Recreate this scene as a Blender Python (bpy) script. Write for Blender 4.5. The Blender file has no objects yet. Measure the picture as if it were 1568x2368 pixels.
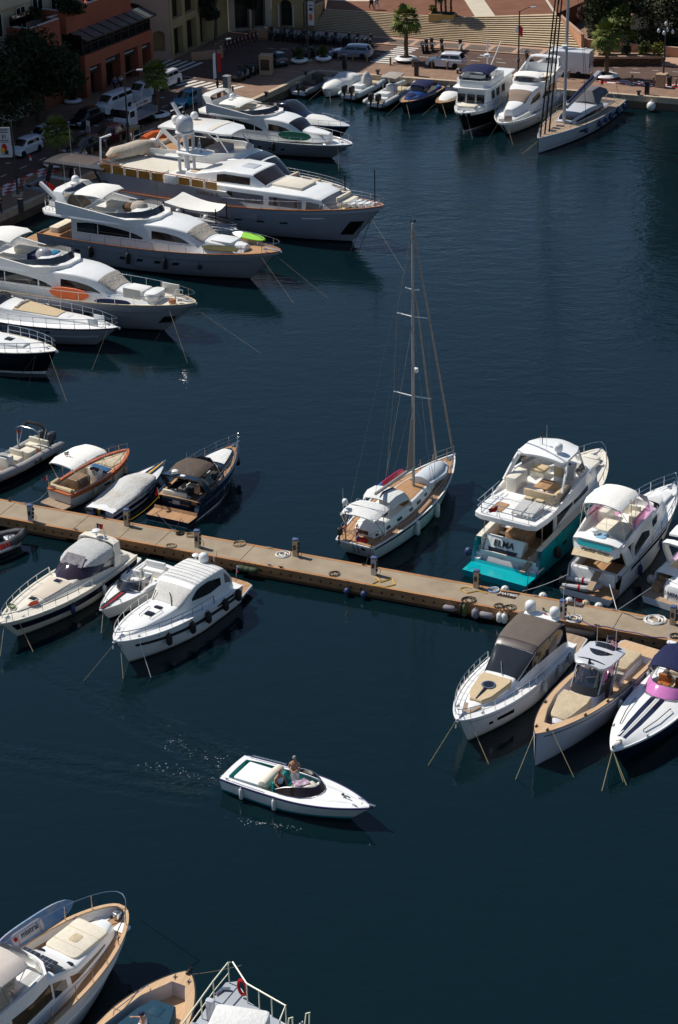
import bpy, bmesh, math, random
from math import sin, cos, pi, radians as R
from mathutils import Vector, Matrix
S = bpy.context.scene
COL = S.collection
rnd = random.Random(11)
TH, RO, HC, FPX, IW, IH = R(26.5), R(-1.2), 53.0, 4500.0, 1568.0, 2367.0
_fw = Vector((0, cos(TH), -sin(TH))); _rt = Vector((1, 0, 0)); _up = Vector((0, sin(TH), cos(TH)))
CR = cos(RO) * _rt + sin(RO) * _up
CU = -sin(RO) * _rt + cos(RO) * _up
cam = bpy.data.cameras.new('camera'); co = bpy.data.objects.new('camera', cam); COL.objects.link(co)
co.matrix_world = Matrix(((CR.x, CU.x, -_fw.x, 0), (CR.y, CU.y, -_fw.y, 0), (CR.z, CU.z, -_fw.z, HC), (0, 0, 0, 1)))
cam.sensor_fit = 'VERTICAL'; cam.sensor_height = 24.0; cam.lens = 24.0 * FPX / IH
cam.clip_start = 1; cam.clip_end = 3000
S.camera = co
SUN_EL, SUN_AZ = R(50), Vector((-0.848, 0.53, 0))
w = bpy.data.worlds.new('World'); S.world = w; w.use_nodes = True
nt = w.node_tree; bg = nt.nodes['Background']
sk = nt.nodes.new('ShaderNodeTexSky'); sk.sky_type = 'NISHITA'; sk.sun_disc = False
sk.sun_elevation = SUN_EL; sk.sun_rotation = math.atan2(SUN_AZ.x, SUN_AZ.y) % (2 * pi)
sk.air_density = 1.0; sk.dust_density = 0.3; sk.ozone_density = 3.0
nt.links.new(sk.outputs[0], bg.inputs[0]); bg.inputs[1].default_value = 0.062
sl = bpy.data.lights.new('sun', 'SUN'); sl.energy = 3.8; sl.angle = R(0.53); sl.color = (1.0, 0.95, 0.87)
so = bpy.data.objects.new('sun', sl); COL.objects.link(so); so.location = (-60, 60, 90)
sd = (SUN_AZ * cos(SUN_EL) + Vector((0, 0, sin(SUN_EL)))).normalized()
so.rotation_euler = sd.to_track_quat('Z', 'Y').to_euler()
S.view_settings.view_transform = 'Standard'; S.view_settings.look = 'None'
S.view_settings.exposure = 0.42; S.view_settings.gamma = 1.0
S.cycles.max_bounces = 6; S.cycles.transparent_max_bounces = 12
S.cycles.caustics_reflective = False; S.cycles.caustics_refractive = False
def at(u, v, z=0.0):
 d = _fw * FPX + CR * (u - IW / 2) - CU * (v - IH / 2)
 t = (z - HC) / d.z
 return Vector((d.x * t, d.y * t, z))
def nodes(name):
 m = bpy.data.materials.new(name); m.use_nodes = True
 n = m.node_tree.nodes; return m, n, m.node_tree.links, n['Principled BSDF']
def M(name, c, r=.5, v=.10, s=3.0, metal=0.0, bump=0.0, bs=25.0, coat=0.0, stretch=None, c2=None, sh=.5):
 m, n, l, b = nodes(name)
 b.inputs['Roughness'].default_value = r; b.inputs['Metallic'].default_value = metal
 b.inputs['Coat Weight'].default_value = coat; b.inputs['Coat Roughness'].default_value = .06
 if r >= .6: b.inputs['Specular IOR Level'].default_value = .2
 tc = n.new('ShaderNodeTexCoord'); src = tc.outputs['Object']
 if stretch:
  mp = n.new('ShaderNodeMapping'); mp.inputs['Scale'].default_value = stretch
  l.new(src, mp.inputs[0]); src = mp.outputs[0]
 t = n.new('ShaderNodeTexNoise'); t.inputs['Scale'].default_value = s; t.inputs['Detail'].default_value = 5
 t.inputs['Roughness'].default_value = .62
 l.new(src, t.inputs[0])
 cr = n.new('ShaderNodeValToRGB')
 cr.color_ramp.elements[0].position = sh - .2; cr.color_ramp.elements[1].position = sh + .2
 d = c2 or tuple(x * (1 - v) for x in c)
 cr.color_ramp.elements[0].color = (*d, 1)
 cr.color_ramp.elements[1].color = (*(min(1, x * (1 + (0 if c2 else v * .6))) for x in c), 1)
 l.new(t.outputs[0], cr.inputs[0]); l.new(cr.outputs[0], b.inputs['Base Color'])
 if bump:
  t2 = n.new('ShaderNodeTexNoise'); t2.inputs['Scale'].default_value = bs; t2.inputs['Detail'].default_value = 3
  l.new(src, t2.inputs[0])
  bp = n.new('ShaderNodeBump'); bp.inputs['Strength'].default_value = min(1, bump); bp.inputs['Distance'].default_value = .07
  l.new(t2.outputs[0], bp.inputs['Height']); l.new(bp.outputs[0], b.inputs['Normal'])
 return m
def tinted(name, c, refl=.12):
 m, n, l, b = nodes(name)
 n.remove(b); o = n['Material Output']
 tr = n.new('ShaderNodeBsdfTransparent'); tr.inputs[0].default_value = (*c, 1)
 gl = n.new('ShaderNodeBsdfGlossy'); gl.inputs['Roughness'].default_value = .03
 fr = n.new('ShaderNodeFresnel'); fr.inputs[0].default_value = 1.5
 ad = n.new('ShaderNodeMath'); ad.operation = 'ADD'; ad.inputs[1].default_value = refl * .3; l.new(fr.outputs[0], ad.inputs[0])
 mx = n.new('ShaderNodeMixShader'); l.new(ad.outputs[0], mx.inputs[0]); l.new(tr.outputs[0], mx.inputs[1]); l.new(gl.outputs[0], mx.inputs[2])
 l.new(mx.outputs[0], o.inputs[0]); return m
WHITE = M('white_gelcoat', (.80, .80, .78), .28, .05, 1.2, coat=.3)
SCUM = M('stained_waterline', (.46, .42, .32), .5, .35, 2.5)
CREAM = M('cream_gelcoat', (.74, .69, .58), .3, .05, 1.2, coat=.3)
GREYW = M('pale_grey_paint', (.52, .53, .56), .28, .05, 1.0, coat=.3)
HULLG = M('grey_hull_paint', (.30, .30, .33), .25, .05, .6, coat=.4)
SAND = M('sand_canvas', (.52, .42, .28), .85, .14, 3, bump=.5, bs=9)
BEIGE = M('beige_canvas', (.47, .41, .33), .85, .15, 2.5, bump=.7, bs=5)
TAN = M('tan_cushion', (.55, .43, .27), .8, .10, 4, bump=.15, bs=12)
CUSH = M('cream_cushion', (.68, .62, .50), .75, .08, 4, bump=.15, bs=10)
GREYC = M('grey_canvas', (.46, .46, .45), .85, .12, 2.0, bump=.6, bs=6)
PALEC = M('pale_canvas', (.66, .66, .64), .8, .09, 2.0, bump=.5, bs=6)
BIMC = M('white_canvas', (.78, .76, .71), .8, .06, 2.0, bump=.3, bs=8)
BROWNC = M('brown_canvas', (.10, .075, .06), .8, .2, 3, bump=.4, bs=7)
NAVYC = M('navy_canvas', (.012, .016, .06), .7, .2, 3, bump=.4, bs=8)
BLACKC = M('black_canvas', (.02, .018, .017), .7, .2, 3, bump=.4, bs=8)
TEAK = M('teak_deck', (.46, .27, .14), .65, .22, 1.0, stretch=(.5, 9, 1), c2=(.30, .17, .09))
TEAKG = M('weathered_teak', (.40, .29, .20), .7, .22, 1.0, stretch=(.5, 9, 1), c2=(.27, .19, .13))
VARN = M('varnished_wood', (.42, .15, .045), .22, .2, 1.5, stretch=(.6, 5, 3), coat=.6)
DGLASS = M('dark_glass', (.012, .011, .012), .05, .2, 1, coat=.2)
BGLASS = M('bluish_dark_glass', (.02, .024, .03), .04, .2, 1, coat=.2)
STEEL = M('stainless_steel', (.62, .62, .62), .22, .1, 8, metal=1.0)
MAST = M('brown_grey_aluminium', (.42, .39, .36), .4, .1, 2, metal=.4)
ALU = M('grey_aluminium', (.48, .50, .53), .4, .08, 3, metal=.6)
BLACK = M('black_plastic', (.016, .015, .015), .4, .2, 6)
RUBBER = M('dark_rubber', (.03, .03, .035), .6, .2, 6)
NAVY = M('navy_paint', (.010, .012, .035), .18, .2, 1, coat=.5)
BLUEH = M('dark_blue_paint', (.011, .022, .038), .18, .15, 1, coat=.6)
ROYAL = M('royal_blue_paint', (.02, .085, .33), .15, .15, 1, coat=.7)
TEAL = M('teal_paint', (.0, .36, .40), .2, .08, .8, coat=.6)
RED = M('red_cloth', (.45, .015, .02), .7, .15, 5)
ORANGE = M('orange_plastic', (.62, .11, .015), .5, .15, 5)
YELLOW = M('yellow_plastic', (.62, .36, .02), .6, .15, 6)
ANTIF = M('dark_antifouling', (.018, .02, .03), .6, .3, 2)
ROPE = M('pale_rope', (.33, .27, .18), .9, .25, 9)
ROPEW = M('white_rope', (.70, .69, .66), .9, .15, 9)
ROPED = M('dark_rope', (.03, .027, .025), .9, .3, 9)
FENDW = M('white_fender', (.66, .66, .63), .5, .12, 5)
FENDB = M('black_fender', (.03, .027, .027), .6, .2, 5)
FENDG = M('grey_fender', (.22, .21, .23), .6, .15, 5)
FENDN = M('blue_fender', (.02, .04, .13), .5, .15, 5)
PINK = M('dark_red_paint', (.30, .02, .03), .3, .1, 2)
SKIN = M('skin', (.42, .21, .13), .55, .12, 9)
HAIR = M('dark_hair', (.03, .02, .015), .7, .3, 30)
HAIRG = M('grey_hair', (.30, .28, .26), .7, .2, 30)
CLW = M('white_shirt', (.68, .68, .70), .85, .1, 12)
CLB = M('blue_shirt', (.10, .14, .42), .85, .15, 12)
CLD = M('dark_cloth', (.03, .03, .045), .85, .2, 12)
CLR = M('red_shirt', (.35, .04, .04), .85, .2, 12)
class MB:
 def __init__(s): s.v = []; s.f = []; s.mi = []
 def add(s, vs, fs, mi=0, T=None):
  o = len(s.v)
  s.v += [tuple(T @ Vector(p)) if T else tuple(p) for p in vs]
  for k, f in enumerate(fs):
   s.f.append([i + o for i in f]); s.mi.append(mi[k] if isinstance(mi, list) else mi)
  return s
 def grid(s, fn, na, nb, mi=0):
  vs = [fn(a / na, b / nb) for a in range(na + 1) for b in range(nb + 1)]
  w = nb + 1
  return s.add(vs, [[a * w + b, a * w + b + 1, (a + 1) * w + b + 1, (a + 1) * w + b] for a in range(na) for b in range(nb)], mi)
 def loft(s, rings, mi=0, closed=True, cap=True):
  n = len(rings[0]); vs = [p for r_ in rings for p in r_]; fs = []
  for i in range(len(rings) - 1):
   for j in range(n if closed else n - 1):
    k = (j + 1) % n
    fs.append([i * n + j, i * n + k, (i + 1) * n + k, (i + 1) * n + j])
  if cap: fs += [list(range(n))[::-1], [(len(rings) - 1) * n + j for j in range(n)]]
  return s.add(vs, fs, mi)
 def box(s, x0, x1, y0, y1, z0, z1, mi=0, T=None):
  vs = [(x, y, z) for x in (x0, x1) for y in (y0, y1) for z in (z0, z1)]
  return s.add(vs, [[0, 1, 3, 2], [4, 6, 7, 5], [0, 4, 5, 1], [2, 3, 7, 6], [0, 2, 6, 4], [1, 5, 7, 3]], mi, T)
 def rbox(s, cx, cy, z0, lx, ly, h, r=.08, e=.04, mi=0, rot=0.0, T=None):
  r = min(r, lx / 2 * .98, ly / 2 * .98); e = min(e, h * .5)
  def ring(ins, z):
   q = []
   for k, (sx, sy) in enumerate(((1, 1), (-1, 1), (-1, -1), (1, -1))):
    for j in range(4):
     a = k * pi / 2 + j * pi / 6
     q.append(((sx * (lx / 2 - r)) + (r - ins) * cos(a), (sy * (ly / 2 - r)) + (r - ins) * sin(a), z))
   return q
  ei = min(e, r * .95)
  rings = [ring(0, z0), ring(0, z0 + h - e), ring(ei * .3, z0 + h - e * .3), ring(ei, z0 + h)]
  c_, s_ = cos(rot), sin(rot)
  rings = [[(cx + x * c_ - y * s_, cy + x * s_ + y * c_, z) for x, y, z in g] for g in rings]
  o = MB().loft(rings); return s.add(o.v, o.f, mi, T)
 def tube(s, pts, r, n=5, mi=0, closed=False):
  P = [Vector(p) for p in pts]; N = len(P); rings = []
  up = Vector((0, 0, 1)); prev = None
  for i, p in enumerate(P):
   a = P[(i - 1) % N] if (closed or i > 0) else p
   b = P[(i + 1) % N] if (closed or i < N - 1) else p
   d = (b - a).normalized() if (b - a).length > 1e-9 else Vector((0, 0, 1))
   if prev is None:
    x = d.cross(up)
    if x.length < .05: x = d.cross(Vector((1, 0, 0)))
   else:
    x = prev - d * prev.dot(d)
    if x.length < 1e-4: x = d.cross(up)
   x.normalize(); prev = x; y = d.cross(x)
   rr = r[i] if isinstance(r, (list, tuple)) else r
   rings.append([tuple(p + x * rr * cos(2 * pi * j / n) + y * rr * sin(2 * pi * j / n)) for j in range(n)])
  if closed: rings.append(rings[0])
  return s.loft(rings, mi, cap=not closed)
 def sweep(s, pts, wd, ht, mi=0, closed=False):
  P = [Vector(p) for p in pts]; N = len(P); rings = []
  for i, p in enumerate(P):
   a = P[i - 1] if (closed or i > 0) else p
   b = P[(i + 1) % N] if (closed or i < N - 1) else p
   d = (b - a).normalized(); x = d.cross(Vector((0, 0, 1)))
   if x.length < .05: x = Vector((0, 1, 0))
   x.normalize(); y = x.cross(d).normalized()
   rings.append([tuple(p + x * wd / 2 * i1 + y * ht / 2 * j1) for i1, j1 in ((1, 1), (-1, 1), (-1, -1), (1, -1))])
  if closed: rings.append(rings[0])
  return s.loft(rings, mi, cap=not closed)
 def lathe(s, prof, c=(0, 0, 0), n=14, mi=0, T=None):
  rings = [[(c[0] + r_ * cos(2 * pi * j / n), c[1] + r_ * sin(2 * pi * j / n), c[2] + z) for j in range(n)] for r_, z in prof]
  o = MB().loft(rings); return s.add(o.v, o.f, mi, T)
 def ell(s, c, r, n=12, m=7, mi=0, T=None, z0=-1.0):
  if not isinstance(r, (tuple, list)): r = (r, r, r)
  a0 = math.asin(z0)
  rings = []
  for i in range(m + 1):
   a = a0 + (pi / 2 - a0) * i / m
   rings.append([(c[0] + r[0] * max(cos(a), 1e-3) * cos(2 * pi * j / n), c[1] + r[1] * max(cos(a), 1e-3) * sin(2 * pi * j / n), c[2] + r[2] * sin(a)) for j in range(n)])
  o = MB().loft(rings); return s.add(o.v, o.f, mi, T)
 def prism(s, poly, z0, z1, mi=0, bev=0.0, T=None, z0b=None):
  n = len(poly)
  f0 = z0 if callable(z0) else (lambda x, y: z0)
  f1 = z1 if callable(z1) else (lambda x, y: z1)
  rings = [[(x, y, f0(x, y)) for x, y in poly]]
  if bev:
   cx = sum(p[0] for p in poly) / n; cy = sum(p[1] for p in poly) / n
   rings.append([(x, y, f1(x, y) - bev) for x, y in poly])
   q = []
   for x, y in poly:
    d = math.hypot(x - cx, y - cy) or 1
    q.append((x - (x - cx) / d * bev, y - (y - cy) / d * bev, f1(x, y)))
   rings.append(q)
  else:
   rings.append([(x, y, f1(x, y)) for x, y in poly])
  o = MB().loft(rings); return s.add(o.v, o.f, mi, T)
 def slab(s, st, th=.08, cam=.08, mi=0, nb=8, skirt=0.0):
  top = [[(x, wd * (1 - 2 * j / nb), z + cam * (1 - (1 - 2 * j / nb) ** 2) - (skirt if j in (0, nb) else 0)) for j in range(nb + 1)] for x, wd, z in st]
  rings = [r_ + [(x, y, z - th) for x, y, z in r_[::-1]] for r_ in top]
  return s.loft(rings, mi)
 def wall(s, poly, z0, z1, th=.08, mi=0, closed=True):
  N = len(poly); f1 = z1 if callable(z1) else (lambda x, y: z1)
  f0 = z0 if callable(z0) else (lambda x, y: z0)
  rings = []
  for i, (x, y) in enumerate(poly):
   a = poly[i - 1] if (closed or i > 0) else poly[i]
   b = poly[(i + 1) % N] if (closed or i < N - 1) else poly[i]
   dx, dy = b[0] - a[0], b[1] - a[1]; d = math.hypot(dx, dy) or 1
   nx, ny = -dy / d * th, dx / d * th
   rings.append([(x, y, f0(x, y)), (x, y, f1(x, y)), (x + nx, y + ny, f1(x, y)), (x + nx, y + ny, f0(x, y))])
  if closed: rings.append(rings[0])
  return s.loft(rings, mi, cap=not closed)
 def text(s, txt, T, size=.4, mi=0, ext=.01, bold=0.0, shear=0.0):
  c = bpy.data.curves.new('t', 'FONT'); c.body = txt; c.size = size; c.extrude = ext; c.align_x = 'CENTER'; c.align_y = 'CENTER'
  c.offset = bold; c.shear = shear; c.resolution_u = 2
  o = bpy.data.objects.new('t', c); COL.objects.link(o)
  me = bpy.data.meshes.new_from_object(o)
  s.add([v.co[:] for v in me.vertices], [list(p.vertices) for p in me.polygons], mi, T)
  bpy.data.objects.remove(o); bpy.data.curves.remove(c); bpy.data.meshes.remove(me)
  return s
 def mesh(s, name, mats, ang=38):
  me = bpy.data.meshes.new(name); me.from_pydata(s.v, [], s.f)
  if not isinstance(mats, (list, tuple)): mats = [mats]
  for m in mats: me.materials.append(m)
  me.polygons.foreach_set('material_index', s.mi)
  bm = bmesh.new(); bm.from_mesh(me)
  bmesh.ops.remove_doubles(bm, verts=bm.verts, dist=1e-4)
  bmesh.ops.recalc_face_normals(bm, faces=bm.faces)
  bm.to_mesh(me); bm.free()
  me.polygons.foreach_set('use_smooth', [True] * len(me.polygons))
  me.set_sharp_from_angle(angle=R(ang)); me.update()
  return me
 def build(s, name, mats, parent=None, ang=38):
  o = bpy.data.objects.new(name, s.mesh(name, mats, ang)); COL.objects.link(o)
  if parent is not None: o.parent = parent
  return o
def tag(o, label=None, cat=None, group=None, kind=None):
 if label: o['label'] = label
 if cat: o['category'] = cat
 if group: o['group'] = group
 if kind: o['kind'] = kind
 return o
def thing(name, label, cat, loc=(0, 0, 0), rz=0.0, group=None):
 o = bpy.data.objects.new(name, None); COL.objects.link(o)
 o.empty_display_size = .3
 o.location = loc; o.rotation_euler = (0, 0, rz)
 return tag(o, label, cat, group)
def dup(o, loc, rz, label=None, group=None, scale=None):
 c = o.copy(); COL.objects.link(c); c.location = loc; c.rotation_euler = (0, 0, rz)
 if scale: c.scale = scale
 if label: c['label'] = label
 if group: c['group'] = group
 for ch in list(o.children):
  d = ch.copy(); COL.objects.link(d); d.parent = c
  for g in list(ch.children):
   e = g.copy(); COL.objects.link(e); e.parent = d
 return c
def sym(half):
 return list(half) + [(x, -y) for x, y in half[::-1]]
def lerp(a, b, t): return a + (b - a) * t
def pw(tab, x):
 if x <= tab[0][0]: return tab[0][1]
 for (a, p), (b, q) in zip(tab, tab[1:]):
  if x <= b: return lerp(p, q, (x - a) / (b - a) if b > a else 0)
 return tab[-1][1]
def arc(x0, y0, x1, y1, n=6):
 return [(x0 + (x1 - x0) * sin(i / n * pi / 2), y1 + (y0 - y1) * cos(i / n * pi / 2)) for i in range(n + 1)]
class Loft:
 def __init__(s, st, cam=.06, smooth=True):
  s.st = [tuple(q) + ((.15,) if len(q) == 5 else ()) for q in st]; s.cam = cam; s.smooth = smooth
 def at(s, a):
  n = len(s.st) - 1; a = max(0, min(n, a)); i = min(int(a), n - 1); t = a - i
  p, q = s.st[i], s.st[i + 1]
  if not s.smooth: return [lerp(x, y, t) for x, y in zip(p, q)]
  o = s.st[i - 1] if i > 0 else [2 * x - y for x, y in zip(p, q)]
  e = s.st[i + 2] if i < n - 1 else [2 * y - x for x, y in zip(p, q)]
  res = []
  for k in range(6):
   m0 = (q[k] - o[k]) / 2 * .75; m1 = (e[k] - p[k]) / 2 * .75
   t2, t3 = t * t, t * t * t
   res.append((2 * t3 - 3 * t2 + 1) * p[k] + (t3 - 2 * t2 + t) * m0 + (-2 * t3 + 3 * t2) * q[k] + (t3 - t2) * m1)
  return res
 def P(s, a, u):
  x, wb, wt, zb, zt, r = s.at(a); sg = 1
  if u > .5: u = 1 - u; sg = -1
  r = min(r, max(.01, (zt - zb) * .6), wt * .6)
  if u <= .35:
   t = u / .35; y = lerp(wb, wt, t); z = lerp(zb, zt - r, t)
  elif u <= .42:
   t = (u - .35) / .07 * pi / 2; y = wt - r + r * cos(t); z = zt - r + r * sin(t)
  else:
   t = (u - .42) / .08; y = lerp(wt - r, 0, t); z = zt
  z += s.cam * (1 - (y / max(wt, .05)) ** 2) if u > .35 else 0
  return Vector((x, y * sg, z))
 US = [0, .09, .18, .27, .35, .367, .385, .402, .42, .44, .47, .5]
 def mb(s, sub=3):
  us = s.US + [1 - u for u in s.US[-2::-1]]
  n = (len(s.st) - 1) * sub
  return MB().loft([[tuple(s.P(i / sub, u)) for u in us] for i in range(n + 1)], closed=True)
 def N(s, a, u):
  e = .004
  d1 = s.P(a + e, u) - s.P(a - e, u); d2 = s.P(a, min(1, u + e)) - s.P(a, max(0, u - e))
  n = d1.cross(d2)
  if n.length < 1e-9: return Vector((0, 0, 1))
  n.normalize(); p = s.P(a, u); x, wb, wt, zb, zt, r = s.at(a)
  out = Vector((0, p.y, p.z - (zb + zt) / 2 + .3))
  return n if n.dot(out) >= 0 else -n
 def patch(s, a0, a1, u0, u1, off=.015, na=10, nb=6, mb=None, mi=0):
  f = lambda q, t: q if not isinstance(q, (list, tuple)) else pw([(i / (len(q) - 1), z) for i, z in enumerate(q)], t)
  def fn(i, j, k=1.0):
   a = lerp(a0, a1, i); u = lerp(f(u0, i), f(u1, i), j)
   return tuple(s.P(a, u) + s.N(a, u) * off * k)
  mb = mb or MB()
  mb.grid(fn, na, nb, mi)
  edge = [(i / na, 0) for i in range(na + 1)] + [(1, j / nb) for j in range(1, nb + 1)] + [(i / na, 1) for i in range(na - 1, -1, -1)] + [(0, j / nb) for j in range(nb - 1, 0, -1)]
  top = [fn(i, j) for i, j in edge]; bot = [fn(i, j, -.3) for i, j in edge]
  mb.loft([top, bot], mi, cap=False)
  return mb
ZO = {'1': (0, 0, 900), '2': (900, 0, 900), '3': (1813, 0, 900), '4': (0, 700, 900), '5': (800, 400, 800), 'A': (0, 1600, 1000), 'B': (0, 2050, 1000), 'C': (1300, 1700, 600),
      'D': (1800, 1700, 913), 'E': (1750, 2300, 963), 'F': (800, 2950, 750), 'G': (0, 3500, 700), 'H': (600, 3500, 800), 'a': (0, 450, 400), 'b': (2000, 0, 713), 'c': (1300, 150, 500),
      'd': (2200, 2350, 513), 'e': (0, 1980, 1300), 'f': (250, 250, 700), 'g': (1180, 200, 720), 'h': (900, 0, 600), 'i': (0, 0, 600), 'j': (560, 380, 600), 'l': (400, 560, 600),
      's': (480, 0, 520), 't': (2350, 0, 363), 'w': (1650, 0, 600), 'y': (0, 700, 200), 'z': (2250, 1850, 463)}
def G(k, x, y, z=0.0):
 if k == 'u': return at(x, y, z)
 a = ZO[k]; sc = a[2] / 1568
 return at((a[0] + x * sc) * 1568 / 2713, (a[1] + y * sc) * 1568 / 2713, z)
WAKE = (at(537, 1768, .9).xy.to_3d(), R(-30.3))
def water_mat():
 m, n, l, b = nodes('harbour_water')
 b.inputs['Base Color'].default_value = (.0016, .0098, .0132, 1); b.inputs['Roughness'].default_value = .035; b.inputs['IOR'].default_value = 1.33
 tc = n.new('ShaderNodeTexCoord')
 def noise(sc, rot, det, rough=.55):
  mp = n.new('ShaderNodeMapping'); mp.inputs['Scale'].default_value = sc; mp.inputs['Rotation'].default_value = (0, 0, rot)
  l.new(tc.outputs['Object'], mp.inputs[0])
  t = n.new('ShaderNodeTexNoise'); t.inputs['Scale'].default_value = 1; t.inputs['Detail'].default_value = det; t.inputs['Roughness'].default_value = rough; t.inputs['Distortion'].default_value = .4
  l.new(mp.outputs[0], t.inputs[0]); return t.outputs[0]
 a = noise((.42, .75, 1), .35, 4); c = noise((1.7, 2.6, 1), -.3, 4, .6); big = noise((.035, .05, 1), .2, 3)
 mr = n.new('ShaderNodeMapRange'); mr.inputs[1].default_value = .35; mr.inputs[2].default_value = .68; mr.inputs[3].default_value = .35; mr.inputs[4].default_value = 1.0
 l.new(big, mr.inputs[0])
 md = n.new('ShaderNodeMapping'); md.vector_type = 'TEXTURE'; md.inputs['Location'].default_value = (14, 172, 0); md.inputs['Scale'].default_value = (34, 52, 1); l.new(tc.outputs['Object'], md.inputs[0])
 ln_ = n.new('ShaderNodeVectorMath'); ln_.operation = 'LENGTH'; l.new(md.outputs[0], ln_.inputs[0])
 ms = n.new('ShaderNodeMapRange'); ms.interpolation_type = 'SMOOTHSTEP'; ms.inputs[1].default_value = 1.25; ms.inputs[2].default_value = .25; ms.inputs[3].default_value = .40; ms.inputs[4].default_value = 1.3; l.new(ln_.outputs['Value'], ms.inputs[0])
 mm = n.new('ShaderNodeMath'); mm.operation = 'MULTIPLY'; l.new(mr.outputs[0], mm.inputs[0]); l.new(ms.outputs[0], mm.inputs[1])
 b1 = n.new('ShaderNodeBump'); b1.inputs['Distance'].default_value = .22
 mu = n.new('ShaderNodeMath'); mu.operation = 'MULTIPLY'; mu.inputs[1].default_value = .42; l.new(mm.outputs[0], mu.inputs[0]); l.new(mu.outputs[0], b1.inputs['Strength'])
 l.new(a, b1.inputs['Height'])
 b2 = n.new('ShaderNodeBump'); b2.inputs['Distance'].default_value = .055
 mu2 = n.new('ShaderNodeMath'); mu2.operation = 'MULTIPLY'; mu2.inputs[1].default_value = .62; l.new(mm.outputs[0], mu2.inputs[0]); l.new(mu2.outputs[0], b2.inputs['Strength'])
 l.new(c, b2.inputs['Height']); l.new(b1.outputs[0], b2.inputs['Normal'])
 mw = n.new('ShaderNodeMapping'); mw.vector_type = 'TEXTURE'; mw.inputs['Location'].default_value = WAKE[0]; mw.inputs['Rotation'].default_value = (0, 0, WAKE[1]); l.new(tc.outputs['Object'], mw.inputs[0])
 sp = n.new('ShaderNodeSeparateXYZ'); l.new(mw.outputs[0], sp.inputs[0])
 def mth(op, a_, b_=None, c_=None):
  q = n.new('ShaderNodeMath'); q.operation = op; q.use_clamp = False
  for i, v_ in enumerate((a_, b_, c_)):
   if v_ is None: continue
   if isinstance(v_, (int, float)): q.inputs[i].default_value = v_
   else: l.new(v_, q.inputs[i])
  return q.outputs[0]
 X_, Y_ = mth('MULTIPLY', sp.outputs[0], -1), mth('ABSOLUTE', sp.outputs[1])
 d_ = mth('SUBTRACT', Y_, mth('MULTIPLY_ADD', X_, .22, .9))
 env = mth('MULTIPLY', mth('EXPONENT', mth('MULTIPLY', mth('MULTIPLY', d_, d_), -.7)), mth('MULTIPLY', mth('SMOOTH_MIN', mth('MAXIMUM', X_, 0), 1, .3), mth('EXPONENT', mth('MULTIPLY', mth('MAXIMUM', X_, 0), -.13))))
 wv = mth('MULTIPLY', env, mth('SINE', mth('ADD', mth('MULTIPLY', d_, 5.5), mth('MULTIPLY', c, 7.0))))
 b3 = n.new('ShaderNodeBump'); b3.inputs['Distance'].default_value = .055; b3.inputs['Strength'].default_value = 1; l.new(wv, b3.inputs['Height']); l.new(b2.outputs[0], b3.inputs['Normal'])
 l.new(b3.outputs[0], b.inputs['Normal'])
 return m
tag(MB().box(-900, 900, -300, 1500, -3, 0).build('water', water_mat()), kind='structure')
QZ = 1.3
Q0 = at(733, 164, QZ); QRp = at(1568, 229, QZ); QLp = at(619.7, 215.7, QZ)
dR_ = (QRp - Q0).normalized(); nR_ = Vector((-dR_.y, dR_.x, 0)); dL_ = (QLp - Q0).normalized(); nL_ = Vector((dL_.y, -dL_.x, 0))
FR = lambda a, b, z=QZ: Vector((*(Q0 + dR_ * a + nR_ * b).xy, z))
FL = lambda a, b, z=QZ: Vector((*(Q0 + dL_ * a + nL_ * b).xy, z))
AR = math.atan2(dR_.y, dR_.x); AL = math.atan2(dL_.y, dL_.x)
xy = lambda p: (p[0], p[1])
def paving(name, c, mortar, bw, bh, rot, var=.12, ms=.02):
 m, n, l, b = nodes(name); b.inputs['Roughness'].default_value = .85
 tc = n.new('ShaderNodeTexCoord'); mp = n.new('ShaderNodeMapping'); mp.inputs['Rotation'].default_value = (0, 0, -rot); l.new(tc.outputs['Object'], mp.inputs[0])
 br = n.new('ShaderNodeTexBrick'); br.inputs['Scale'].default_value = 1; br.inputs['Brick Width'].default_value = bw; br.inputs['Row Height'].default_value = bh
 br.inputs['Mortar Size'].default_value = ms; br.inputs['Color1'].default_value = (*c, 1); br.inputs['Color2'].default_value = (*(x * (1 - var) for x in c), 1); br.inputs['Mortar'].default_value = (*mortar, 1)
 l.new(mp.outputs[0], br.inputs[0])
 t = n.new('ShaderNodeTexNoise'); t.inputs['Scale'].default_value = .8; t.inputs['Detail'].default_value = 7; t.inputs['Roughness'].default_value = .7; l.new(tc.outputs['Object'], t.inputs[0])
 cr = n.new('ShaderNodeValToRGB'); cr.color_ramp.elements[0].position = .3; cr.color_ramp.elements[0].color = (.68, .66, .64, 1); cr.color_ramp.elements[1].position = .62; l.new(t.outputs[0], cr.inputs[0])
 mx = n.new('ShaderNodeMixRGB'); mx.blend_type = 'MULTIPLY'; mx.inputs[0].default_value = 1; l.new(br.outputs[0], mx.inputs[1]); l.new(cr.outputs[0], mx.inputs[2]); l.new(mx.outputs[0], b.inputs['Base Color'])
 return m
PAVR = paving('quay_paving', (.27, .16, .105), (.13, .08, .055), 2.6, 1.7, AR)
ASPH = M('reddish_asphalt', (.105, .066, .052), .9, .22, .7, bump=.2, bs=60)
ASPHD = M('grey_asphalt', (.095, .082, .08), .9, .25, .7, bump=.2, bs=60)
WPAINT = M('road_paint', (.62, .60, .55), .8, .2, 3)
STONE = M('pale_stone', (.46, .36, .26), .8, .15, 2)
STONED = M('wet_quay_stone', (.14, .10, .075), .8, .35, 1.2, bump=.5, bs=4)
KERB = M('pink_kerb', (.42, .27, .19), .8, .15, 2)
GRATE = paving('ribbed_paving', (.20, .145, .11), (.08, .06, .05), .28, 5.0, AR, .1, .07)
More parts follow.
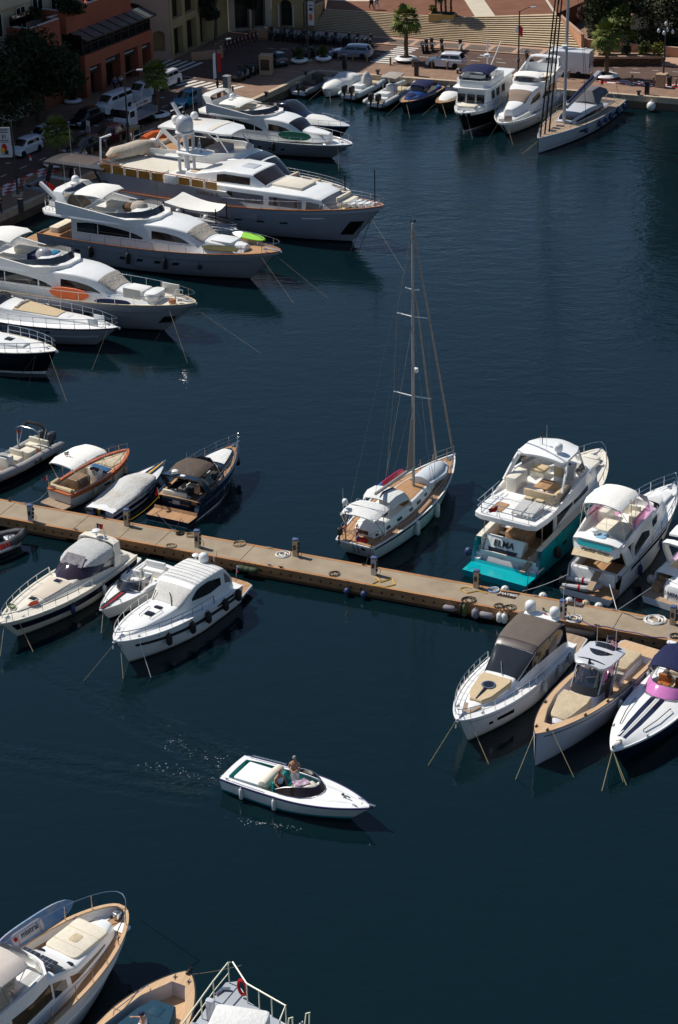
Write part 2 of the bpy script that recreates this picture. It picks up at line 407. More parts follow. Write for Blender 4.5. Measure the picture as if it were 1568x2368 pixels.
PLAZA = M('red_plaza_paving', (.20, .088, .052), .9, .22, .5, bump=.2, bs=40, c2=(.14, .062, .038))
PLAZC = M('cream_plaza_band', (.52, .46, .36), .85, .12, 1)
SOIL = M('soil', (.012, .011, .007), .95, .3, 4)
Lfar = FL(150, 0);
land = [xy(Q0), xy(Lfar), (Lfar.x - 300, Lfar.y), (-420, 900), (460, 900), xy(FR(260, 0)), ]
tag(MB().prism(land, -4, QZ).build('quay_ground', [PAVR]), kind='structure')
b = MB()
for F_, n_ in ((FR, 120), (FL, 110)):
 a = 0.0
 while a < n_:
  d_ = 1.35
  p = [xy(F_(a + .03, .45)), xy(F_(a + .03, -.06)), xy(F_(a + d_, -.06)), xy(F_(a + d_, .45))]
  b.prism(p, QZ - .55, QZ + .05, 0); a += d_
for F_, n_ in ((FR, 120), (FL, 110)): b.prism([xy(F_(0, .3)), xy(F_(0, -.02)), xy(F_(n_, -.02)), xy(F_(n_, .3))], -3, QZ - .56, 1)
tag(b.build('quay_edge', [STONE, STONED]), kind='structure')
road = [FR(150, 5.0), FR(0, 5.2), FR(-2.5, 4.6), FL(3.5, 5.2), FL(7, 5.2), FL(12, 4.6), FL(150, 4.6), FL(150, 12.3), FL(9.0, 12.6), FL(8.0, 17), FL(8.0, 60), FL(1.5, 60), FL(1.6, 15.2), FR(-13.4, 6.5), FR(-12.4, 11.6), FR(-6, 13.2), FR(150, 13.4)]
tag(MB().prism([xy(p) for p in road], QZ - .02, QZ + .006).build('road', [ASPH]), kind='structure')
def sheet(name, pts, z0, th=.004, mat=WPAINT, kind='structure'):
 return tag(MB().prism([xy(p) for p in pts], z0 - .02, z0 + th).build(name, [mat]), kind=kind)
def walkway(name, pts, h=.13, mat=PAVR):
 b = MB().prism([xy(p) for p in pts], QZ - .05, QZ + h, 0); return tag(b.build(name, [mat]), kind='structure')
b = MB().prism([xy(p) for p in (FR(-7, 13.6), FR(40, 13.6), FR(40, 17.4), FR(-7, 18.4))], QZ - .05, QZ + .13, 0)
b.prism([xy(p) for p in (FR(-7, 13.4), FR(40, 13.4), FR(40, 13.62), FR(-7, 13.62))], QZ - .05, QZ + .145, 1)
a = -6.0
while a < 25:
 b.prism([xy(p) for p in (FR(a, 13.75), FR(a + 2.5, 13.75), FR(a + 2.5, 16.2), FR(a, 16.2))], QZ, QZ + .136, 2); a += 3.05
tag(b.build('pavement', [KERB, KERB, GRATE]), kind='structure')
walkway('pavement', (FL(9.0, 12.6), FL(9.2, 16.6), FL(150, 22), FL(150, 12.3)))
b = MB()
def mk(F_, a0, a1, b0, b1): b.prism([xy(F_(a0, b0)), xy(F_(a1, b0)), xy(F_(a1, b1)), xy(F_(a0, b1))], QZ, QZ + .011)
for k in range(9): mk(FR, 4.1 + k * .05, 6.7 + k * .05, 5.5 + k * .92, 5.98 + k * .92)
for k in range(8):
 c_ = FL(10.4, 10.9 - k * .98); q = dL_ * 1.35 + nL_ * .35; e = nL_ * .5
 b.prism([xy(c_ - q), xy(c_ + q), xy(c_ + q + e), xy(c_ - q + e)], QZ, QZ + .011)
for k in range(9): mk(FL, 1.9 + k * .02, 7.6, 13.4 + k * .95, 13.85 + k * .95)
for k in range(26): mk(FL, 13 + k * 3.0, 14.0 + k * 3.0, 7.0, 7.12)
for k in range(22): mk(FL, 14 + k * 2.4, 14.5 + k * 2.4, 9.0, 9.14);
for k in range(22): mk(FL, 14.2 + k * 2.4, 14.34 + k * 2.4, 9.0, 9.5)
for k in range(16): mk(FR, 8.5 + k * 3, 9.6 + k * 3, 9.4, 9.52); mk(FR, 8.2 + k * 2.2, 8.9 + k * 2.2, 11.0, 11.08)
for k in range(9): mk(FR, -9.5 + k * 1.6, -8.5 + k * 1.6, 8.2 + .16 * k, 8.3 + .16 * k)
for k in range(4): mk(FR, 38 + k * 1.3, 38.6 + k * 1.3, 10.5, 13.2)
mk(FL, 8.0, 10.2, 12.3, 12.42); mk(FL, 8.0, 8.12, 10.6, 12.3)
tag(b.build('road_markings', [WPAINT]), kind='structure')
GREENP = M('green_road_paint', (.02, .14, .05), .85, .2, 2)
sheet('parking_bay', (FL(13.2, 5.0), FL(13.2, 7.0), FL(17.5, 7.0), FL(17.5, 5.0)), QZ + .007, .004, GREENP)
KRED = M('red_kerb_paint', (.42, .03, .02), .7, .2, 3); KWH = M('white_kerb_paint', (.66, .64, .62), .7, .12, 3)
def check_strip(F_, a0, a1, b0, b1, n):
 b = MB(); w_ = (a1 - a0) / n; h_ = (b1 - b0) / 4
 for i in range(n):
  for j in range(4): b.prism([xy(F_(a0 + i * w_, b0 + j * h_)), xy(F_(a0 + i * w_ + w_, b0 + j * h_)), xy(F_(a0 + i * w_ + w_, b0 + j * h_ + h_)), xy(F_(a0 + i * w_, b0 + j * h_ + h_))], QZ, QZ + .016, (i + j) % 2)
 return tag(b.build('checkered_kerb', [KRED, KWH]), kind='structure')
check_strip(FL, 43.0, 58, 3.3, 5.2, 17); check_strip(FR, 30.3, 52, 4.3, 5.9, 22)
NS = 14; ZT = QZ + .13 + NS * .148
bot = [FR(-7.6, 17.6), FR(8.0, 17.0), FR(25.0, 17.1)]
top = [G('h', 1085, 95, ZT), G('w', 450, 180, ZT), G('w', 1500, 145, ZT)]
top[0] = top[0] + (top[0] - top[1]).normalized() * .4
b = MB()
for k in range(NS):
 t0, t1 = k / NS, 1.0
 lo = [p.lerp(q, t0) for p, q in zip(bot, top)]
 hi = [p.lerp(q, t1 + .02) for p, q in zip(bot, top)]
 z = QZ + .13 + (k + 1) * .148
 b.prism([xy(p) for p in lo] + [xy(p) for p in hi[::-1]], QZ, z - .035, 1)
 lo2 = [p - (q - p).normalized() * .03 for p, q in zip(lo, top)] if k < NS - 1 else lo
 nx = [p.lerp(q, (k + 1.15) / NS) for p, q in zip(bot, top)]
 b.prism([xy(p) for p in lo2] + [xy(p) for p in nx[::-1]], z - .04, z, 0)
STEPT = M('cream_step_stone', (.56, .44, .29), .8, .14, 1.2); STEPR = M('shaded_riser_stone', (.26, .19, .14), .85, .2, 2)  # risers reuse the tread stone darkened, shade put into the colour
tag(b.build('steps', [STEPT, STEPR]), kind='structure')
far = [G('u', 700, -260, ZT), G('u', 1350, -260, ZT)]
far = [FR(-40, 90, ZT), FR(60, 90, ZT)]
pz = [top[0].lerp(top[0], 1), top[1], top[2], FR(26, 60), FR(26, 140), FR(-30, 140), FR(-14, 40)]
tag(MB().prism([xy(p) for p in pz], QZ, ZT - .004).build('plaza', [PLAZA]), kind='structure')
def band(p, q, w0, w1):
 p, q = Vector(p), Vector(q); b = MB().prism([xy(p), (p.x + w0, p.y), (q.x + w1, q.y), xy(q)], ZT - .02, ZT + .004); return tag(b.build('plaza_band', [PLAZC]), kind='structure')
A0, A1 = G('w', 655, 172, ZT), G('w', 865, 165, ZT); B0, B1 = G('w', 545, 2, ZT), G('w', 752, 2, ZT)
ex = lambda p, q: q + (q - p) * 1.2
tag(MB().prism([xy(A0), xy(A1), xy(ex(A1, B1)), xy(ex(A0, B0))], ZT - .02, ZT + .004).build('plaza_band', [PLAZC]), kind='structure')
A0, A1 = G('w', 1480, 140, ZT), G('w', 1505, 138, ZT); B0, B1 = G('w', 1390, 2, ZT), G('w', 1418, 2, ZT)
tag(MB().prism([xy(A0), xy(A1), xy(ex(A1, B1)), xy(ex(A0, B0))], ZT - .02, ZT + .004).build('plaza_band', [PLAZC]), kind='structure')
A0, A1 = G('h', 1300, 12, ZT), G('h', 1568, 12, ZT)
tag(MB().prism([xy(A0), xy(A1), xy(A1 + Vector((0, 3, 0))), xy(A0 + Vector((-9, 3, 0)))], ZT - .02, ZT + .004).build('plaza_band', [PLAZC]), kind='structure')
tag(MB().prism([xy(p) for p in (FR(26.2, 20), FR(140, 17.9), FR(140, 140), FR(26.2, 140))], QZ, QZ + .25).build('garden_soil', [SOIL]), kind='structure')
def wall_mb(p0, p1, z0, z1, ops, n, depth=.35, mb=None, mi=0, mr=0):
 mb = mb or MB(); p0 = Vector((p0[0], p0[1], 0)); p1 = Vector((p1[0], p1[1], 0)); Ln = (p1 - p0).length; d = (p1 - p0).normalized(); n = Vector((n[0], n[1], 0)).normalized()
 pt = lambda a, z, q=0.0: tuple(p0 + d * a - n * q + Vector((0, 0, z)))
 As = sorted({0.0, Ln, *[o[0] for o in ops], *[o[1] for o in ops]}); Zs = sorted({z0, z1, *[o[2] for o in ops], *[o[3] for o in ops]})
 for a, a2 in zip(As, As[1:]):
  for z, z2 in zip(Zs, Zs[1:]):
   cx, cz = (a + a2) / 2, (z + z2) / 2
   if any(o[0] < cx < o[1] and o[2] < cz < o[3] for o in ops): continue
   mb.add([pt(a, z), pt(a2, z), pt(a2, z2), pt(a, z2)], [[0, 1, 2, 3]], mi)
 for o in ops:
  a, a2, z, z2 = o[:4]; ar = o[4] if len(o) > 4 else 0
  if ar:
   c = (a + a2) / 2; hw = (a2 - a) / 2; zs = z2 - ar; N = 12
   arcp = [(c - hw * cos(i / N * pi), zs + ar * sin(i / N * pi)) for i in range(N + 1)]
   for sgn, cor in ((0, (a, z2)), (1, (a2, z2))):
    seg = arcp[:N // 2 + 1] if sgn == 0 else arcp[N // 2:]
    for q, r_ in zip(seg, seg[1:]): mb.add([pt(*cor), pt(*q), pt(*r_)], [[0, 1, 2]], mi)
   out = [(a, z)] + arcp + [(a2, z)]
  else: out = [(a, z), (a, z2), (a2, z2), (a2, z)]
  for q, r_ in zip(out, out[1:]): mb.add([pt(*q), pt(*r_), pt(*r_, depth), pt(*q, depth)], [[0, 1, 2, 3]], mr)
  mb.add([pt(a, z), pt(a2, z), pt(a2, z, depth), pt(a, z, depth)], [[0, 1, 2, 3]], mr)
 return mb
def pane(p0, p1, n, o, depth, mat, parent, name='window', fr=None, nx=1, nz=1):
 p0 = Vector((p0[0], p0[1], 0)); p1 = Vector((p1[0], p1[1], 0)); d = (p1 - p0).normalized(); n = Vector((n[0], n[1], 0)).normalized()
 T = Matrix(((d.x, n.x, 0, p0.x - n.x * depth), (d.y, n.y, 0, p0.y - n.y * depth), (0, 0, 1, 0), (0, 0, 0, 1)))
 a, a2, z, z2 = o[:4]
 w_ = MB().box(a - .02, a2 + .02, .02, .05, z - .02, z2 + .02, T=T).build(name, mat, parent)
 if fr:
  f = MB(); t = .09
  for i in range(nx + 1): x = lerp(a, a2, i / nx); f.box(x - t / 2, x + t / 2, .05, .10, z, z2, T=T)
  for i in range(nz + 1): zz = lerp(z, z2, i / nz); f.box(a, a2, .051, .099, zz - t / 2, zz + t / 2, T=T)
  f.build('frame', fr, w_)
 return w_, T
TERRA = M('terracotta_render', (.35, .105, .06), .85, .16, .35, bump=.15, bs=30)
TERRAD = M('dark_terracotta_render', (.24, .075, .05), .85, .16, .4)
PALE = M('pale_rose_render', (.42, .29, .22), .85, .15, .4)
YEL = M('yellow_ochre_render', (.42, .30, .15), .85, .15, .4)
CREAMW = M('cream_render', (.48, .40, .30), .85, .13, .4)
COPING = M('white_coping', (.60, .58, .55), .8, .1, 1)
SHOPD = M('dark_shop_interior', (.018, .014, .013), .3, .4, .8)
FRD = M('dark_window_frame', (.03, .025, .022), .5, .2, 3)
AWNG = tinted('awning_glass', (.30, .36, .40), .3)
LETTER = M('pale_sign_letters', (.55, .53, .50), .7, .05, 5)
LEAFD = M('dark_leaves', (.030, .042, .016), .7, .5, .9, c2=(.012, .02, .008))
LEAFG = M('green_leaves', (.10, .125, .022), .65, .5, .9, c2=(.025, .04, .010))
LEAFO = M('olive_leaves', (.085, .085, .045), .7, .5, .9, c2=(.035, .04, .02))
LEAFY = M('yellow_green_leaves', (.17, .16, .02), .7, .5, 1.5, c2=(.06, .075, .012))
PALMG = M('palm_leaves', (.15, .17, .03), .6, .4, .9, c2=(.06, .085, .018))
BARK = M('tree_bark', (.12, .085, .06), .95, .35, 3, bump=.8, bs=12)
PALMB = M('palm_trunk', (.17, .11, .065), .95, .4, 5, bump=1, bs=14, c2=(.06, .04, .03))
def leaves(mb, c, r, n, sz=.22, mi=0, shell=.55, rg=rnd):
 for _ in range(n):
  while True:
   q = Vector((rg.uniform(-1, 1), rg.uniform(-1, 1), rg.uniform(-1, 1)))
   if shell < q.length_squared ** .5 < 1: break
  p = Vector((c[0] + q.x * r[0], c[1] + q.y * r[1], c[2] + q.z * r[2]))
  d = Vector((rg.gauss(0, 1), rg.gauss(0, 1), rg.gauss(0, .7))).normalized(); e = d.cross(Vector((rg.gauss(0, 1), rg.gauss(0, 1), rg.gauss(0, 1)))).normalized()
  s1 = sz * rg.uniform(.6, 1.3); s2 = s1 * .5
  mb.add([p - d * s1, p + e * s2, p + d * s1, p - e * s2], [[0, 1, 2, 3]], mi)
 return mb
def tree(label, x, y, z, h, r, n=2600, lm=LEAFD, clumps=16, seed=1, group='trees round the harbour', name='leafy_tree', cb=.35, sz=.24, cat='tree'):
 rg = random.Random(seed); t = thing(name, label, cat, (x, y, z), 0, group)
 b = MB(); b.tube([(0, 0, -.2), (.1, .05, h * .25), (0, .1, h * .55)], [r * .10, r * .075, r * .05], 8)
 cr = MB()
 for k in range(clumps):
  a = rg.uniform(0, 6.28); q = rg.random() ** .6 * r * .72; zz = lerp(h * (cb + .08), h * .88, rg.random())
  tap = 1 - max(0, (zz / h - .6)) * 1.3
  c = (cos(a) * q * tap, sin(a) * q * tap, zz); s_ = r * rg.uniform(.28, .46)
  b.tube([(0, .08, h * rg.uniform(.25, .5)), (c[0] * .5, c[1] * .5, c[2] * .85), c], [r * .035, r * .025, r * .01], 5)
  leaves(cr, c, (s_, s_, s_ * .75), n // clumps, sz, 0, .3, rg)
 b.build('trunk', BARK, t); cr.build('crown', lm, t); return t
def frond(mb, base, az, el, ln, rg, fan=True, mi=0, droop=.5):
 d = Vector((cos(az) * cos(el), sin(az) * cos(el), sin(el))); p0 = Vector(base); tip = p0 + d * ln * .55 + Vector((0, 0, -droop * ln * .10))
 side = Vector((-sin(az), cos(az), 0)); mb.tube([p0, p0.lerp(tip, .5) + Vector((0, 0, .05)), tip], .018, 3, mi)
 up = side.cross(d).normalized()
 nl = 13
 for i in range(nl):
  a = lerp(-1.75, 1.75, i / (nl - 1)); q = (d * cos(a) + side * sin(a) + up * .12 * cos(a)).normalized(); l_ = ln * .52 * (1 - .18 * abs(a) / 1.75) * rg.uniform(.9, 1.1)
  w_ = q.cross(up).normalized() * .055 * ln
  m_ = tip + q * l_ * .6; e = tip + q * l_ + Vector((0, 0, -droop * ln * rg.uniform(.14, .30)))
  mb.add([tip - w_ * .3, m_ - w_, e, m_ + w_, tip + w_ * .3], [[0, 1, 3, 4], [1, 2, 3]], mi)
def palm(label, x, y, z, h, ln=1.5, n=42, seed=2, lm=PALMG, tr=.16, group='palms round the harbour', low=-.7, name='palm_tree'):
 rg = random.Random(seed); t = thing(name, label, 'palm', (x, y, z), 0, group)
 k = 14; b = MB(); b.tube([(0.02 * sin(i), .02 * cos(i * 2), h * i / k - .3 * (i == 0)) for i in range(k + 1)], [tr * (1.18 if i % 2 else .96) * (1.15 - .25 * i / k) for i in range(k + 1)], 9)
 b.build('trunk', PALMB, t)
 c = MB()
 for i in range(n):
  el = lerp(1.35, low, (i / n) ** .8); az = i * 2.4 + rg.uniform(-.2, .2)
  frond(c, (0, 0, h), az, el, ln * rg.uniform(.85, 1.1), rg, droop=.3 + max(0, .7 - el) * .9)
 c.build('crown', lm, t); return t
def bush(name, label, x, y, z, r, h, n=500, lm=LEAFG, seed=3, cat='shrub', group=None, sz=.12):
 rg = random.Random(seed); b = MB()
 for k in range(7):
  a = rg.uniform(0, 6.28); q = rg.random() * r * .55
  leaves(b, (cos(a) * q, sin(a) * q, h * rg.uniform(.35, .65)), (r * .5, r * .5, h * .42), n // 7, sz, 0, .2, rg)
 o = b.build(name, lm); o.location = (x, y, z); return tag(o, label, cat, group)
Z0 = QZ + .13
F1, F2 = FL(20.6, 15.9), FL(7.4, 16.3); dF = (F2 - F1).normalized(); nF = Vector((dF.y, -dF.x, 0)); LF = (F2 - F1).length
bt = thing('terracotta_building', 'terracotta building with dark shopfronts and a sloping glass awning', 'building', xy(F1) + (Z0,))
bt.location = (0, 0, 0)
P = lambda a, q=0.0: F1 + dF * a - nF * q
ops = [(LF * x0, LF * x1, Z0 - .05, Z0 + h_, 0) for x0, x1, h_ in ((.06, .22, 3.1), (.285, .50, 3.3), (.565, .765, 3.3), (.83, .965, 3.2))]
b = wall_mb(P(0), P(LF), Z0 - .1, 5.85, ops, nF, 1.2)
b.prism([xy(p) for p in (P(0, 1.2), P(LF, 1.2), P(LF, 13), P(0, 13))], Z0 - .2, 5.84)
b.prism([xy(p) for p in (P(-.01, 0.0), P(0, 1.21), P(0, 1.2), P(-.01, .01))], Z0 - .2, 5.84)
for a in (0.0, LF): b.add([tuple(P(a, q))[:2] + (z,) for q in (0, 1.2) for z in (Z0 - .2, 5.84)], [[0, 1, 3, 2]])
b.add([tuple(P(a, q))[:2] + (5.84,) for q in (0, 1.2) for a in (0, LF)], [[0, 1, 3, 2]])
b.prism([xy(p) for p in (P(-.4, 1.7), P(LF * .9, 1.7), P(LF * .9, 13), P(-.4, 13))], 8.0, 9.3)
b.wall([xy(p) for p in (P(-.4, 13), P(-.4, 1.7), P(LF * .9, 1.7), P(LF * .9, 13))], 9.29, 10.35, .3, closed=False)
K = [FL(19.4, 18.6), FL(22.4, 18.6), FL(22.4, 17.4), FL(27.6, 17.4), FL(27.6, 30), FL(19.4, 30)]
b.prism([xy(p) for p in K], Z0 - .2, 9.0)
b.wall([xy(p) for p in K], 8.99, 9.9, -.3)
b.build('wall', TERRA, bt)
c = MB(); c.wall([xy(p) for p in (P(-.42, 13), P(-.42, 1.68), P(LF * .9, 1.68), P(LF * .9, 13))], 10.35, 10.43, .36, closed=False); c.wall([xy(p) for p in K], 9.9, 9.98, -.36); c.build('coping', COPING, bt)
names = ['', 'Carlescolar', '', '']
for k, o in enumerate(ops):
 sp, T = pane(P(0), P(LF), nF, o, 1.18, SHOPD, bt, 'shopfront', FRD, 2, 1)
 sg = MB().box(o[0] + .05, o[1] - .05, .75, .83, o[3] - .75, o[3] - .12, 0, T)
 TT = T @ Matrix.Translation(((o[0] + o[1]) / 2, .845, o[3] - .42)) @ Matrix.Rotation(pi / 2, 4, 'X')
 if names[k]: sg.text(names[k], TT @ Matrix.Scale(-1, 4, (1, 0, 0)) if False else TT, .42, 1)
 else:
  for j in range(9): sg.box(o[0] + .3 + j * (o[1] - o[0] - .6) / 9, o[0] + .3 + (j + .7) * (o[1] - o[0] - .6) / 9, .83, .85, o[3] - .5, o[3] - .34, 1, T)
 sg.build('shop_sign', [FRD, LETTER], sp)
vg = MB(); vp = MB()
vg.prism([xy(p) for p in (P(.1, .25), P(LF - .1, .25), P(LF - .1, .32), P(.1, .32))], 5.85, 7.3)
vg.prism([xy(p) for p in (P(.1, .32), P(.17, .32), P(.17, 3), P(.1, 3))], 5.85, 7.9)
NV = 9
for k in range(NV + 1):
 a = lerp(.1, LF - .1, k / NV); vp.prism([xy(p) for p in (P(a - .05, .16), P(a + .05, .16), P(a + .05, .36), P(a - .05, .36))], 5.85, 7.34)
for z in (5.86, 6.75, 7.3): vp.prism([xy(p) for p in (P(.05, .18), P(LF - .05, .18), P(LF - .05, .36), P(.05, .36))], z, z + .08)
vg.build('veranda_glazing', DGLASS, bt); vp.build('veranda_frame', FRD, bt)
MB().prism([xy(p) for p in (P(.05, 2.2), P(LF - .05, 2.2), P(LF - .05, 12), P(.05, 12))], 5.85, 8.02).build('veranda_room', SHOPD, bt)
aw = MB(); af = MB()
def aq(a, t): p = P(a, lerp(.0 - .35, 1.75, t)); return (p.x, p.y, lerp(7.35, 8.05, t))
aw.loft([[aq(a, 0), aq(a, 1), aq(a, 1)[:2] + (aq(a, 1)[2] - .04,), aq(a, 0)[:2] + (aq(a, 0)[2] - .04,)] for a in (.1, LF + .5)])
for k in range(NV): a = lerp(.1, LF + .5, k / (NV - 1)); af.sweep([aq(a, 0), aq(a, 1)], .10, .14)
af.sweep([aq(.1, 0), aq(LF + .5, 0)], .10, .12)
M_AW = M('grey_awning_panel', (.10, .115, .12), .25, .15, 1, coat=.3)
aw.build('glass_awning', M_AW, bt); af.build('awning_frame', FRD, bt)
o_ = (.9, 4.0, 3.0, 7.2)
w_, T = pane(K[3], K[2], (nL_ * -1), o_, -.06, SHOPD, bt, 'window', FRD, 3, 2)
w_, T = pane(K[1], K[0], (nL_ * -1), (.5, 2.4, Z0, Z0 + 3.0), -.06, SHOPD, bt, 'door', FRD, 2, 1)
up = [(FL(22, 20.5), FL(9.2, 20.5)), ]
b = MB(); U = [FL(13.5, 20.6), FL(23.5, 20.6), FL(23.5, 36), FL(13.5, 36)]
b.prism([xy(p) for p in U], 5, 26.5); b.build('unseen_upper_storey', CREAMW, bt)  # unseen upper floors, shaped to shade the street and leave a sunlit gap
for k in range(3):
 for fl_ in range(4):
  pane(U[1], U[0], nL_ * -1, (.9 + k * 3.1, 2.6 + k * 3.1, 9.4 + fl_ * 3.3, 11.6 + fl_ * 3.3), -.05, DGLASS, bt, 'window', COPING, 2, 1)
b = MB(); U2 = [FL(23.6, 20.2), FL(50.3, 20.2), FL(50.3, 38), FL(23.6, 38)]
bu = thing('cream_apartment_building', 'cream apartment building with round window and glass balconies above the tree', 'building')
b.prism([xy(p) for p in U2], Z0 - .2, 27); b.prism([xy(p) for p in (FL(27.7, 17.6), FL(50, 17.6), FL(50, 20.3), FL(27.7, 20.3))], Z0 - .2, 8.2)  # raised and extended out of view so its shade reaches the quay
b.build('wall', CREAMW, bu)
for k in range(5):
 for fl_ in range(4):
  pane(U2[0], U2[1], nL_ * -1, (.8 + k * 3.9, 2.3 + k * 3.9, 9.1 + fl_ * 3.3, 11.4 + fl_ * 3.3), -.05, DGLASS, bu, 'window', COPING, 2, 1)
for fl_ in range(1, 4):
 MB().prism([xy(p) for p in (FL(24, 18.9), FL(44, 18.9), FL(44, 20.25), FL(24, 20.25))], 8.8 + 3.3 * fl_, 9.05 + 3.3 * fl_).prism([xy(p) for p in (FL(24, 18.9), FL(44, 18.9), FL(44, 19.05), FL(24, 19.05))], 9.04 + 3.3 * fl_, 9.9 + 3.3 * fl_).build('balcony', CREAMW, bu)
g_ = MB()
for k in range(6): g_.prism([xy(p) for p in (FL(22.6 + k * .9, 19.4), FL(23.4 + k * .9, 19.4), FL(23.4 + k * .9, 19.45), FL(22.6 + k * .9, 19.45))], 9.95, 11.0)
g_.build('balcony_glass', tinted('balcony_glass', (.35, .38, .42), .3), bu)
bush('terrace_plants', 'dark trailing plants spilling over the terracotta terrace parapet', *xy(P(.6, 1.6)), 9.9, 1.9, 1.7, 1500, LEAFD, 5, 'plants', sz=.18)
bush('terrace_plants', 'dark potted shrubs on the terrace above the big street tree', *xy(FL(23.5, 19.6)), 9.8, 1.5, 1.3, 700, LEAFD, 6, 'plants', sz=.16)
bush('terrace_plants', 'dark shrubs along the middle of the terracotta terrace', *xy(P(6, 2.6)), 9.8, 1.4, 1.2, 600, LEAFD, 7, 'plants', sz=.16)
def block(name, label, corners, z1, mat, ops, depth=.5, pm=SHOPD, fr=FRD, back=14, wname='window', grid=(2, 3)):
 bb = thing(name, label, 'building'); p0, p1 = corners; d = (p1 - p0).normalized(); n = Vector((d.y, -d.x, 0))
 b = wall_mb(p0, p1, Z0 - .3, z1, ops, n, depth)
 q = lambda a, k: xy(p0 + d * a - n * k); L_ = (p1 - p0).length
 b.prism([q(0, depth), q(L_, depth), q(L_, back), q(0, back)], Z0 - .3, z1 - .002)
 for a in (0, L_): b.add([q(a, k) + (z,) for k in (0, depth) for z in (Z0 - .3, z1)], [[0, 1, 3, 2]])
 b.add([q(a, k) + (z1,) for k in (0, depth) for a in (0, L_)], [[0, 1, 3, 2]])
 b.build('wall', mat, bb)
 for o in ops:
  pane(p0, p1, n, o[:4], depth - .02, pm, bb, wname if o[2] > Z0 + .5 else 'doorway', fr, grid[0], grid[1])
 return bb, d, n
pA = G('s', 440, 690, Z0); pB = G('s', 690, 710, Z0)
pB = pA + (pB - pA).normalized() * (pB - pA).length
pA0 = FL(6.8, 24.5); pB = FL(1.2, 17.0)
block('pale_rose_building', 'pale rose building with one wide low arch beside the terracotta block', (FL(7.2, 24.0), FL(2.3, 17.4)), 27, PALE,  # height above view chosen to throw shade onto the kiosk
      [(.6, 5.6, Z0, 7.9, 1.0), (6.3, 7.6, Z0 + .9, 4.6, .5)], 1.6)
yb, d_, n_ = block('ochre_building', 'ochre yellow building with tall arched openings and stone pillars', (FL(2.2, 17.35), FR(-17.2, 14.6)), 28, YEL,  # unseen top raised to lengthen its shadow across the quay
      [(.7, 2.9, Z0, 4.6, 0), (.6, 3.0, 5.6, 9.6, 1.2), (3.9, 6.3, Z0, 4.8, 0), (3.7, 6.5, 5.6, 10.2, 1.4), (7.2, 9.0, Z0, 4.8, 0), (7.1, 9.1, 5.6, 10.2, 1.0)] if (FR(-17.2, 14.6) - FL(2.2, 17.35)).length > 9.6 else
      [(.7, 2.9, Z0, 4.6, 0), (.6, 3.0, 5.6, 9.6, 1.2)], .8)
block('dark_arcade_building', 'shaded building with a dark ground floor arcade behind the bicycles', (FR(-17.2, 14.65), FR(-13.2, 18.2)), 22, CREAMW,
      [(.8, 2.6, Z0, 5.6, 0), (3.0, 4.6, Z0, 5.6, 0)], 1.0)
MB_ = wall_mb
ar, d_, n_ = block('arched_gate_building', 'low ochre building with a dark round arch between white columns beside the steps', (FR(-13.2, 18.25), FR(-9.4, 18.9)), 5.9, YEL,
      [(1.0, 2.5, Z0, 4.6, .75)], .9, back=9)
cl = MB()
for a in (.86, 2.64):
 p = FR(-13.2, 18.25) + d_ * a + n_ * .1; cl.lathe([(.16, 0), (.16, .1), (.12, .14), (.11, 2.3), (.16, 2.4), (.17, 2.5)], (p.x, p.y, Z0), 10)
cl.build('column', COPING, ar)
MB().prism([xy(FR(-13.3, 18.2)), xy(FR(-9.3, 18.85)), xy(FR(-9.3, 19.3)), xy(FR(-13.3, 18.7))], 5.9, 6.02).build('coping', COPING, ar)
tw = thing('terrace_wall', 'ochre retaining wall with a lattice railing on top beside the steps', 'wall')
tp = [FR(-9.3, 18.95), FR(-7.7, 17.9), FR(-7.4, 17.9), top[0] + Vector((-.3, .2, 0)), FR(-9.5, 26)]
MB().prism([xy(p) for p in tp], QZ, 4.3).build('wall', YEL, tw)
MB().wall([xy(p) for p in tp[:4]], 4.3, 4.4, .3, closed=False).build('coping', COPING, tw)
lt = MB()
for p, q in ((tp[0], tp[1]), (tp[2], tp[3])):
 n = 14 if (q - p).length > 2.5 else 8
 for k in range(n):
  for s1, s2 in ((0, 1), (1, 0)):
   a = p.lerp(q, k / n); c = p.lerp(q, (k + 1) / n); lt.tube([(a.x, a.y, lerp(4.4, 5.3, s1)), (c.x, c.y, lerp(4.4, 5.3, s2))], .03, 3)
 for z in (4.42, 5.32): lt.sweep([(p.x, p.y, z), (q.x, q.y, z)], .06, .06)
lt.build('lattice_railing', M('rusty_lattice', (.20, .14, .11), .8, .2, 4), tw)
def tower(label, pts, z1, mat, nfl, nw):
 bb = thing('unseen_block', label, 'building'); MB().prism([xy(p) for p in pts], QZ - .2, z1).build('wall', mat, bb)
 p0, p1 = pts[0], pts[1]; d = (p1 - p0).normalized(); n = Vector((d.y, -d.x, 0)); L_ = (p1 - p0).length
 for f in range(nfl):
  for k in range(nw): pane(p0, p1, n, (L_ * (k + .25) / nw, L_ * (k + .75) / nw, 4 + f * 3.3, 6.1 + f * 3.3), -.05, DGLASS, bb, 'window', COPING, 2, 1)
 return bb
tower('cream block at the near end of the shaded street', [FL(50.5, 18), FL(80, 18), FL(80, 34), FL(50.5, 34)][::-1] if False else [FL(80, 18), FL(50.5, 18), FL(50.5, 34), FL(80, 34)], 24, CREAMW, 6, 8)  # unseen block past the left edge, added to shade the street
ORD = ['first', 'second', 'third', 'fourth', 'fifth', 'sixth', 'seventh', 'eighth']
_fcache = {}
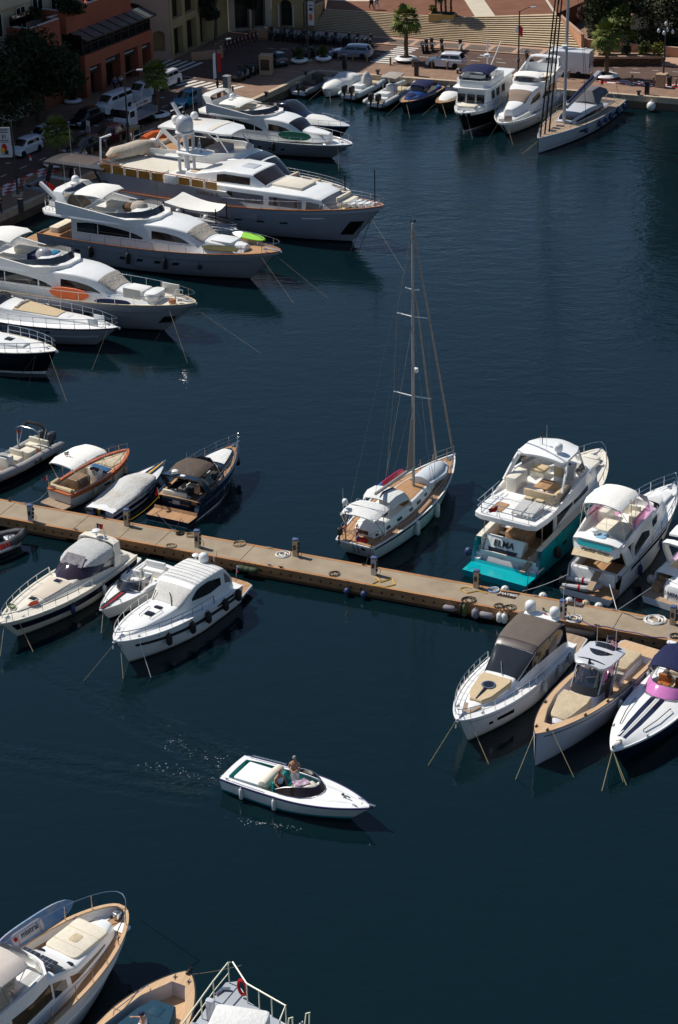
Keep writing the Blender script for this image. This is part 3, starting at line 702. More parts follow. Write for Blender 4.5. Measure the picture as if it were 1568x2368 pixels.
def fender_mesh(L, r, mat, ball):
 k = (L, r, mat.name, ball)
 if k not in _fcache:
  b = MB()
  if ball: b.ell((0, 0, 0), (r, r, r * 1.1), 10, 7)
  else:
   h = L / 2
   b.lathe([(.02, -h), (r * .55, -h + r * .15), (r, -h + r * .7), (r, h - r * .7), (r * .55, h - r * .15), (.03, h), (.03, h + .06)], n=9)
  _fcache[k] = b.mesh('fender', [mat])
 return _fcache[k]
class Boat:
 def __init__(s, name, label, pos, head, L, B, cat='boat', group=None, ref='boat'):
  s.root = thing(name, label, cat, (pos[0], pos[1], 0), R(head), group)
  s.L, s.B, s.ref = L, B, ref
  s.M = Matrix.Translation((pos[0], pos[1], 0)) @ Matrix.Rotation(R(head), 4, 'Z')
  s.nf = {}; s.nl = 0; s.c = s.root
 def W(s, p): return s.M @ Vector(p)
 def part(s, name, mats, mb, parent=None, ang=38, label=None):
  o = mb.build(name, mats, parent or s.root, ang)
  if label: o['label'] = label
  return o
 def hull(s, zs, zb, top=WHITE, boot=NAVY, anti=ANTIF, sp=1.6, tw=.88, tm=.4, p=2.2, q=.85, bw=.02, rake=.10, xs0=0.0, fw=.90, p2=1.7, q2=1.0, fl=.75, bh=.10, nm='hull', sheer=None):
  s.__dict__.update(sheer=sheer, zs=zs, zb=zb, sp=sp, tw=tw, tm=tm, p=p, q=q, bw=bw, rake=rake * s.L, xs0=xs0, fw=fw, p2=p2, q2=q2, fl=fl, hullmat=top)
  ts = sorted({1 - (1 - i / 30) ** 1.5 for i in range(31)} | ({t for t, _ in sheer} if sheer else set())); n = len(ts) - 1
  zz = (zs + zb) / 2
  ss = [-.25, 0.0, bh / zz, .22, .4, .55, .7, .85, 1.0]
  b = MB()
  rings = []
  for t in ts:
   L_ = [tuple(s.HS(t, q_, 1)) for q_ in ss]; R_ = [tuple(s.HS(t, q_, -1)) for q_ in ss]
   rings.append(L_[::-1] + R_)
  m = len(ss)
  for i in range(n):
   o = len(b.v)
  nr = 2 * m
  vs = [p_ for r_ in rings for p_ in r_]; fs = []; mi = []
  def mat(j):
   k = m - 2 - j if j < m - 1 else (j - m if j >= m else -1)
   return 2 if k <= 0 else (1 if k == 1 else 0)
  for i in range(n):
   for j in range(nr - 1):
    fs.append([i * nr + j, i * nr + j + 1, (i + 1) * nr + j + 1, (i + 1) * nr + j]); mi.append(mat(j))
  for j in range(m - 1):
   fs.append([j, j + 1, nr - 2 - j, nr - 1 - j]); mi.append(mat(j))
  b.add(vs, fs, mi)
  return s.part(nm, [top, boot, anti], b, ang=30)
 def zd(s, t):
  if s.sheer: return pw(s.sheer, t)
  return s.zs + (s.zb - s.zs) * max(0, t) ** s.sp
 def hb(s, t):
  t = max(0.0, min(1.0, t))
  if t <= s.tm: f = 1 - (1 - s.tw) * ((s.tm - t) / s.tm) ** 2
  else: f = s.bw + (1 - s.bw) * max(0, 1 - ((t - s.tm) / (1 - s.tm)) ** s.p) ** s.q
  return s.B / 2 * f
 def hw(s, t):
  t = max(0.0, min(1.0, t))
  if t <= s.tm: f = 1 - (1 - s.tw) * ((s.tm - t) / s.tm) ** 2
  else: f = .004 + max(0, 1 - ((t - s.tm) / (1 - s.tm)) ** s.p2) ** s.q2
  return s.B / 2 * f * s.fw
 def HS(s, t, q, side=1):
  xw = s.xs0 + t * (s.L - s.rake - s.xs0); xd = t * s.L
  if q >= 0:
   e = q ** s.fl
   return Vector((lerp(xw, xd, q), side * lerp(s.hw(t), s.hb(t), e), q * s.zd(t)))
  return Vector((xw, side * s.hw(t) * (1 + 1.2 * q), q * 1.6))
 def side(s, t0, t1, s0, s1, mat, name='hull_stripe', sides=(1, -1), off=.012, na=22, label=None):
  f = lambda q, t: q if not isinstance(q, (list, tuple)) else pw([(i / (len(q) - 1), z) for i, z in enumerate(q)], t)
  for sg in sides:
   b = MB()
   def fn(i, j, k=1):
    t = lerp(t0, t1, i); q = lerp(f(s0, i), f(s1, i), j)
    p = s.HS(t, q, sg); d = (s.HS(min(1, t + .01), q, sg) - s.HS(max(0, t - .01), q, sg)); n = Vector((-d.y, d.x, 0)).normalized() * sg
    return tuple(p + n * off * k)
   nb = 3
   b.grid(fn, na, nb)
   edge = [(i / na, 0) for i in range(na + 1)] + [(1, j / nb) for j in range(1, nb + 1)] + [(i / na, 1) for i in range(na - 1, -1, -1)] + [(0, j / nb) for j in range(nb - 1, 0, -1)]
   b.loft([[fn(i, j) for i, j in edge], [fn(i, j, -.5) for i, j in edge]], cap=False)
   s.part(name, mat, b, label=label)
 def port(s, ts, q, mat=DGLASS, w=.012, h=.07, sides=(1, -1), name='porthole'):
  for t in ts: s.side(t - w, t + w, q - h, q + h, mat, name, sides, off=.014, na=3)
 def deck(s, mat=WHITE, drop=0.0, inset=.05, cuts=(), cam=.05, t0=0.0, t1=1.0, name='deck', bmat=None, sidemat=None, zfix=None):
  L = s.L; xs = [L * lerp(t0, t1, 1 - (1 - i / 30) ** 1.4) for i in range(31)]
  for c in cuts: xs += [c[0], c[1]]
  if s.sheer: xs += [t * L for t, _ in s.sheer if t0 <= t <= t1]
  xs = sorted(set(round(x, 4) for x in xs))
  b = MB()
  def E(x):
   t = x / L; return max(.012, s.hb(t) - inset), (s.zd(t) if zfix is None else zfix) - drop
  def cw(c, x):
   w_ = pw(c[2], x) if isinstance(c[2], (list, tuple)) else c[2]
   return min(w_, E(x)[0] - .06)
  def Z(x, y):
   e, z = E(x); return z + cam * (1 - (y / max(e, .1)) ** 2)
  for xa, xb in zip(xs, xs[1:]):
   c = next((c for c in cuts if c[0] - 1e-3 <= xa and xb <= c[1] + 1e-3), None)
   if c is None:
    n = 6; b.add([(x, E(x)[0] * (1 - 2 * j / n), Z(x, E(x)[0] * (1 - 2 * j / n))) for x in (xa, xb) for j in range(n + 1)],
                             [[j, j + 1, n + 2 + j, n + 1 + j] for j in range(n)])
   else:
    for sg in (1, -1):
     b.add([(x, sg * y, Z(x, y)) for x in (xa, xb) for y in (E(x)[0], cw(c, x))], [[0, 1, 3, 2]])
  o = s.part(name, mat, b, ang=30)
  for c in cuts:
   xa, xb, w_, zf, fm, wm = c[:6]; q = MB()
   X = [x for x in xs if xa - 1e-3 <= x <= xb + 1e-3]
   for x0, x1 in zip(X, X[1:]):
    q.add([(x, y, zf) for x in (x0, x1) for y in (cw(c, x), -cw(c, x))], [[0, 1, 3, 2]], 0)
    for sg in (1, -1):
     q.add([(x, sg * cw(c, x), z) for x in (x0, x1) for z in (zf, Z(x, cw(c, x)))], [[0, 1, 3, 2]], 1)
   for x in ((X[0], X[-1]) if len(c) < 8 else (X[-1],)):
    q.add([(x, sg * cw(c, x), z) for sg in (1, -1) for z in (zf, Z(x, cw(c, x)))], [[0, 1, 3, 2]], 1)
   s.part(c[6] if len(c) > 6 else 'cockpit', [fm, wm], q, ang=30)
  if drop > .03:
   q = MB()
   for sg in (1, -1):
    q.loft([[(x, sg * E(x)[0], E(x)[1] - .02), (x, sg * E(x)[0], s.zd(x / L) + .004), (x, sg * (s.hb(x / L)), s.zd(x / L) + .004)] for x in xs], closed=False, cap=False)
   s.part('bulwark', bmat or s.hullmat, q, ang=30)
  return o
 def cap(s, mat, wd=.10, ht=.04, t0=0.0, t1=1.0, dz=.02, inset=None, name='gunwale', stern=False):
  ins = wd / 2 - .02 if inset is None else inset
  pt = lambda t, sg: (t * s.L, sg * max(.01, s.hb(t) - ins), s.zd(t) + dz)
  ts = [lerp(t0, t1, 1 - (1 - i / 30) ** 1.4) for i in range(31)]
  b = MB()
  P = [pt(t, 1) for t in ts]; Q = [pt(t, -1) for t in ts]
  if t1 >= .999: b.sweep(P + Q[::-1], wd, ht, closed=stern)
  else: b.sweep(P, wd, ht); b.sweep(Q, wd, ht)
  return s.part(name, mat, b)
 def rail(s, h=.6, t0=.45, t1=1.0, n=6, mids=(.5,), inset=.10, r=.02, mat=STEEL, sides=(1, -1), over=0.0, dz=0.0, name='guard_rail', open_end=False):
  pt = lambda t, sg, z: (t * s.L + over * max(0, (t - .7) / .3), sg * max(.02 + over * .3 * (t > .95), s.hb(t) - inset), s.zd(t) + z + dz)
  b = MB(); ts = [lerp(t0, t1, 1 - (1 - i / 16) ** 1.3) for i in range(17)]
  for fz in (1.0,) + tuple(mids):
   H = h * fz
   paths = {sg: [pt(t0 - .012, sg, 0)] + [pt(t, sg, H) for t in ts] if fz == 1 and not open_end else [pt(t, sg, H) for t in ts] for sg in sides}
   if t1 >= .999 and len(sides) == 2: b.tube(paths[1] + paths[-1][::-1], r if fz == 1 else r * .75, 5)
   else:
    for sg in sides: b.tube(paths[sg], r if fz == 1 else r * .75, 5)
  for sg in sides:
   for i in range(n):
    t = lerp(t0, t1, (i + .3) / n) if i else t0
    a = pt(t, sg, 0); c = pt(t, sg, h); b.tube([a, c], r * .9, 5)
  return s.part(name, mat, b)
 def house(s, st, mat=WHITE, name='cabin', cam=.06, smooth=True, sub=3):
  lf = Loft(st, cam, smooth); lf.o = s.part(name, mat, lf.mb(sub), ang=32); return lf
 def win(s, lf, a0, a1, u0, u1, mat=DGLASS, name='window', both=True, off=.015, **k):
  s.part(name, mat, lf.patch(a0, a1, u0, u1, off, **k))
  if both:
   f = lambda q: [1 - z for z in q] if isinstance(q, (list, tuple)) else 1 - q
   s.part(name, mat, lf.patch(a0, a1, f(u0), f(u1), off, **k))
 def plat(s, half, z0, z1, mat, name, bev=.03, top=None, ins=.08):
  b = MB().prism(sym(half), z0, z1, bev=bev); mats = [mat]
  if top:
   cx = sum(p[0] for p in half) / len(half)
   q = [(cx + (x - cx) * .94, y * .94) for x, y in half]
   b.prism(sym(q), z1 - .01, z1 + .012, 1); mats.append(top)
  return s.part(name, mats, b)
 def tub(s, half, z0, z1, mat, name='flybridge', th=.10, floor=None, fz=.02, closed=True):
  poly = sym(half)
  b = MB().wall(poly, z0, z1, th)
  b.prism(poly, z0 - .05, z0 + fz, 1)
  return s.part(name, [mat, floor or mat], b)
 def cush(s, x, y, z, lx, ly, h, mat=CUSH, name='cushion', rot=0, r=.1, e=.05):
  return s.part(name, mat, MB().rbox(x, y, z, lx, ly, h, r, e, rot=rot))
 def bimini(s, st, mat=BIMC, legs=(), th=.05, cam=.18, name='bimini', fr=STEEL, r=.018, skirt=.0):
  o = s.part(name, mat, MB().slab(st, th, cam, nb=10, skirt=skirt))
  if legs:
   b = MB()
   for pts in legs:
    for sg in (1, -1): b.tube([(x, y * sg, z) for x, y, z in pts], r, 5)
    x, y, z = pts[-1]; b.tube([(x, y, z), (x, -y, z)], r, 5)
   s.part('bimini_frame', fr, b)
  return o
 def dome(s, x, y, z, r, mat=WHITE, base=.12):
  b = MB().lathe([(r * .55, 0), (r * .6, base)], (x, y, z), 10)
  b.lathe([(r * .9, base), (r, base + r * .35), (r, base + r * .9), (r * .86, base + r * 1.4), (r * .5, base + r * 1.72), (.01, base + r * 1.82)], (x, y, z), 14)
  return s.part('satellite_dome', mat, b)
 def radar(s, x, y, z, l=1.1, rot=.5):
  b = MB().lathe([(.16, 0), (.16, .18), (.10, .24)], (x, y, z), 10)
  b.rbox(x, y, z + .25, l, .12, .12, .05, .03, rot=rot)
  return s.part('radar', WHITE, b)
 def disc(s, x, y, z, r=.24, h=.16, post=.25):
  b = MB().lathe([(.06, 0), (.05, post), (r, post + .03), (r, post + h), (r * .6, post + h + .05), (.01, post + h + .06)], (x, y, z), 12)
  return s.part('radar', WHITE, b)
 def ant(s, x, y, z, h=2.0, lean=0.0, r=.014, mat=WHITE):
  return s.part('antenna', mat, MB().tube([(x, y, z), (x - lean, y, z + h)], [r, r * .6], 5))
 def flag(s, x, y, z, cols=(RED,), h=1.1, wd=.7, ht=.42, rot=2.6, lean=.25, dirn='h', name='ensign'):
  p = MB().tube([(x, y, z), (x - lean, y, z + h)], .018, 5)
  st_ = s.part('flagstaff', STEEL, p)
  b = MB(); n = len(cols)
  for i in range(n):
   def fn(a, c, k=0.0):
    g = lerp(i / n, (i + 1) / n, c)
    A, G = (a, g) if dirn == 'h' else (g, a)
    d = A * wd * .8; dr = -A * .32 * wd
    return (x - lean * (1 - G * .35) + cos(rot) * d - .03 * sin(A * 7) + k, y + sin(rot) * d + .07 * sin(A * 8 + G), z + h - .03 - G * ht + dr + k)
   b.grid(fn, 8, 2, i); b.grid(lambda a, c: fn(a, c, .012), 8, 2, i)
  o = b.build(name, list(cols), st_); return o
 def seatbox(s, x, y, z, lx, ly, h=.42, mat=CUSH, base=WHITE, back=None, bh=.4, rot=0, name='seat'):
  o = s.part(name, [base, mat], MB().rbox(x, y, z, lx, ly, h * .7, .06, .02, rot=rot).rbox(x, y, z + h * .7, lx, ly, h * .3, .08, .05, 1, rot=rot))
  if back:
   a = R(back); dx, dy = cos(a), sin(a)
   w_ = ly if abs(dx) > .5 else lx
   d = (lx if abs(dx) > .5 else ly) / 2 - .07
   b = MB().rbox(x + dx * d, y + dy * d, z + h, .16, w_, bh, .07, .05, rot=a)
   b.build('backrest', mat, o)
  return o
 def arch(s, x, w, z0, z1, rake=.8, wd=.5, th=.10, mat=WHITE, name='radar_arch', top=None):
  P = [(x, w, z0), (x - rake * .55, w * .98, lerp(z0, z1, .6)), (x - rake * .9, w * .88, lerp(z0, z1, .95)), (x - rake, w * .6, z1 + .03)]
  P = P + [(a, -b_, c) for a, b_, c in P[::-1]]
  b = MB(); rings = []
  n = len(P)
  for i, p in enumerate(P):
   a_ = Vector(P[max(0, i - 1)]); c_ = Vector(P[min(n - 1, i + 1)])
   d = (c_ - a_); d.x = 0; d.normalize(); nrm = Vector((0, -d.z, d.y))
   rings.append([(p[0] + sx * wd / 2, p[1] + nrm.y * th / 2 * sy, p[2] + nrm.z * th / 2 * sy) for sx, sy in ((-1, -1), (-.8, 1), (.8, 1), (1, -1))])
  b.loft(rings); return s.part(name, mat, b)
 def fender(s, t, side=-1, z=.45, L=.7, r=.13, mat=FENDW, ball=False, col='white', rope=ROPED, desc=None, out=0.0):
  q = min(1, max(.05, z / s.zd(t)))
  p = s.HS(t, q, side); p.y = side * (max(abs(p.y), s.HS(t, 1, side).y * side if q > .9 else 0) + r + .02 + out)
  wp = s.W(p)
  k = s.nf.get(side, 0); s.nf[side] = k + 1
  lab = desc or f"{col} {'ball ' if ball else ''}fender {ORD[k]} from stern, {'starboard' if side < 0 else 'port'} side of {s.ref}"
  o = bpy.data.objects.new('boat_fender', fender_mesh(L, r, mat, ball)); COL.objects.link(o); o.location = wp
  tag(o, lab, 'fender', 'fenders hung along the boats')
  top = s.W((p.x, side * (s.hb(t) - .02), s.zd(t) + .04))
  b = MB().tube([(0, 0, (L / 2 + .04) if not ball else r * 1.05), tuple(top - wp)], .016, 4)
  b.build('fender_rope', rope, o)
  return o
 def line(s, a, b_, mat=ROPE, r=.022, sag=.0, label=None, world=False, name='mooring_line', cat='rope'):
  A = s.W(a); B_ = Vector(b_) if world else s.W(b_)
  n = 8; pts = []
  for i in range(n + 1):
   t = i / n; p = A.lerp(B_, t); p.z -= sag * 4 * t * (1 - t); pts.append(tuple(p - A))
  s.nl += 1
  o = MB().tube(pts, r, 4).build(name, mat); o.location = A
  tag(o, label or f"{'dark' if mat is ROPED else 'pale'} mooring line of {s.ref}, {ORD[s.nl - 1]} of its lines from the left", cat, 'mooring lines of the boats')
  return o
def mk(name, label, stern, bow, B, ref, cat='boat', dy=0.0, dx=0.0, group=None, L=None, ys=0.0):
 a, c = G(*stern), G(*bow); a.z = c.z = 0; d = (c - a).normalized(); a = a + Vector((-d.y, d.x, 0)) * ys; d = (c - a); d.z = 0; ln = d.length; d.normalize(); n = Vector((-d.y, d.x, 0))
 a = a + n * dy + d * dx
 return Boat(name, label, xy(a), math.degrees(math.atan2(d.y, d.x)), L or ln - dx, B, cat, group, ref)
CONC = M('pier_concrete', (.34, .275, .195), .9, .16, .7, bump=.25, bs=40, c2=(.235, .185, .13), sh=.42)
TIMB = M('orange_timber', (.46, .245, .11), .75, .3, 1.2, stretch=(.6, 3, 3), c2=(.28, .13, .06))
TIMBD = M('dark_timber', (.16, .09, .05), .85, .4, 1.5, c2=(.07, .045, .03))
ZP = .80
pU0, pU1, pD0, pD1 = at(0, 1154, ZP), at(1568, 1435, ZP), at(0, 1194.5, ZP), at(1568, 1486, ZP)
dP = ((pU1 - pU0) + (pD1 - pD0)).normalized(); nP = Vector((-dP.y, dP.x, 0))
cP = (pU0 + pD0) / 2; wP = ((pU0 - pD0).dot(nP) + (pU1 - pD1).dot(nP)) / 2
AP = math.atan2(dP.y, dP.x); LP = (pU1 - pU0).dot(dP)
PP = lambda a, b, z=ZP: Vector((*(cP + dP * a + nP * b).xy, z))
pier = thing('floating_pier', 'long concrete pier edged with orange timber, crossing the harbour', 'pier')
pier.location = (cP.x, cP.y, 0); pier.rotation_euler = (0, 0, AP)
joints = sorted([((G(*q, ZP) - cP).dot(dP)) for q in (('e', 388, 135), ('e', 600, 185), ('e', 790, 205), ('e', 1187, 285), ('d', 832, 397))])
joints = [joints[0] - 5.1] + joints;
extra = [joints[-1] - (joints[-1] - joints[-2]) / 2]
js = [-14, -9.5, -4.8] + [j for j in joints if j > -4] + [17.5] ; js = sorted(set(round(j, 2) for j in js)); js = [j for i, j in enumerate(js) if i == 0 or j - js[i - 1] > 1.2] + [LP + 4, LP + 9, LP + 15]
h = wP / 2
for a, b_ in zip(js, js[1:]):
 MB().box(a + .02, b_ - .02, -h + .17, h - .17, .25, ZP).build('concrete_slab', CONC, pier)
 for s_ in (1, -1):
  e = MB().box(a + .01, b_ - .01, s_ * h - .18 * (s_ > 0), s_ * h + .18 * (s_ < 0), .22, ZP + .012)
  e.build('timber_edge', TIMB, pier)
bo = MB(); a = js[0] + .3
while a < js[-1]:
 for s_ in (1, -1): bo.box(a, a + .12, s_ * (h + .004) - .01, s_ * (h + .004) + .01, .42, .54)
 a += .62
bo.build('bolt', BLACK, pier)
fl_ = MB()
for a, b_ in zip(js, js[1:]): fl_.box(a + .5, b_ - .5, -h + .1, h - .1, -.5, .24)
fl_.build('float', TIMBD, pier)
PEDG = M('beige_pedestal_paint', (.46, .37, .25), .6, .12, 3)
PEDB = M('blue_cap', (.06, .09, .2), .5, .1, 3)
def pedestal(pt, label, rot=0.0, dark=False):
 t = thing('service_pedestal', label, 'power pedestal', pt, AP + rot, 'service pedestals on the pier')
 MB().box(-.15, .15, -.12, .12, 0, 1.02).build('body', ALU if dark else PEDG, t)
 MB().rbox(0, 0, 1.02, .34, .28, .10, .05, .03).build('cap', PEDB, t)
 b = MB()
 for k in range(3): b.rbox(.19, -.05 + .04 * k, .25 + .24 * k, .09, .14, .16, .03, .02)
 b.rbox(-.02, -.14, .45, .16, .05, .3, .02, .02); b.build('socket', BLACK, t)
 MB().tube([(.22, 0, .5), (.42, -.06, .42), (.38, -.1, .1), (.22, -.18, .03), (.5, -.3, .03)], .02, 4).build('hose', BLACK, t)
 return t
for q, lab, dk in ((('e', 152, 125), 'service pedestal farthest left on the pier, with a blue hose at its foot', 1), (('e', 615, 147), 'beige service pedestal behind the stern of the dark blue sport boat', 0),
                   (('e', 955, 250), 'service pedestal standing just behind the white radome of the hardtop cruiser', 0), (('e', 1428, 293), 'service pedestal beside the white hose coil near the sailing yacht', 0),
                   (('C', 515, 1560), 'dark service pedestal beside yellow cables, nearest the ketch stern', 1), (('D', 182, 1115), 'beige service pedestal in front of the turquoise swim platform', 0),
                   (('d', 152, 372), 'service pedestal beside the small white hose coil and brown mat', 1), (('d', 1500, 445), 'beige service pedestal at the right edge of the photo, by the large hose coil', 0)):
 p = G(*q, ZP)
 pedestal(p, lab, rnd.uniform(-.1, .1), dk)
def coil(name, q, r, mat, label, n=5, cat='hose', tr=.03):
 p = q if isinstance(q, Vector) else G(*q, ZP); b = MB(); pts = []
 for i in range(n * 12):
  a = i / 12 * 2 * pi; rr = r * (.8 + .26 * sin(a * .37 + 1) + .12 * sin(a * 1.7)); pts.append((rr * cos(a) + .05 * sin(a * .21), rr * sin(a), .02 + .06 * (i / (n * 12)) + .015 * sin(a * 3.3)))
 b.tube(pts, tr, 4); o = b.build(name, mat); o.location = p; return tag(o, label, cat, 'coils lying on the pier')
coil('hose_coil', ('e', 1365, 289), .40, ROPEW, 'white hose coil beside the pedestal near the sailing yacht')
coil('hose_coil', ('d', 292, 388), .42, ROPEW, 'small white hose coil right of the brown mat on the pier')
coil('hose_coil', ('d', 1280, 402), .54, ROPEW, 'large white hose coil at the right end of the pier', 8)
coil('hose_coil', ('D', 300, 1137), .30, M('pale_blue_hose', (.4, .5, .62), .7, .1, 5), 'pale blue hose coil left of the lettered black mat', 4)
coil('rope_coil', ('A', 1200, 850), .30, ROPE, 'pale rope heap on the pier behind the dark blue sport boat', 4, 'rope', .022)
coil('rope_coil', ('A', 1130, 840), .22, ROPED, 'dark rope ring on the pier behind the dark blue sport boat', 4, 'rope')
coil('rope_coil', ('A', 1500, 905), .36, ROPE, 'loose pale rope rings on the far edge of the pier near the open water', 4, 'rope', .022)
coil('rope_coil', ('e', 825, 248), .30, ROPE, 'pale rope heap on the near edge of the pier left of the hardtop cruiser radome', 4, 'rope', .022)
coil('rope_coil', ('E', 205, 168), .40, ROPED, 'wide heap of dark rope on the pier above the row of grey fenders', 6, 'rope', .018)
coil('rope_coil', ('E', 400, 205), .26, ROPED, 'dark rope rings on the pier left of the brown roofed cruiser domes', 4, 'rope', .017)
coil('rope_coil', ('E', 470, 218), .36, ROPED, 'dark rope heap on the pier just behind the brown roofed cruiser', 5, 'rope', .017)
coil('rope_coil', ('C', 100, 1562), .30, ROPED, 'dark rope heap on the pier left of the dark pedestal', 4, 'rope', .017)
coil('rope_coil', ('d', 1530, 600), .28, BLACK, 'black hose heap at the right edge of the pier', 4, 'rope', .02)
def snake(name, pts, mat, label, r=.028, cat='hose'):
 P_ = [G(*q, ZP + .03) for q in pts]; o_ = P_[0]
 fine = []
 for p, q in zip(P_, P_[1:]):
  for k in range(4): fine.append(p.lerp(q, k / 4) - o_)
 fine.append(P_[-1] - o_)
 for i, v_ in enumerate(fine): fine[i] = v_ + nP * .06 * sin(i * .9)
 o = MB().tube(fine, r, 4).build(name, mat); o.location = o_; return tag(o, label, cat)
snake('hose', [('D', 150, 1120), ('D', 90, 1115), ('D', 60, 1130), ('D', 120, 1150), ('D', 200, 1140), ('D', 260, 1150)], YELLOW, 'yellow hose winding round the pedestal by the turquoise platform')
snake('hose', [('u', 868, 1335), ('u', 880, 1345), ('u', 905, 1338), ('u', 915, 1350), ('u', 890, 1358), ('u', 860, 1350), ('u', 880, 1342)], YELLOW, 'yellow hose heap near the dark pedestal in the middle of the pier', .035)
snake('hose', [('d', 360, 395), ('d', 480, 455), ('d', 660, 480), ('d', 860, 515), ('d', 1080, 568), ('d', 1300, 605), ('d', 1430, 620)], M('blue_hose', (.05, .07, .22), .7, .1, 5), 'dark blue hose running along the near edge of the pier')
snake('hose', [('d', 900, 310), ('d', 1060, 375), ('d', 1180, 385)], M('grey_hose', (.12, .11, .11), .7, .1, 5), 'dark hose leading to the large white coil')
def mat_on_pier(q4, label, txt=None):
 P_ = [G(*q, ZP) for q in q4]; c = sum(P_, Vector()) / 4
 t = tag(MB().prism([xy(p - c) for p in P_], .001, .02).build('door_mat', [M('dark_brown_mat', (.035, .022, .02), .95, .3, 8)]), label, 'mat'); t.location = c
 if txt:
  T = Matrix.Translation((0, 0, .024)) @ Matrix.Rotation(AP, 4, 'Z')
  MB().text(txt, T, .30, 0, .003, .008).build('lettering', LETTER, t)
mat_on_pier((('D', 318, 1170), ('D', 360, 1140), ('D', 485, 1158), ('D', 445, 1197)), 'black mat lettered MAYBES on the pier beside the turquoise yacht', 'MAYBES')
mat_on_pier((('d', 203, 215), ('d', 225, 168), ('d', 430, 212), ('d', 395, 250)), 'plain brown mat on the far edge of the pier behind the white flybridge boat')
def pier_fender(a, b_, mat, L, r, label, ball=False, hor=False, z=.38):
 p = PP(a, b_, z); o = bpy.data.objects.new('pier_fender', fender_mesh(L, r, mat, ball)); COL.objects.link(o); o.location = p
 if hor: o.rotation_euler = (pi / 2, 0, AP + pi / 2)
 tag(o, label, 'fender', 'fenders tied to the pier')
 if not hor:
  tp_ = PP(a, (h if b_ > 0 else -h) * .99, ZP + .03) - p; MB().tube([(0, 0, r * 1.02 if ball else L / 2), tuple(tp_)], .015, 4).build('fender_rope', ROPED, o)
 else:
  tp_ = o.rotation_euler.to_matrix().inverted() @ (PP(a, (h if b_ > 0 else -h) * .99, ZP + .03) - p); MB().tube([(0, 0, L / 2), tuple(tp_)], .015, 4).build('fender_rope', ROPED, o)
af_ = lambda u, v: (at(u, v, .4) - cP).dot(dP)
for k, (u, v, m_, hor, L_, r_, lab) in enumerate(((1038, 1408, FENDG, 1, .75, .17, 'grey fender, leftmost of the row under the near pier edge'), (1065, 1412, FENDB, 0, .75, .12, 'slim black fender, second of the row under the near pier edge'),
  (1074, 1412, M('green_fender', (.10, .12, .05), .6, .2, 4), 0, .75, .13, 'olive green fender in the row under the near pier edge'), (1100, 1418, FENDG, 0, .62, .22, 'fat grey fender right of the olive green one'),
  (1127, 1419, FENDG, 1, .85, .19, 'long grey fender lying along the near pier edge'), (1154, 1430, FENDW, 0, .62, .18, 'pale fender, left of the pair beside the brown roofed cruiser'), (1168, 1428, FENDW, 0, .62, .18, 'pale fender, right of the pair beside the brown roofed cruiser'))):
 pier_fender(af_(u, v), -h - r_ - .03, m_, L_, r_, lab, False, hor, .42)
for u, v, lab in ((804, 1361, 'blue ball fender under the near pier edge, left of two'), (842, 1369, 'blue ball fender under the near pier edge, right of two')): pier_fender(af_(u, v), -h - .22, FENDN, .4, .19, lab, True, False, .3)
for u, v, lab, m_ in ((1182, 1352, 'small white ball fender below the turquoise platform', FENDW), (1263, 1376, 'white ball fender on the far pier edge left of the brown mat', FENDW), (1323, 1388, 'white ball fender on the far pier edge above the brown mat', FENDW), (1360, 1395, 'sand yellow ball fender on the far pier edge', SAND), (1391, 1400, 'white ball fender below the white flybridge stern, farthest right', FENDW)):
 pier_fender(af_(u, v), h + .28, m_, .5, .26, lab, True, False, .62)
for k, (u, v) in enumerate(((565, 1312), (578, 1314), (592, 1315))): pier_fender(af_(u, v), -h - .2, M('dark_green_fender', (.05, .07, .04), .7, .2, 4), .62, .18, f'dark green fender behind the hardtop cruiser stern, {ORD[k]} from left', False, True, .5)
pier_fender(af_(1325, 1462), -h - .3, FENDB, 2.6, .26, 'long black cylinder fender under the near pier edge behind the grey open cruiser', False, True, .38)
for k, (u, v, side) in enumerate(((22, 1160, 1), (60, 1163, 1), (245, 1196, 1), (180, 1222, -1), (215, 1226, -1), (645, 1286, -1), (672, 1290, -1), (405, 1225, 1), (428, 1228, 1), (630, 1262, 1), (845, 1302, 1), (1420, 1408, 1), (1380, 1448, -1), (1245, 1370, 1))):
 p = PP((at(u, v, ZP) - cP).dot(dP), side * (h - .10)); o = MB().tube([(-.16, 0, .09), (.16, 0, .09)], .028, 5).box(-.07, .07, -.03, .03, -.0, .09).build('mooring_cleat', STEEL if k % 2 else BLACK)
 o.location = p + Vector((0, 0, .012)); o.rotation_euler = (0, 0, AP); tag(o, f"mooring cleat on the {'far' if side > 0 else 'near'} edge of the pier", 'cleat', f"cleats on the {'far' if side > 0 else 'near'} pier edge")
GL_PINK = tinted('pink_tinted_screen', (.80, .38, .70), .2)
GL_DK = tinted('smoked_screen', (.16, .15, .16), .4)
GL_CL = tinted('clear_screen', (.62, .64, .66), .4)
TEALL = M('teal_upholstery', (.005, .22, .22), .6, .15, 4)
PURP = M('dark_purple_rubrail', (.03, .025, .10), .4, .1, 3)
def deckfit(s, cleats=((.88, .75),), windlass=True):
 b = MB(); n = 0
 for t, f in cleats:
  for sg in (1, -1):
   b = MB(); y = s.hb(t) * f * sg; x = t * s.L; z = s.zd(t); b.tube([(x - .12, y, z + .09), (x + .12, y, z + .09)], .025, 4).box(x - .05, x + .05, y - .025, y + .025, z - .02, z + .09); o = s.part('cleat', STEEL, b)
 if windlass:
  x = s.L * .94; z = s.zd(.94); o = s.part('windlass', STEEL, MB().rbox(x, 0, z, .3, .2, .16, .06, .04).tube([(x, 0, z + .08), (s.L + .12, 0, s.zd(1) + .04)], .04, 5).rbox(s.L + .08, 0, s.zd(1) - .14, .28, .16, .2, .05, .03))
 return o
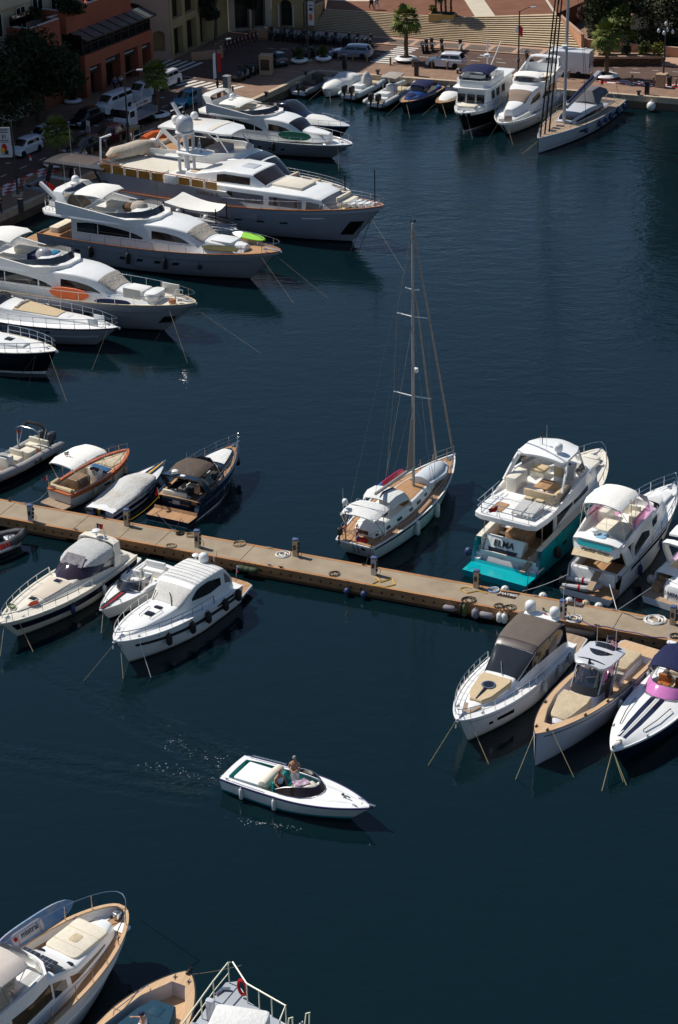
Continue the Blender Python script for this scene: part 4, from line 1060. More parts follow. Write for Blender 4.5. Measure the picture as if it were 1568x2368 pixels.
s = mk('speedboat', 'white speedboat with teal cockpit lining under way with two men aboard', ('F', 270, 229, .9), ('F', 1440, 568, 1.1), 2.55, 'the white speedboat under way')
s.hull(.80, 1.0, top=WHITE, boot=TEAL, tw=.9, tm=.45, p=2.0, q=.9, rake=.15, fw=.80, fl=.75, bh=.16)
s.deck(WHITE, cuts=[(.3, 4.35, [(.3, .80), (1, .92), (3, .98), (4.0, .86), (4.35, .72)], .38, CREAM, TEALL)], cam=.07)
s.cap(PURP, .07, .07, dz=-.03)
s.cush(1.28, 0, .55, 1.5, 1.5, .30, WHITE, 'sunpad')
b = MB(); b.tube([(2.2, y, .92 + .02 * cos(y * 3)) for y in (-.85, -.8, -.4, 0, .4, .8, .85)], [.12, .25, .27, .27, .27, .25, .12], 10); s.part('bench', CUSH, b)
s.seatbox(2.95, .12, .38, .5, .6, .45, TEALL, back=180); s.seatbox(2.95, -.55, .38, .5, .5, .45, TEALL, back=180)
lf = s.house([(3.6, .62, .58, .38, .98), (4.2, .62, .5, .38, 1.12), (4.5, .6, .4, .38, 1.05)], CREAM, 'console', .02)
lf = Loft([(3.35, 1.03, .98, .94, 1.06, .03), (4.0, 1.0, .9, .95, 1.30, .03), (4.6, .80, .66, .98, 1.30, .03), (5.02, .42, .2, 1.0, 1.20, .03), (5.12, .12, .05, 1.02, 1.12, .02)], .0)
b = MB(); c = MB(); A = [(3.05, .98, 1.0, 1.06), (3.6, .97, 1.0, 1.24), (4.2, .88, 1.02, 1.36), (4.7, .64, 1.06, 1.38), (4.98, .3, 1.08, 1.36)]
A = A + [(5.04, 0, 1.09, 1.36)] + [(x, -y, z, q) for x, y, z, q in A[::-1]]
b.loft([[(x, y, z - .06), (x - .26 * (q - z) / .3, y * (1 - .1 * (q - z) / .3), q)] for x, y, z, q in A], closed=False, cap=False)
b.loft([[(x + .02, y * 1.02, z - .06), (x + .02 - .26 * (q - z) / .3, y * 1.02 * (1 - .1 * (q - z) / .3), q)] for x, y, z, q in A], closed=False, cap=False)
s.part('windscreen', M('dark_brown_screen', (.035, .016, .014), .08, .2, 1), b)
c.tube([(x - .26 * (q - z) / .3, y * (1 - .1 * (q - z) / .3), q + .01) for x, y, z, q in A], .022, 5); s.part('screen_frame', STEEL, c)
b = MB(); b.loft([[(x, w_ * k_, s.zd(x / s.L) + z) for k_, z in ((1, .0), (.85, .07), (.5, .10), (-.5, .10), (-.85, .07), (-1, .0))] for x, w_ in ((4.9, .72), (5.6, .58), (6.4, .34), (7.1, .1))], closed=False); s.part('raised_foredeck', WHITE, b)
for sg in (1, -1): s.part('grab_rail', STEEL, MB().tube([(x, sg * (s.hb(x / s.L) - .13), .98 + .02 * x) for x in (.5, 1.2, 2.0, 2.35)], .028, 5))
b = MB().tube([(6.1, .0, 1.16), (6.35, -.02, 1.2), (6.5, -.05, 1.17)], .03, 5).rbox(6.05, .05, 1.14, .12, .12, .08, .03); s.part('anchor', BLACK, b)
deckfit(s, ((.9, .6), (.05, .9)), False)
s.part('bow_roller', STEEL, MB().rbox(s.L + .02, 0, 1.05, .34, .12, .10, .04, .02))
for k in range(2): s.fender((.18, .44)[k], -1, .42, .62, .10, FENDW, col='white')
SPEED = s
o = tag(MB().grid(lambda a, c_: (a * .75 - .37, c_ * .5 - .25, .06 * sin(a * 9) * sin(c_ * 7) + .06), 10, 8).build('towel', M('patterned_towel', (.62, .52, .60), .9, .5, 9, c2=(.20, .08, .16))), 'crumpled patterned towel beside the two men in the speedboat', 'towel'); o.location = s.W((3.85, -.05, 1.12)); o.rotation_euler = (0, 0, .4)
s = mk('motor_yacht', 'turquoise flybridge yacht lettered ELMA with turquoise swim platform', ('D', 300, 1050, .35), ('D', 1035, 170, 2.75), 4.35, 'the turquoise yacht', 'yacht')
s.hull(.4, 2.75, top=TEAL, boot=TEAL, tw=.95, tm=.45, p=2.6, q=.75, rake=.09, fw=.90, bw=.05, sheer=[(0, .36), (.085, .36), (.125, 1.75), (.3, 1.95), (.6, 2.15), (.8, 2.4), (1, 2.75)])
s.deck(CREAM, drop=.0, t0=.125, cuts=[(1.75, 4.9, 1.75, .95, TEAK, WHITE, 'cockpit', 1)]); s.part('riser', WHITE, MB().box(1.72, 1.78, -1.8, 1.8, .3, .96)); s.deck(TEAL, t0=0, t1=.09, name='swim_platform', cam=.02)
s.cap(CREAM, .16, .05, t0=.5)
s.side(.48, .68, .62, .80, DGLASS, 'hull_window'); s.port((.28, .36), .5, w=.018, h=.05)
b = MB().prism([(1.6, -.75), (1.6, 1.62), (2.3, 1.62), (2.3, -.75)], .3, lambda x, y: 1.75 if x > 2 else .4)
b.rbox(2.42, .43, 1.5, .35, 2.4, .14, .08, .04); tr_ = s.part('transom_block', WHITE, b)
T = Matrix(((0, .46, -.888, 2.06), (-1, 0, 0, .45), (0, .888, .46, 1.34), (0, 0, 0, 1)))
tx = MB().text('ELMA', T @ Matrix.Translation((0, .06, .02)), .54, 0, .02, .006); tx.build('lettering', BLACK, tr_)
MB().prism([(-.95, .2), (.95, .2), (.8, -.16), (.25, -.22), (.2, -.30), (-.2, -.30), (-.25, -.22), (-.8, -.16)], -.02, .02, T=T @ Matrix.Translation((0, -.42, .0))).build('stern_window', DGLASS, tr_)
for k in range(3):
 for y in (1.85, -1.55): s.cush(1.5 + .35 * k, y, .36, .4, .45 if y > 0 else .9, .2 + .2 * k, WHITE, 'step', r=.03, e=.02)
b = MB().box(-.1, .1, -.25, .25, 0, .05); o = MB().prism([(1.1, -1.05), (1.1, -1.4), (2.3, -1.7), (2.3, -1.35)], lambda x, y: .5 + (x - 1.1) * .6, lambda x, y: .56 + (x - 1.1) * .6); s.part('gangway', TEAKG, o)
lf = s.house([(4.6, 1.62, 1.6, 1.0, 3.3), (6.5, 1.66, 1.6, 1.9, 3.35), (8.6, 1.6, 1.5, 2.0, 3.35), (9.6, 1.5, 1.3, 2.1, 3.3), (10.6, 1.3, .95, 2.2, 2.95), (11.6, 1.0, .7, 2.4, 2.75), (12.2, .6, .4, 2.5, 2.6)], WHITE, cam=.08)
s.win(lf, .05, 1.1, .16, .31); s.win(lf, 1.18, 2.3, .14, [.31, .31, .25]); s.win(lf, 2.9, 3.9, [.40, .36, .40], [.60, .64, .60], DGLASS, 'windscreen', False)
MB().box(4.56, 4.6, -1.4, 1.4, 1.0, 3.1).build('saloon_door', DGLASS, s.root)
s.cush(3.7, .2, .95, 1.1, 1.5, .72, TEAK, 'table', e=.02); s.seatbox(2.75, .3, .95, .55, 1.9, .45, CUSH)
for k in range(6): s.cush(3.9 - .05 * k + .28 * k, 1.35, 1.1 + .33 * k, .28, .7, .06, WHITE, 'stair_step', r=.03, e=.02)
for y in (1.85, -1.85): s.part('post', STEEL, MB().tube([(2.3, y, 1.6), (2.25, y, 3.3)], .035, 5))
H = [(1.15, 0), (1.15, 1.5), (1.35, 1.95), (2.4, 2.08), (6.5, 2.05), (8.2, 1.85), (9.3, 1.25), (9.7, .6), (9.75, 0)]
s.plat(H[1:], 3.22, 3.55, WHITE, 'flybridge_deck', .05)
s.tub([(3.6, 2.0), (6.5, 1.98), (8.2, 1.75), (9.1, 1.2), (9.45, .5)], 3.5, lambda x, y: pw([(3.6, 3.6), (4.6, 4.15), (8, 4.25), (9.5, 3.85)], x), WHITE, 'flybridge_coaming', .14, CREAM)
s.rail
b = MB()
for z in (.35, .7): b.tube([(4.2, 1.9, 3.55 + z), (1.35, 1.82, 3.55 + z), (1.25, 1.5, 3.55 + z), (1.25, -1.5, 3.55 + z), (1.35, -1.82, 3.55 + z), (4.2, -1.9, 3.55 + z)], .025, 5)
for x, y in ((1.25, 1.5), (1.25, .5), (1.25, -.5), (1.25, -1.5), (2.3, 1.85), (3.3, 1.87), (2.3, -1.85), (3.3, -1.87)): b.tube([(x, y, 3.5), (x, y, 4.27)], .022, 5)
s.part('guard_rail', STEEL, b)
for y in (-.45, -1.15):
 o = s.part('sun_lounger', GREYC, MB().prism([(1.7, y - .3), (3.4, y - .3), (3.4, y + .3), (1.7, y + .3)], lambda x, yy: 3.75 + max(0, x - 2.7) * .35, lambda x, yy: 3.81 + max(0, x - 2.7) * .35))
 MB().rbox(3.3, y, 4.06, .28, .5, .08, .04, .03).build('pillow', TAN, o)
 MB().box(1.75, 1.8, y - .28, y - .24, 3.54, 3.76).box(1.75, 1.8, y + .24, y + .28, 3.54, 3.76).box(3.2, 3.26, y - .28, y - .24, 3.54, 3.95).box(3.2, 3.26, y + .24, y + .28, 3.54, 3.95).build('frame', STEEL, o)
s.cush(2.4, .95, 3.55, 1.2, .75, .03, TEAK, 'deck_hatch', e=.01)
b = MB().rbox(4.35, -.75, 3.55, .6, 1.9, .42, .2, .08).rbox(4.05, -.75, 3.9, .2, 2.0, .38, .1, .08).rbox(5.2, -1.55, 3.55, 1.7, .5, .42, .2, .08).rbox(5.2, -1.72, 3.9, 1.7, .18, .36, .08, .06).rbox(6.1, -.95, 3.55, .5, 1.3, .42, .2, .08); s.part('sofa', TAN, b)
b = MB().rbox(5.2, -.5, 4.14, 1.25, .85, .06, .08, .02).lathe([(.2, 0), (.06, .05), (.06, .6)], (5.2, -.5, 3.55), 8); s.part('table', TEAK, b)
s.cush(5.3, 1.35, 3.55, 1.6, .65, .9, CREAM, 'galley'); s.seatbox(7.4, .9, 3.55, .9, .9, .5, TAN, CREAM, back=0); s.seatbox(7.1, -.55, 3.55, .55, .6, .6, TAN, back=180)
s.cush(7.9, -.5, 3.55, .5, 1.3, .95, WHITE, 'helm_console'); s.cush(7.7, -.5, 4.5, .2, .9, .06, BLACK, 'dashboard', e=.02)
s.part('hardtop', WHITE, MB().slab([(5.55, 1.35, 5.58), (5.75, 1.58, 5.62), (7.2, 1.55, 5.68), (8.0, 1.25, 5.62), (8.25, .85, 5.56)], .13, .14, nb=10))
for sg in (1, -1):
 s.part('hardtop_pillar', WHITE, MB().sweep([(4.7, sg * 1.85, 4.1), (5.5, sg * 1.66, 5.0), (6.0, sg * 1.5, 5.55)], .10, .34)); s.part('hardtop_pillar', WHITE, MB().sweep([(8.6, sg * 1.35, 4.1), (8.0, sg * 1.2, 5.5)], .08, .1))
s.part('fly_screen', GL_DK, MB().loft([[(x + .0, y, 4.1), (x - .45, y * .94, 4.75)] for x, y in ((7.0, 1.86), (8.3, 1.66), (9.1, 1.1), (9.35, 0), (9.1, -1.1), (8.3, -1.66), (7.0, -1.86))], closed=False, cap=False))
s.dome(6.35, -.75, 5.8, .26); s.ant(6.1, -.1, 5.75, 1.7); s.ant(6.3, .4, 5.75, .8); s.part('light_mast', BLACK, MB().tube([(6.9, .55, 5.75), (6.8, .5, 6.5)], .025, 5).rbox(6.8, .5, 6.45, .12, .12, .14, .04))
s.cush(11.5, 0, 2.62, 1.6, 1.5, .24, CREAM, 'sunpad'); s.cush(12.6, -.1, 2.62, .5, .9, .26, CREAM, 'bow_seat')
deckfit(s); s.rail(.55, .5, 1, 6, (), r=.022)
s.flag(1.2, .3, 3.6, (RED,), .85, .55, .3, 2.2, .3)
s.fender(.26, -1, 1.0, .75, .2, FENDB, col='dark'); s.fender(.55, -1, 1.2, .6, .15, FENDW, col='white'); s.fender(.1, 1, .8, .6, .24, FENDN, True, 'blue')
s.line((.6, -1.9, 1.0), PP((G('D', 545, 1130, .8) - cP).dot(dP), h, .83), ROPED, .022, .0, 'dark stern line from the turquoise yacht down to the pier, right side', True)
s.line((.9, 1.9, 1.1), (-3.2, 3.2, .0), ROPED, .02, .1, 'dark stern line from the turquoise yacht running left into the water')
s = mk('motor_yacht', 'white flybridge boat with beige bimini and a grey dinghy on its stern platform', ('D', 930, 1160, .4), ('D', 1540, 400, 2.0), 3.35, 'the white boat with beige bimini', 'yacht')
s.hull(.4, 2.0, top=WHITE, boot=SCUM, tw=.95, tm=.45, p=2.4, q=.8, rake=.09, sheer=[(0, .40), (.075, .40), (.10, 1.35), (.4, 1.6), (.7, 1.8), (1, 2.0)])
s.deck(WHITE, t0=.10, cuts=[(1.3, 3.6, 1.3, .85, TEAK, WHITE)]); s.deck(TEAK, t0=0, t1=.08, name='swim_platform', cam=.01)
s.side(.2, .62, .80, .94, DGLASS, 'hull_stripe')
s.cush(1.2, .1, .4, .25, 2.7, .95, WHITE, 'transom', r=.06)
lf = s.house([(3.4, 1.38, 1.3, .9, 2.75), (5.2, 1.40, 1.25, 1.5, 2.85), (7.0, 1.3, 1.1, 1.65, 2.8), (8.4, 1.1, .8, 1.75, 2.45), (9.8, .8, .5, 1.85, 2.1), (10.8, .4, .2, 1.9, 2.0)], WHITE, cam=.1)
s.win(lf, .1, 1.25, .10, [.24, .30, .20]); s.win(lf, 1.55, 2.55, [.16, .18, .24], [.30, .30, .27]); s.win(lf, 2.3, 3.15, [.41, .38, .42], [.59, .62, .58], DGLASS, 'windscreen', False)
MB().box(3.36, 3.4, -1.15, 1.15, .9, 2.5).build('saloon_door', DGLASS, s.root)
s.cush(10.0, 0, 1.98, 1.9, 1.1, .14, WHITE, 'sunpad')
b = MB().prism(sym([(1.0, .9), (1.35, 1.45), (3.4, 1.5), (5.6, 1.42), (6.7, 1.0), (7.0, .4)]), 2.7, 2.95, bev=.04); s.part('flybridge_deck', WHITE, b)
s.tub([(1.5, 1.42), (3.4, 1.46), (5.6, 1.38), (6.6, .95), (6.9, .4)], 2.9, lambda x, y: pw([(1.5, 3.0), (2.6, 3.5), (6, 3.55), (6.9, 3.35)], x), WHITE, 'flybridge', .12, CREAM)
s.part('fly_screen', GL_PINK, MB().loft([[(x, y, 3.45), (x - .35, y * .96, 4.0)] for x, y in ((3.0, 1.45), (5.6, 1.34), (6.5, .9), (6.75, 0), (6.5, -.9), (5.6, -1.34), (3.0, -1.45))], closed=False, cap=False))
s.cush(3.0, -.3, 2.95, 1.5, 1.9, .42, CUSH, 'sofa'); s.seatbox(5.3, -.6, 2.95, .6, .7, .5, CUSH, back=180); s.cush(4.4, .85, 2.95, 1.2, .6, .7, CREAM, 'galley'); s.cush(5.8, .4, 2.95, .6, 1.2, .8, CUSH, 'helm_console'); s.cush(5.0, -.75, 2.95, 1.4, .5, .6, CUSH, 'bench')
s.arch(2.5, 1.5, 1.5, 3.15, 1.1, .8, .16, name='radar_arch'); s.part('arch_panel', WHITE, MB().prism([(.9, -1.2), (.9, 1.2), (1.3, 1.4), (1.3, -1.4)], 2.45, lambda x, y: 2.5 if x < 1 else 3.1))
bb = s.part('arch_board', TEAL, MB().prism([(-1.0, -.16), (1.0, -.16), (1.05, .16), (-1.05, .16)], -.02, .02, T=Matrix(((0, .3, -.95, 1.0), (-1, 0, 0, 0), (0, .95, .3, 2.98), (0, 0, 0, 1)))))
MB().text('Feeling Great', Matrix(((0, .3, -.95, .86), (-1, 0, 0, -.1), (0, .95, .3, 2.70), (0, 0, 0, 1))), .30, 0, .01, .004, .3).build('lettering', BLACK, bb)
s.part('cockpit_awning', SAND, MB().slab([(.35, 1.1, 2.45), (1.6, 1.35, 2.72)], .04, .05))
s.bimini([(1.7, 1.12, 5.05), (2.3, 1.2, 5.2), (3.4, 1.2, 5.24), (4.3, 1.12, 5.1)], BIMC, [[(2.9, 1.4, 3.45), (1.75, 1.12, 5.05)], [(2.9, 1.4, 3.45), (3.0, 1.18, 5.2)], [(3.0, 1.4, 3.45), (4.25, 1.1, 5.1)], [(1.9, 1.4, 3.1), (1.75, 1.12, 5.05)]], skirt=.1)
s.disc(1.75, .35, 3.15, .22); s.ant(1.7, -.35, 3.15, 1.3); s.cush(1.75, -.1, 3.1, .7, .6, .22, M('blue_bowl', (.25, .45, .62), .4, .1, 3), 'roof_box')
s.rail(.62, .45, 1, 7, (.5,), r=.024, over=.15); deckfit(s)
s.fender(.3, -1, .7, .7, .13, FENDN, col='blue'); s.fender(.55, -1, 1.0, .6, .12, FENDN, col='blue')
b = MB().prism([(-.3, -.55), (-.3, -.95), (1.1, -.95), (1.1, -.55)], lambda x, y: .55 + (x + .3) * .55, lambda x, y: .62 + (x + .3) * .55);
s.part('gangway', TEAKG, MB().prism([(-.2, -.1), (-.2, -.5), (1.0, -.5), (1.0, -.1)], lambda x, y: .78 + (x + .2) * .5, lambda x, y: .84 + (x + .2) * .5))
s.line((.3, -1.3, 1.2), PP((G('d', 825, 262, .8) - cP).dot(dP), h, .83), ROPEW, .02, 0, 'white stern line from the white boat with beige bimini, left of two', True)
s.line((.3, 1.2, 1.2), G('D', 500, 1140, .83), ROPEW, .02, .1, 'long white line slanting from the white bimini boat to the pier mat', True)
FLY26 = s
TUBEG = M('grey_tube_fabric', (.46, .46, .47), .6, .1, 3)
d = Boat('dinghy', 'grey inflatable dinghy lying on the stern platform of the white boat', s.W((.35, 1.45, 0)), 58.1 - 80, 2.1, 1.1, 'dinghy', None, 'the grey dinghy')
d.c = None
b = MB().tube([(0, .42, .62), (1.3, .42, .62), (1.75, .3, .66), (2.0, 0, .72), (1.75, -.3, .66), (1.3, -.42, .62), (0, -.42, .62)], [.12, .18, .18, .17, .18, .18, .12], 9); d.part('tube', TUBEG, b)
d.part('floor', BLACK, MB().box(.1, 1.7, -.35, .35, .46, .54)); d.part('stripe', RED, MB().tube([(.9, .42, .62), (1.0, .42, .62)], .19, 9).tube([(.9, -.42, .62), (1.0, -.42, .62)], .19, 9)); d.part('outboard', BLACK, MB().rbox(-.15, 0, .55, .3, .25, .4, .1, .08))
s = mk('motor_yacht', 'white boat with rounded sunpad stern lettered JAK, cut by the right edge of the photo', ('D', 1460, 1220, .4), ('D', 2200, 500, 2.0), 3.6, 'the JAK boat', 'yacht', dy=-.35)
s.hull(.4, 2.0, top=WHITE, boot=NAVY, tw=.92, tm=.45, p=2.4, q=.8, rake=.1, sheer=[(0, .42), (.09, .42), (.12, 1.3), (.5, 1.6), (1, 2.0)])
s.deck(WHITE, t0=.12, cuts=[(2.3, 5.0, 1.35, .8, TEAK, CREAM)]); s.deck(TEAKG, t0=0, t1=.10, name='swim_platform', cam=.01)
p_ = s.cush(1.35, -.25, .42, 1.9, 2.0, .95, WHITE, 'sunpad_garage', r=.5, e=.3)
MB().text('JAKIA', Matrix(((0, -.0, -1, .385), (-1, 0, 0, .05), (0, 1, 0, .84), (0, 0, 0, 1))), .34, 0, .012).build('lettering', M('dark_grey_letters', (.12, .12, .13), .5, .1, 4), p_)
s.part('sunpad_rail', STEEL, MB().tube([(.75, .6, 1.35), (.75, .6, 1.5), (.75, -1.1, 1.5), (.75, -1.1, 1.35)], .02, 5))
for k in range(3): s.cush(1.0 + .4 * k, 1.3, .42, .42, .55, .2 + .2 * k, TEAK, 'step', r=.03, e=.02)
s.arch(3.0, 1.6, 1.3, 3.2, 1.3, .5, .14); s.seatbox(3.0, -.2, .8, .6, 1.8, .5, CUSH, back=180); s.seatbox(4.3, .8, .8, .6, .6, .6, CUSH, back=180)
s.part('hardtop', WHITE, MB().slab([(2.1, 1.35, 3.5), (3.0, 1.45, 3.58), (5.5, 1.4, 3.6), (6.4, 1.1, 3.5)], .12, .1)); s.cush(3.4, 0, 3.66, 1.0, 1.4, .06, GREYW, 'roof_hatch', e=.02)
lf = s.house([(4.9, 1.4, 1.35, 1.3, 2.3), (6.4, 1.4, 1.3, 1.5, 3.4), (7.6, 1.2, .9, 1.6, 2.5), (9.5, .9, .6, 1.8, 2.2), (11, .4, .2, 1.9, 2.05)], WHITE, cam=.1); s.win(lf, .6, 1.6, .2, .32); s.win(lf, 1.1, 2, .4, .6, DGLASS, 'windscreen', False)
s.rail(.6, .5, 1, 6, (.5,)); s.fender(.12, 1, .75, .5, .24, M('pinkish_fender', (.5, .38, .36), .5, .1, 4), True, 'pinkish')
s.line((.2, 1.2, 1.0), PP((G('d', 840, 262, .8) - cP).dot(dP), h, .83), ROPEW, .022, 0, 'white stern line from the JAK boat slanting down left to the pier', True)
s = mk('sailing_yacht', 'white sailing yacht with tall mast and teak decks moored at the pier', ('C', 330, 1240, 1.2), ('C', 1350, 300, 1.7), 3.75, 'the tall masted sailing yacht', 'sailing boat', ys=.15)
PALEG = M('pale_green_white_hull', (.62, .68, .66), .3, .06, 1, coat=.3)
s.hull(1.12, 1.62, top=PALEG, boot=NAVY, tw=.66, tm=.45, p=2.0, q=.95, rake=.10, xs0=.75, fw=.80, fl=.55, sp=1.4)
s.deck(TEAK, cuts=[(1.5, 4.5, [(1.5, .7), (3, .95), (4.5, .95)], .75, TEAK, WHITE)], inset=.10, cam=.05)
s.cap(WHITE, .09, .07, stern=True); s.side(.01, .985, .84, .96, NAVY, 'hull_stripe')
b = MB()
tr = [tuple(s.HS(0, q, 1)) for q in (0, .3, .6, .8, 1)]
s.part('stern_ladder', STEEL, MB().tube([(-.04, .15, 1.3), (.30, .15, .45)], .025, 4).tube([(-.04, -.15, 1.3), (.30, -.15, .45)], .025, 4).tube([(.16, .15, .8), (.16, -.15, .8)], .02, 4))
s.part('stern_emblem', NAVY, MB().prism([(-.12, -.1), (.12, -.1), (.12, .1), (-.12, .1)], -.02, .02, T=Matrix(((0, -.55, -.83, .16), (-1, 0, 0, -.5), (0, .83, -.55, .84), (0, 0, 0, 1)))))
lf = s.house([(1.1, .7, .62, 1.12, 1.55), (1.9, .95, .85, 1.15, 1.68), (4.6, 1.18, 1.05, 1.25, 1.78), (7.3, 1.05, .92, 1.4, 1.85), (8.8, .75, .6, 1.5, 1.8), (9.6, .4, .3, 1.55, 1.68)], WHITE, 'coachroof', .05)
s.win(lf, .25, .6, .12, .26);
for a in (1.15, 1.55, 2.05, 2.4, 2.75): s.win(lf, a, a + .16, .12, .27)
s.part('coachroof_deck', TEAK, lf.patch(1.95, 4.3, .425, .575, .012, nb=8))
MB().box(1.06, 1.1, -.3, .35, 1.3, 1.52).build('window', DGLASS, s.root)
s.cush(3.0, 0, 1.58, 2.7, 1.5, .16, WHITE, 'cockpit_surround', e=.03); s.cush(3.3, 0, 1.6, 1.2, .9, .18, BLACKC, 'companionway', e=.03)
s.bimini([(.35, 1.12, 2.7), (.9, 1.2, 2.82), (1.7, 1.2, 2.84), (2.3, 1.08, 2.74)], PALEC, [[(1.3, 1.3, 1.4), (.4, 1.12, 2.75)], [(1.3, 1.3, 1.4), (1.3, 1.2, 2.95)], [(1.3, 1.3, 1.4), (2.3, 1.08, 2.83)]], skirt=.10, cam=.12)
o = s.part('spray_hood', PALEC, MB().slab([(2.75, 1.0, 2.72), (3.3, 1.2, 2.95), (4.3, 1.22, 2.8), (5.0, 1.1, 2.15), (5.3, 1.0, 1.85)], .05, .15, nb=10, skirt=.35))
MB().tube([(2.9, -.12, 2.86), (3.3, -.14, 3.06), (4.3, -.2, 2.92), (4.9, -.22, 2.36)], .09, 5).build('canopy_band', NAVYC, o)
mx = 7.05; my = -.12
o = s.part('mast', MAST, MB().tube([(mx, my, 1.6), (mx - .03, my, 9), (mx - .05, my, 18.4)], [.10, .095, .075], 8))
for z, w_ in ((7.77, 1.25), (12.76, 1.0), (14.4, .45)): MB().tube([(mx - .12, my + w_, z + .12), (mx, my, z), (mx - .12, my - w_, z + .12)], .035, 4).build('spreader', WHITE, o)
MB().tube([(mx - .3, my, 18.5), (mx + .3, my, 18.42)], .03, 4).tube([(mx - .25, my, 18.45), (mx - .25, my, 18.75)], .02, 4).rbox(mx + .2, my, 18.45, .14, .1, .12, .03).build('masthead', BLACK, o)
MB().lathe([(.16, 0), (.2, .06), (.16, .24), (.02, .3)], (mx + .28, my, 9.2), 9).build('mast_radar', WHITE, o)
s.part('boom', MAST, MB().tube([(2.4, -.1, 3.35), (mx - .1, my, 3.15)], [.10, .11], 7)); s.part('stowed_mainsail', M('brown_sail', (.30, .24, .20), .85, .15, 3), MB().loft([[(mx - .13, my - .02, 3.2), (mx - .13, my + .02, 3.2), (mx - .85, my + .02, 3.25), (mx - .85, my - .02, 3.25)], [(mx - .13, my - .02, 6.4), (mx - .13, my + .02, 6.4), (mx - .3, my + .02, 6.4), (mx - .3, my - .02, 6.4)]]))
top_ = (mx - .04, my, 18.3); bw = (s.L - .1, 0, 1.75)
s.part('furled_genoa', M('furled_sail', (.36, .29, .24), .8, .15, 2), MB().tube([bw, tuple(Vector(bw).lerp(Vector(top_), .05)), tuple(Vector(bw).lerp(Vector(top_), .93)), top_], [.03, .08, .05, .02], 6))
s.part('furled_staysail', M('furled_sail', (.36, .29, .24), .8, .15, 2), MB().tube([(10.4, 0, 1.7), (10.2, -.01, 2.5), (7.6, -.1, 13.2), (mx, my, 14.5)], [.03, .08, .05, .02], 6))
rg = MB()
for y in (1.75, -1.75):
 rg.tube([(6.9, y, 1.35), (mx - .12, my + (1.25 if y > 0 else -1.25), 7.89), (mx - .12, my + (1.0 if y > 0 else -1.0), 12.9), top_], .014, 3)
 for q in ((7.4, 7.7), (6.6, 12.6)): rg.tube([(q[0], y * .97, 1.35), (mx, my, q[1])], .012, 3)
 rg.tube([(1.0, y * .72, 1.2), (mx, my, 18.2)], .012, 3)
rg.tube([(2.4, -.1, 3.4), top_], .012, 3); s.part('rigging', M('dark_wire', (.22, .21, .2), .5, .1, 3), rg)
b = MB()
for sg in (1, -1):
 L_ = [(t * s.L, sg * (s.hb(t) - .1), s.zd(t) + .62) for t in (.06, .2, .35, .5, .65, .8, .9)]
 for z in (0, -.3): b.tube([(x, y, q + z) for x, y, q in L_], .012, 3)
 for x, y, z in L_: b.tube([(x, y, z - .62), (x, y, z)], .018, 4)
s.part('guard_wires', STEEL, b); s.rail(.62, .88, 1, 2, (.5,)); deckfit(s)
s.part('pushpit', STEEL, MB().tube([(1.0, 1.05, 1.2), (1.0, 1.05, 1.8), (.12, .85, 1.8), (.08, .4, 1.8)], .022, 5).tube([(1.0, -1.05, 1.2), (1.0, -1.05, 1.8), (.12, -.85, 1.8), (.08, -.4, 1.8)], .022, 5).tube([(.15, .82, 1.2), (.12, .85, 1.8)], .02, 4).tube([(.15, -.82, 1.2), (.12, -.85, 1.8)], .02, 4))
o = s.part('equipment_pole', MAST, MB().tube([(.1, .62, .9), (.1, .62, 3.2)], .05, 6)); s.dome(.1, .62, 3.45, .17); s.disc(.12, .42, 3.0, .24, .14, .1); s.ant(.1, .75, 3.2, 1.3)
s.part('outboard', BLACK, MB().rbox(.1, 1.0, 1.5, .35, .28, .42, .1, .08).tube([(.02, 1.0, 1.55), (-.05, 1.0, .9)], .06, 5)); s.part('horseshoe_buoy', ORANGE, MB().tube([(.3, .75, 1.55), (.25, .85, 1.9), (.3, .65, 2.1)], .06, 5))
s.flag(.15, -.35, 1.7, (RED, CLW, M('dark_blue_cloth', (.02, .03, .15), .8, .1, 4)), .95, .95, .6, 3.6, .35); s.part('red_stern_bag', RED, MB().rbox(.5, -.2, 1.14, .3, .7, .2, .08))  # red bag lying on the stern deck
for k in (.33, .55): s.fender(k, -1, .75, .95, .15, FENDW, col='white')
s.line((.4, -.95, 1.2), PP((G('C', 425, 1470, .8) - cP).dot(dP), h, .85), ROPED, .025, 0, 'dark stern line from the sailing yacht to the pier', True)
SAIL = s
d = Boat('dinghy', 'pale grey inflatable dinghy upturned on the foredeck of the sailing yacht', s.W((7.5, -.35, 0)), math.degrees(s.root.rotation_euler.z) - 3, 2.9, 1.5, 'dinghy')
b = MB().loft([[(x, w_ * cos(a), 1.95 + h_ * sin(a)) for a in [pi * i / 10 for i in range(11)]] for x, w_, h_ in ((-.05, .1, .1), (.0, .62, .42), (.8, .72, .52), (1.8, .68, .55), (2.5, .42, .48), (2.85, .12, .25))], closed=True); d.part('upturned_hull', M('pale_dinghy_grey', (.50, .54, .58), .5, .08, 2), b)
b = MB(); b.tube([(.05, .6, 1.95), (1.8, .66, 1.97), (2.6, .3, 2.05), (2.8, 0, 2.1), (2.6, -.3, 2.05), (1.8, -.66, 1.97), (.05, -.6, 1.95)], .17, 8); d.part('tube', M('pale_dinghy_tube', (.55, .58, .62), .5, .08, 2), b)
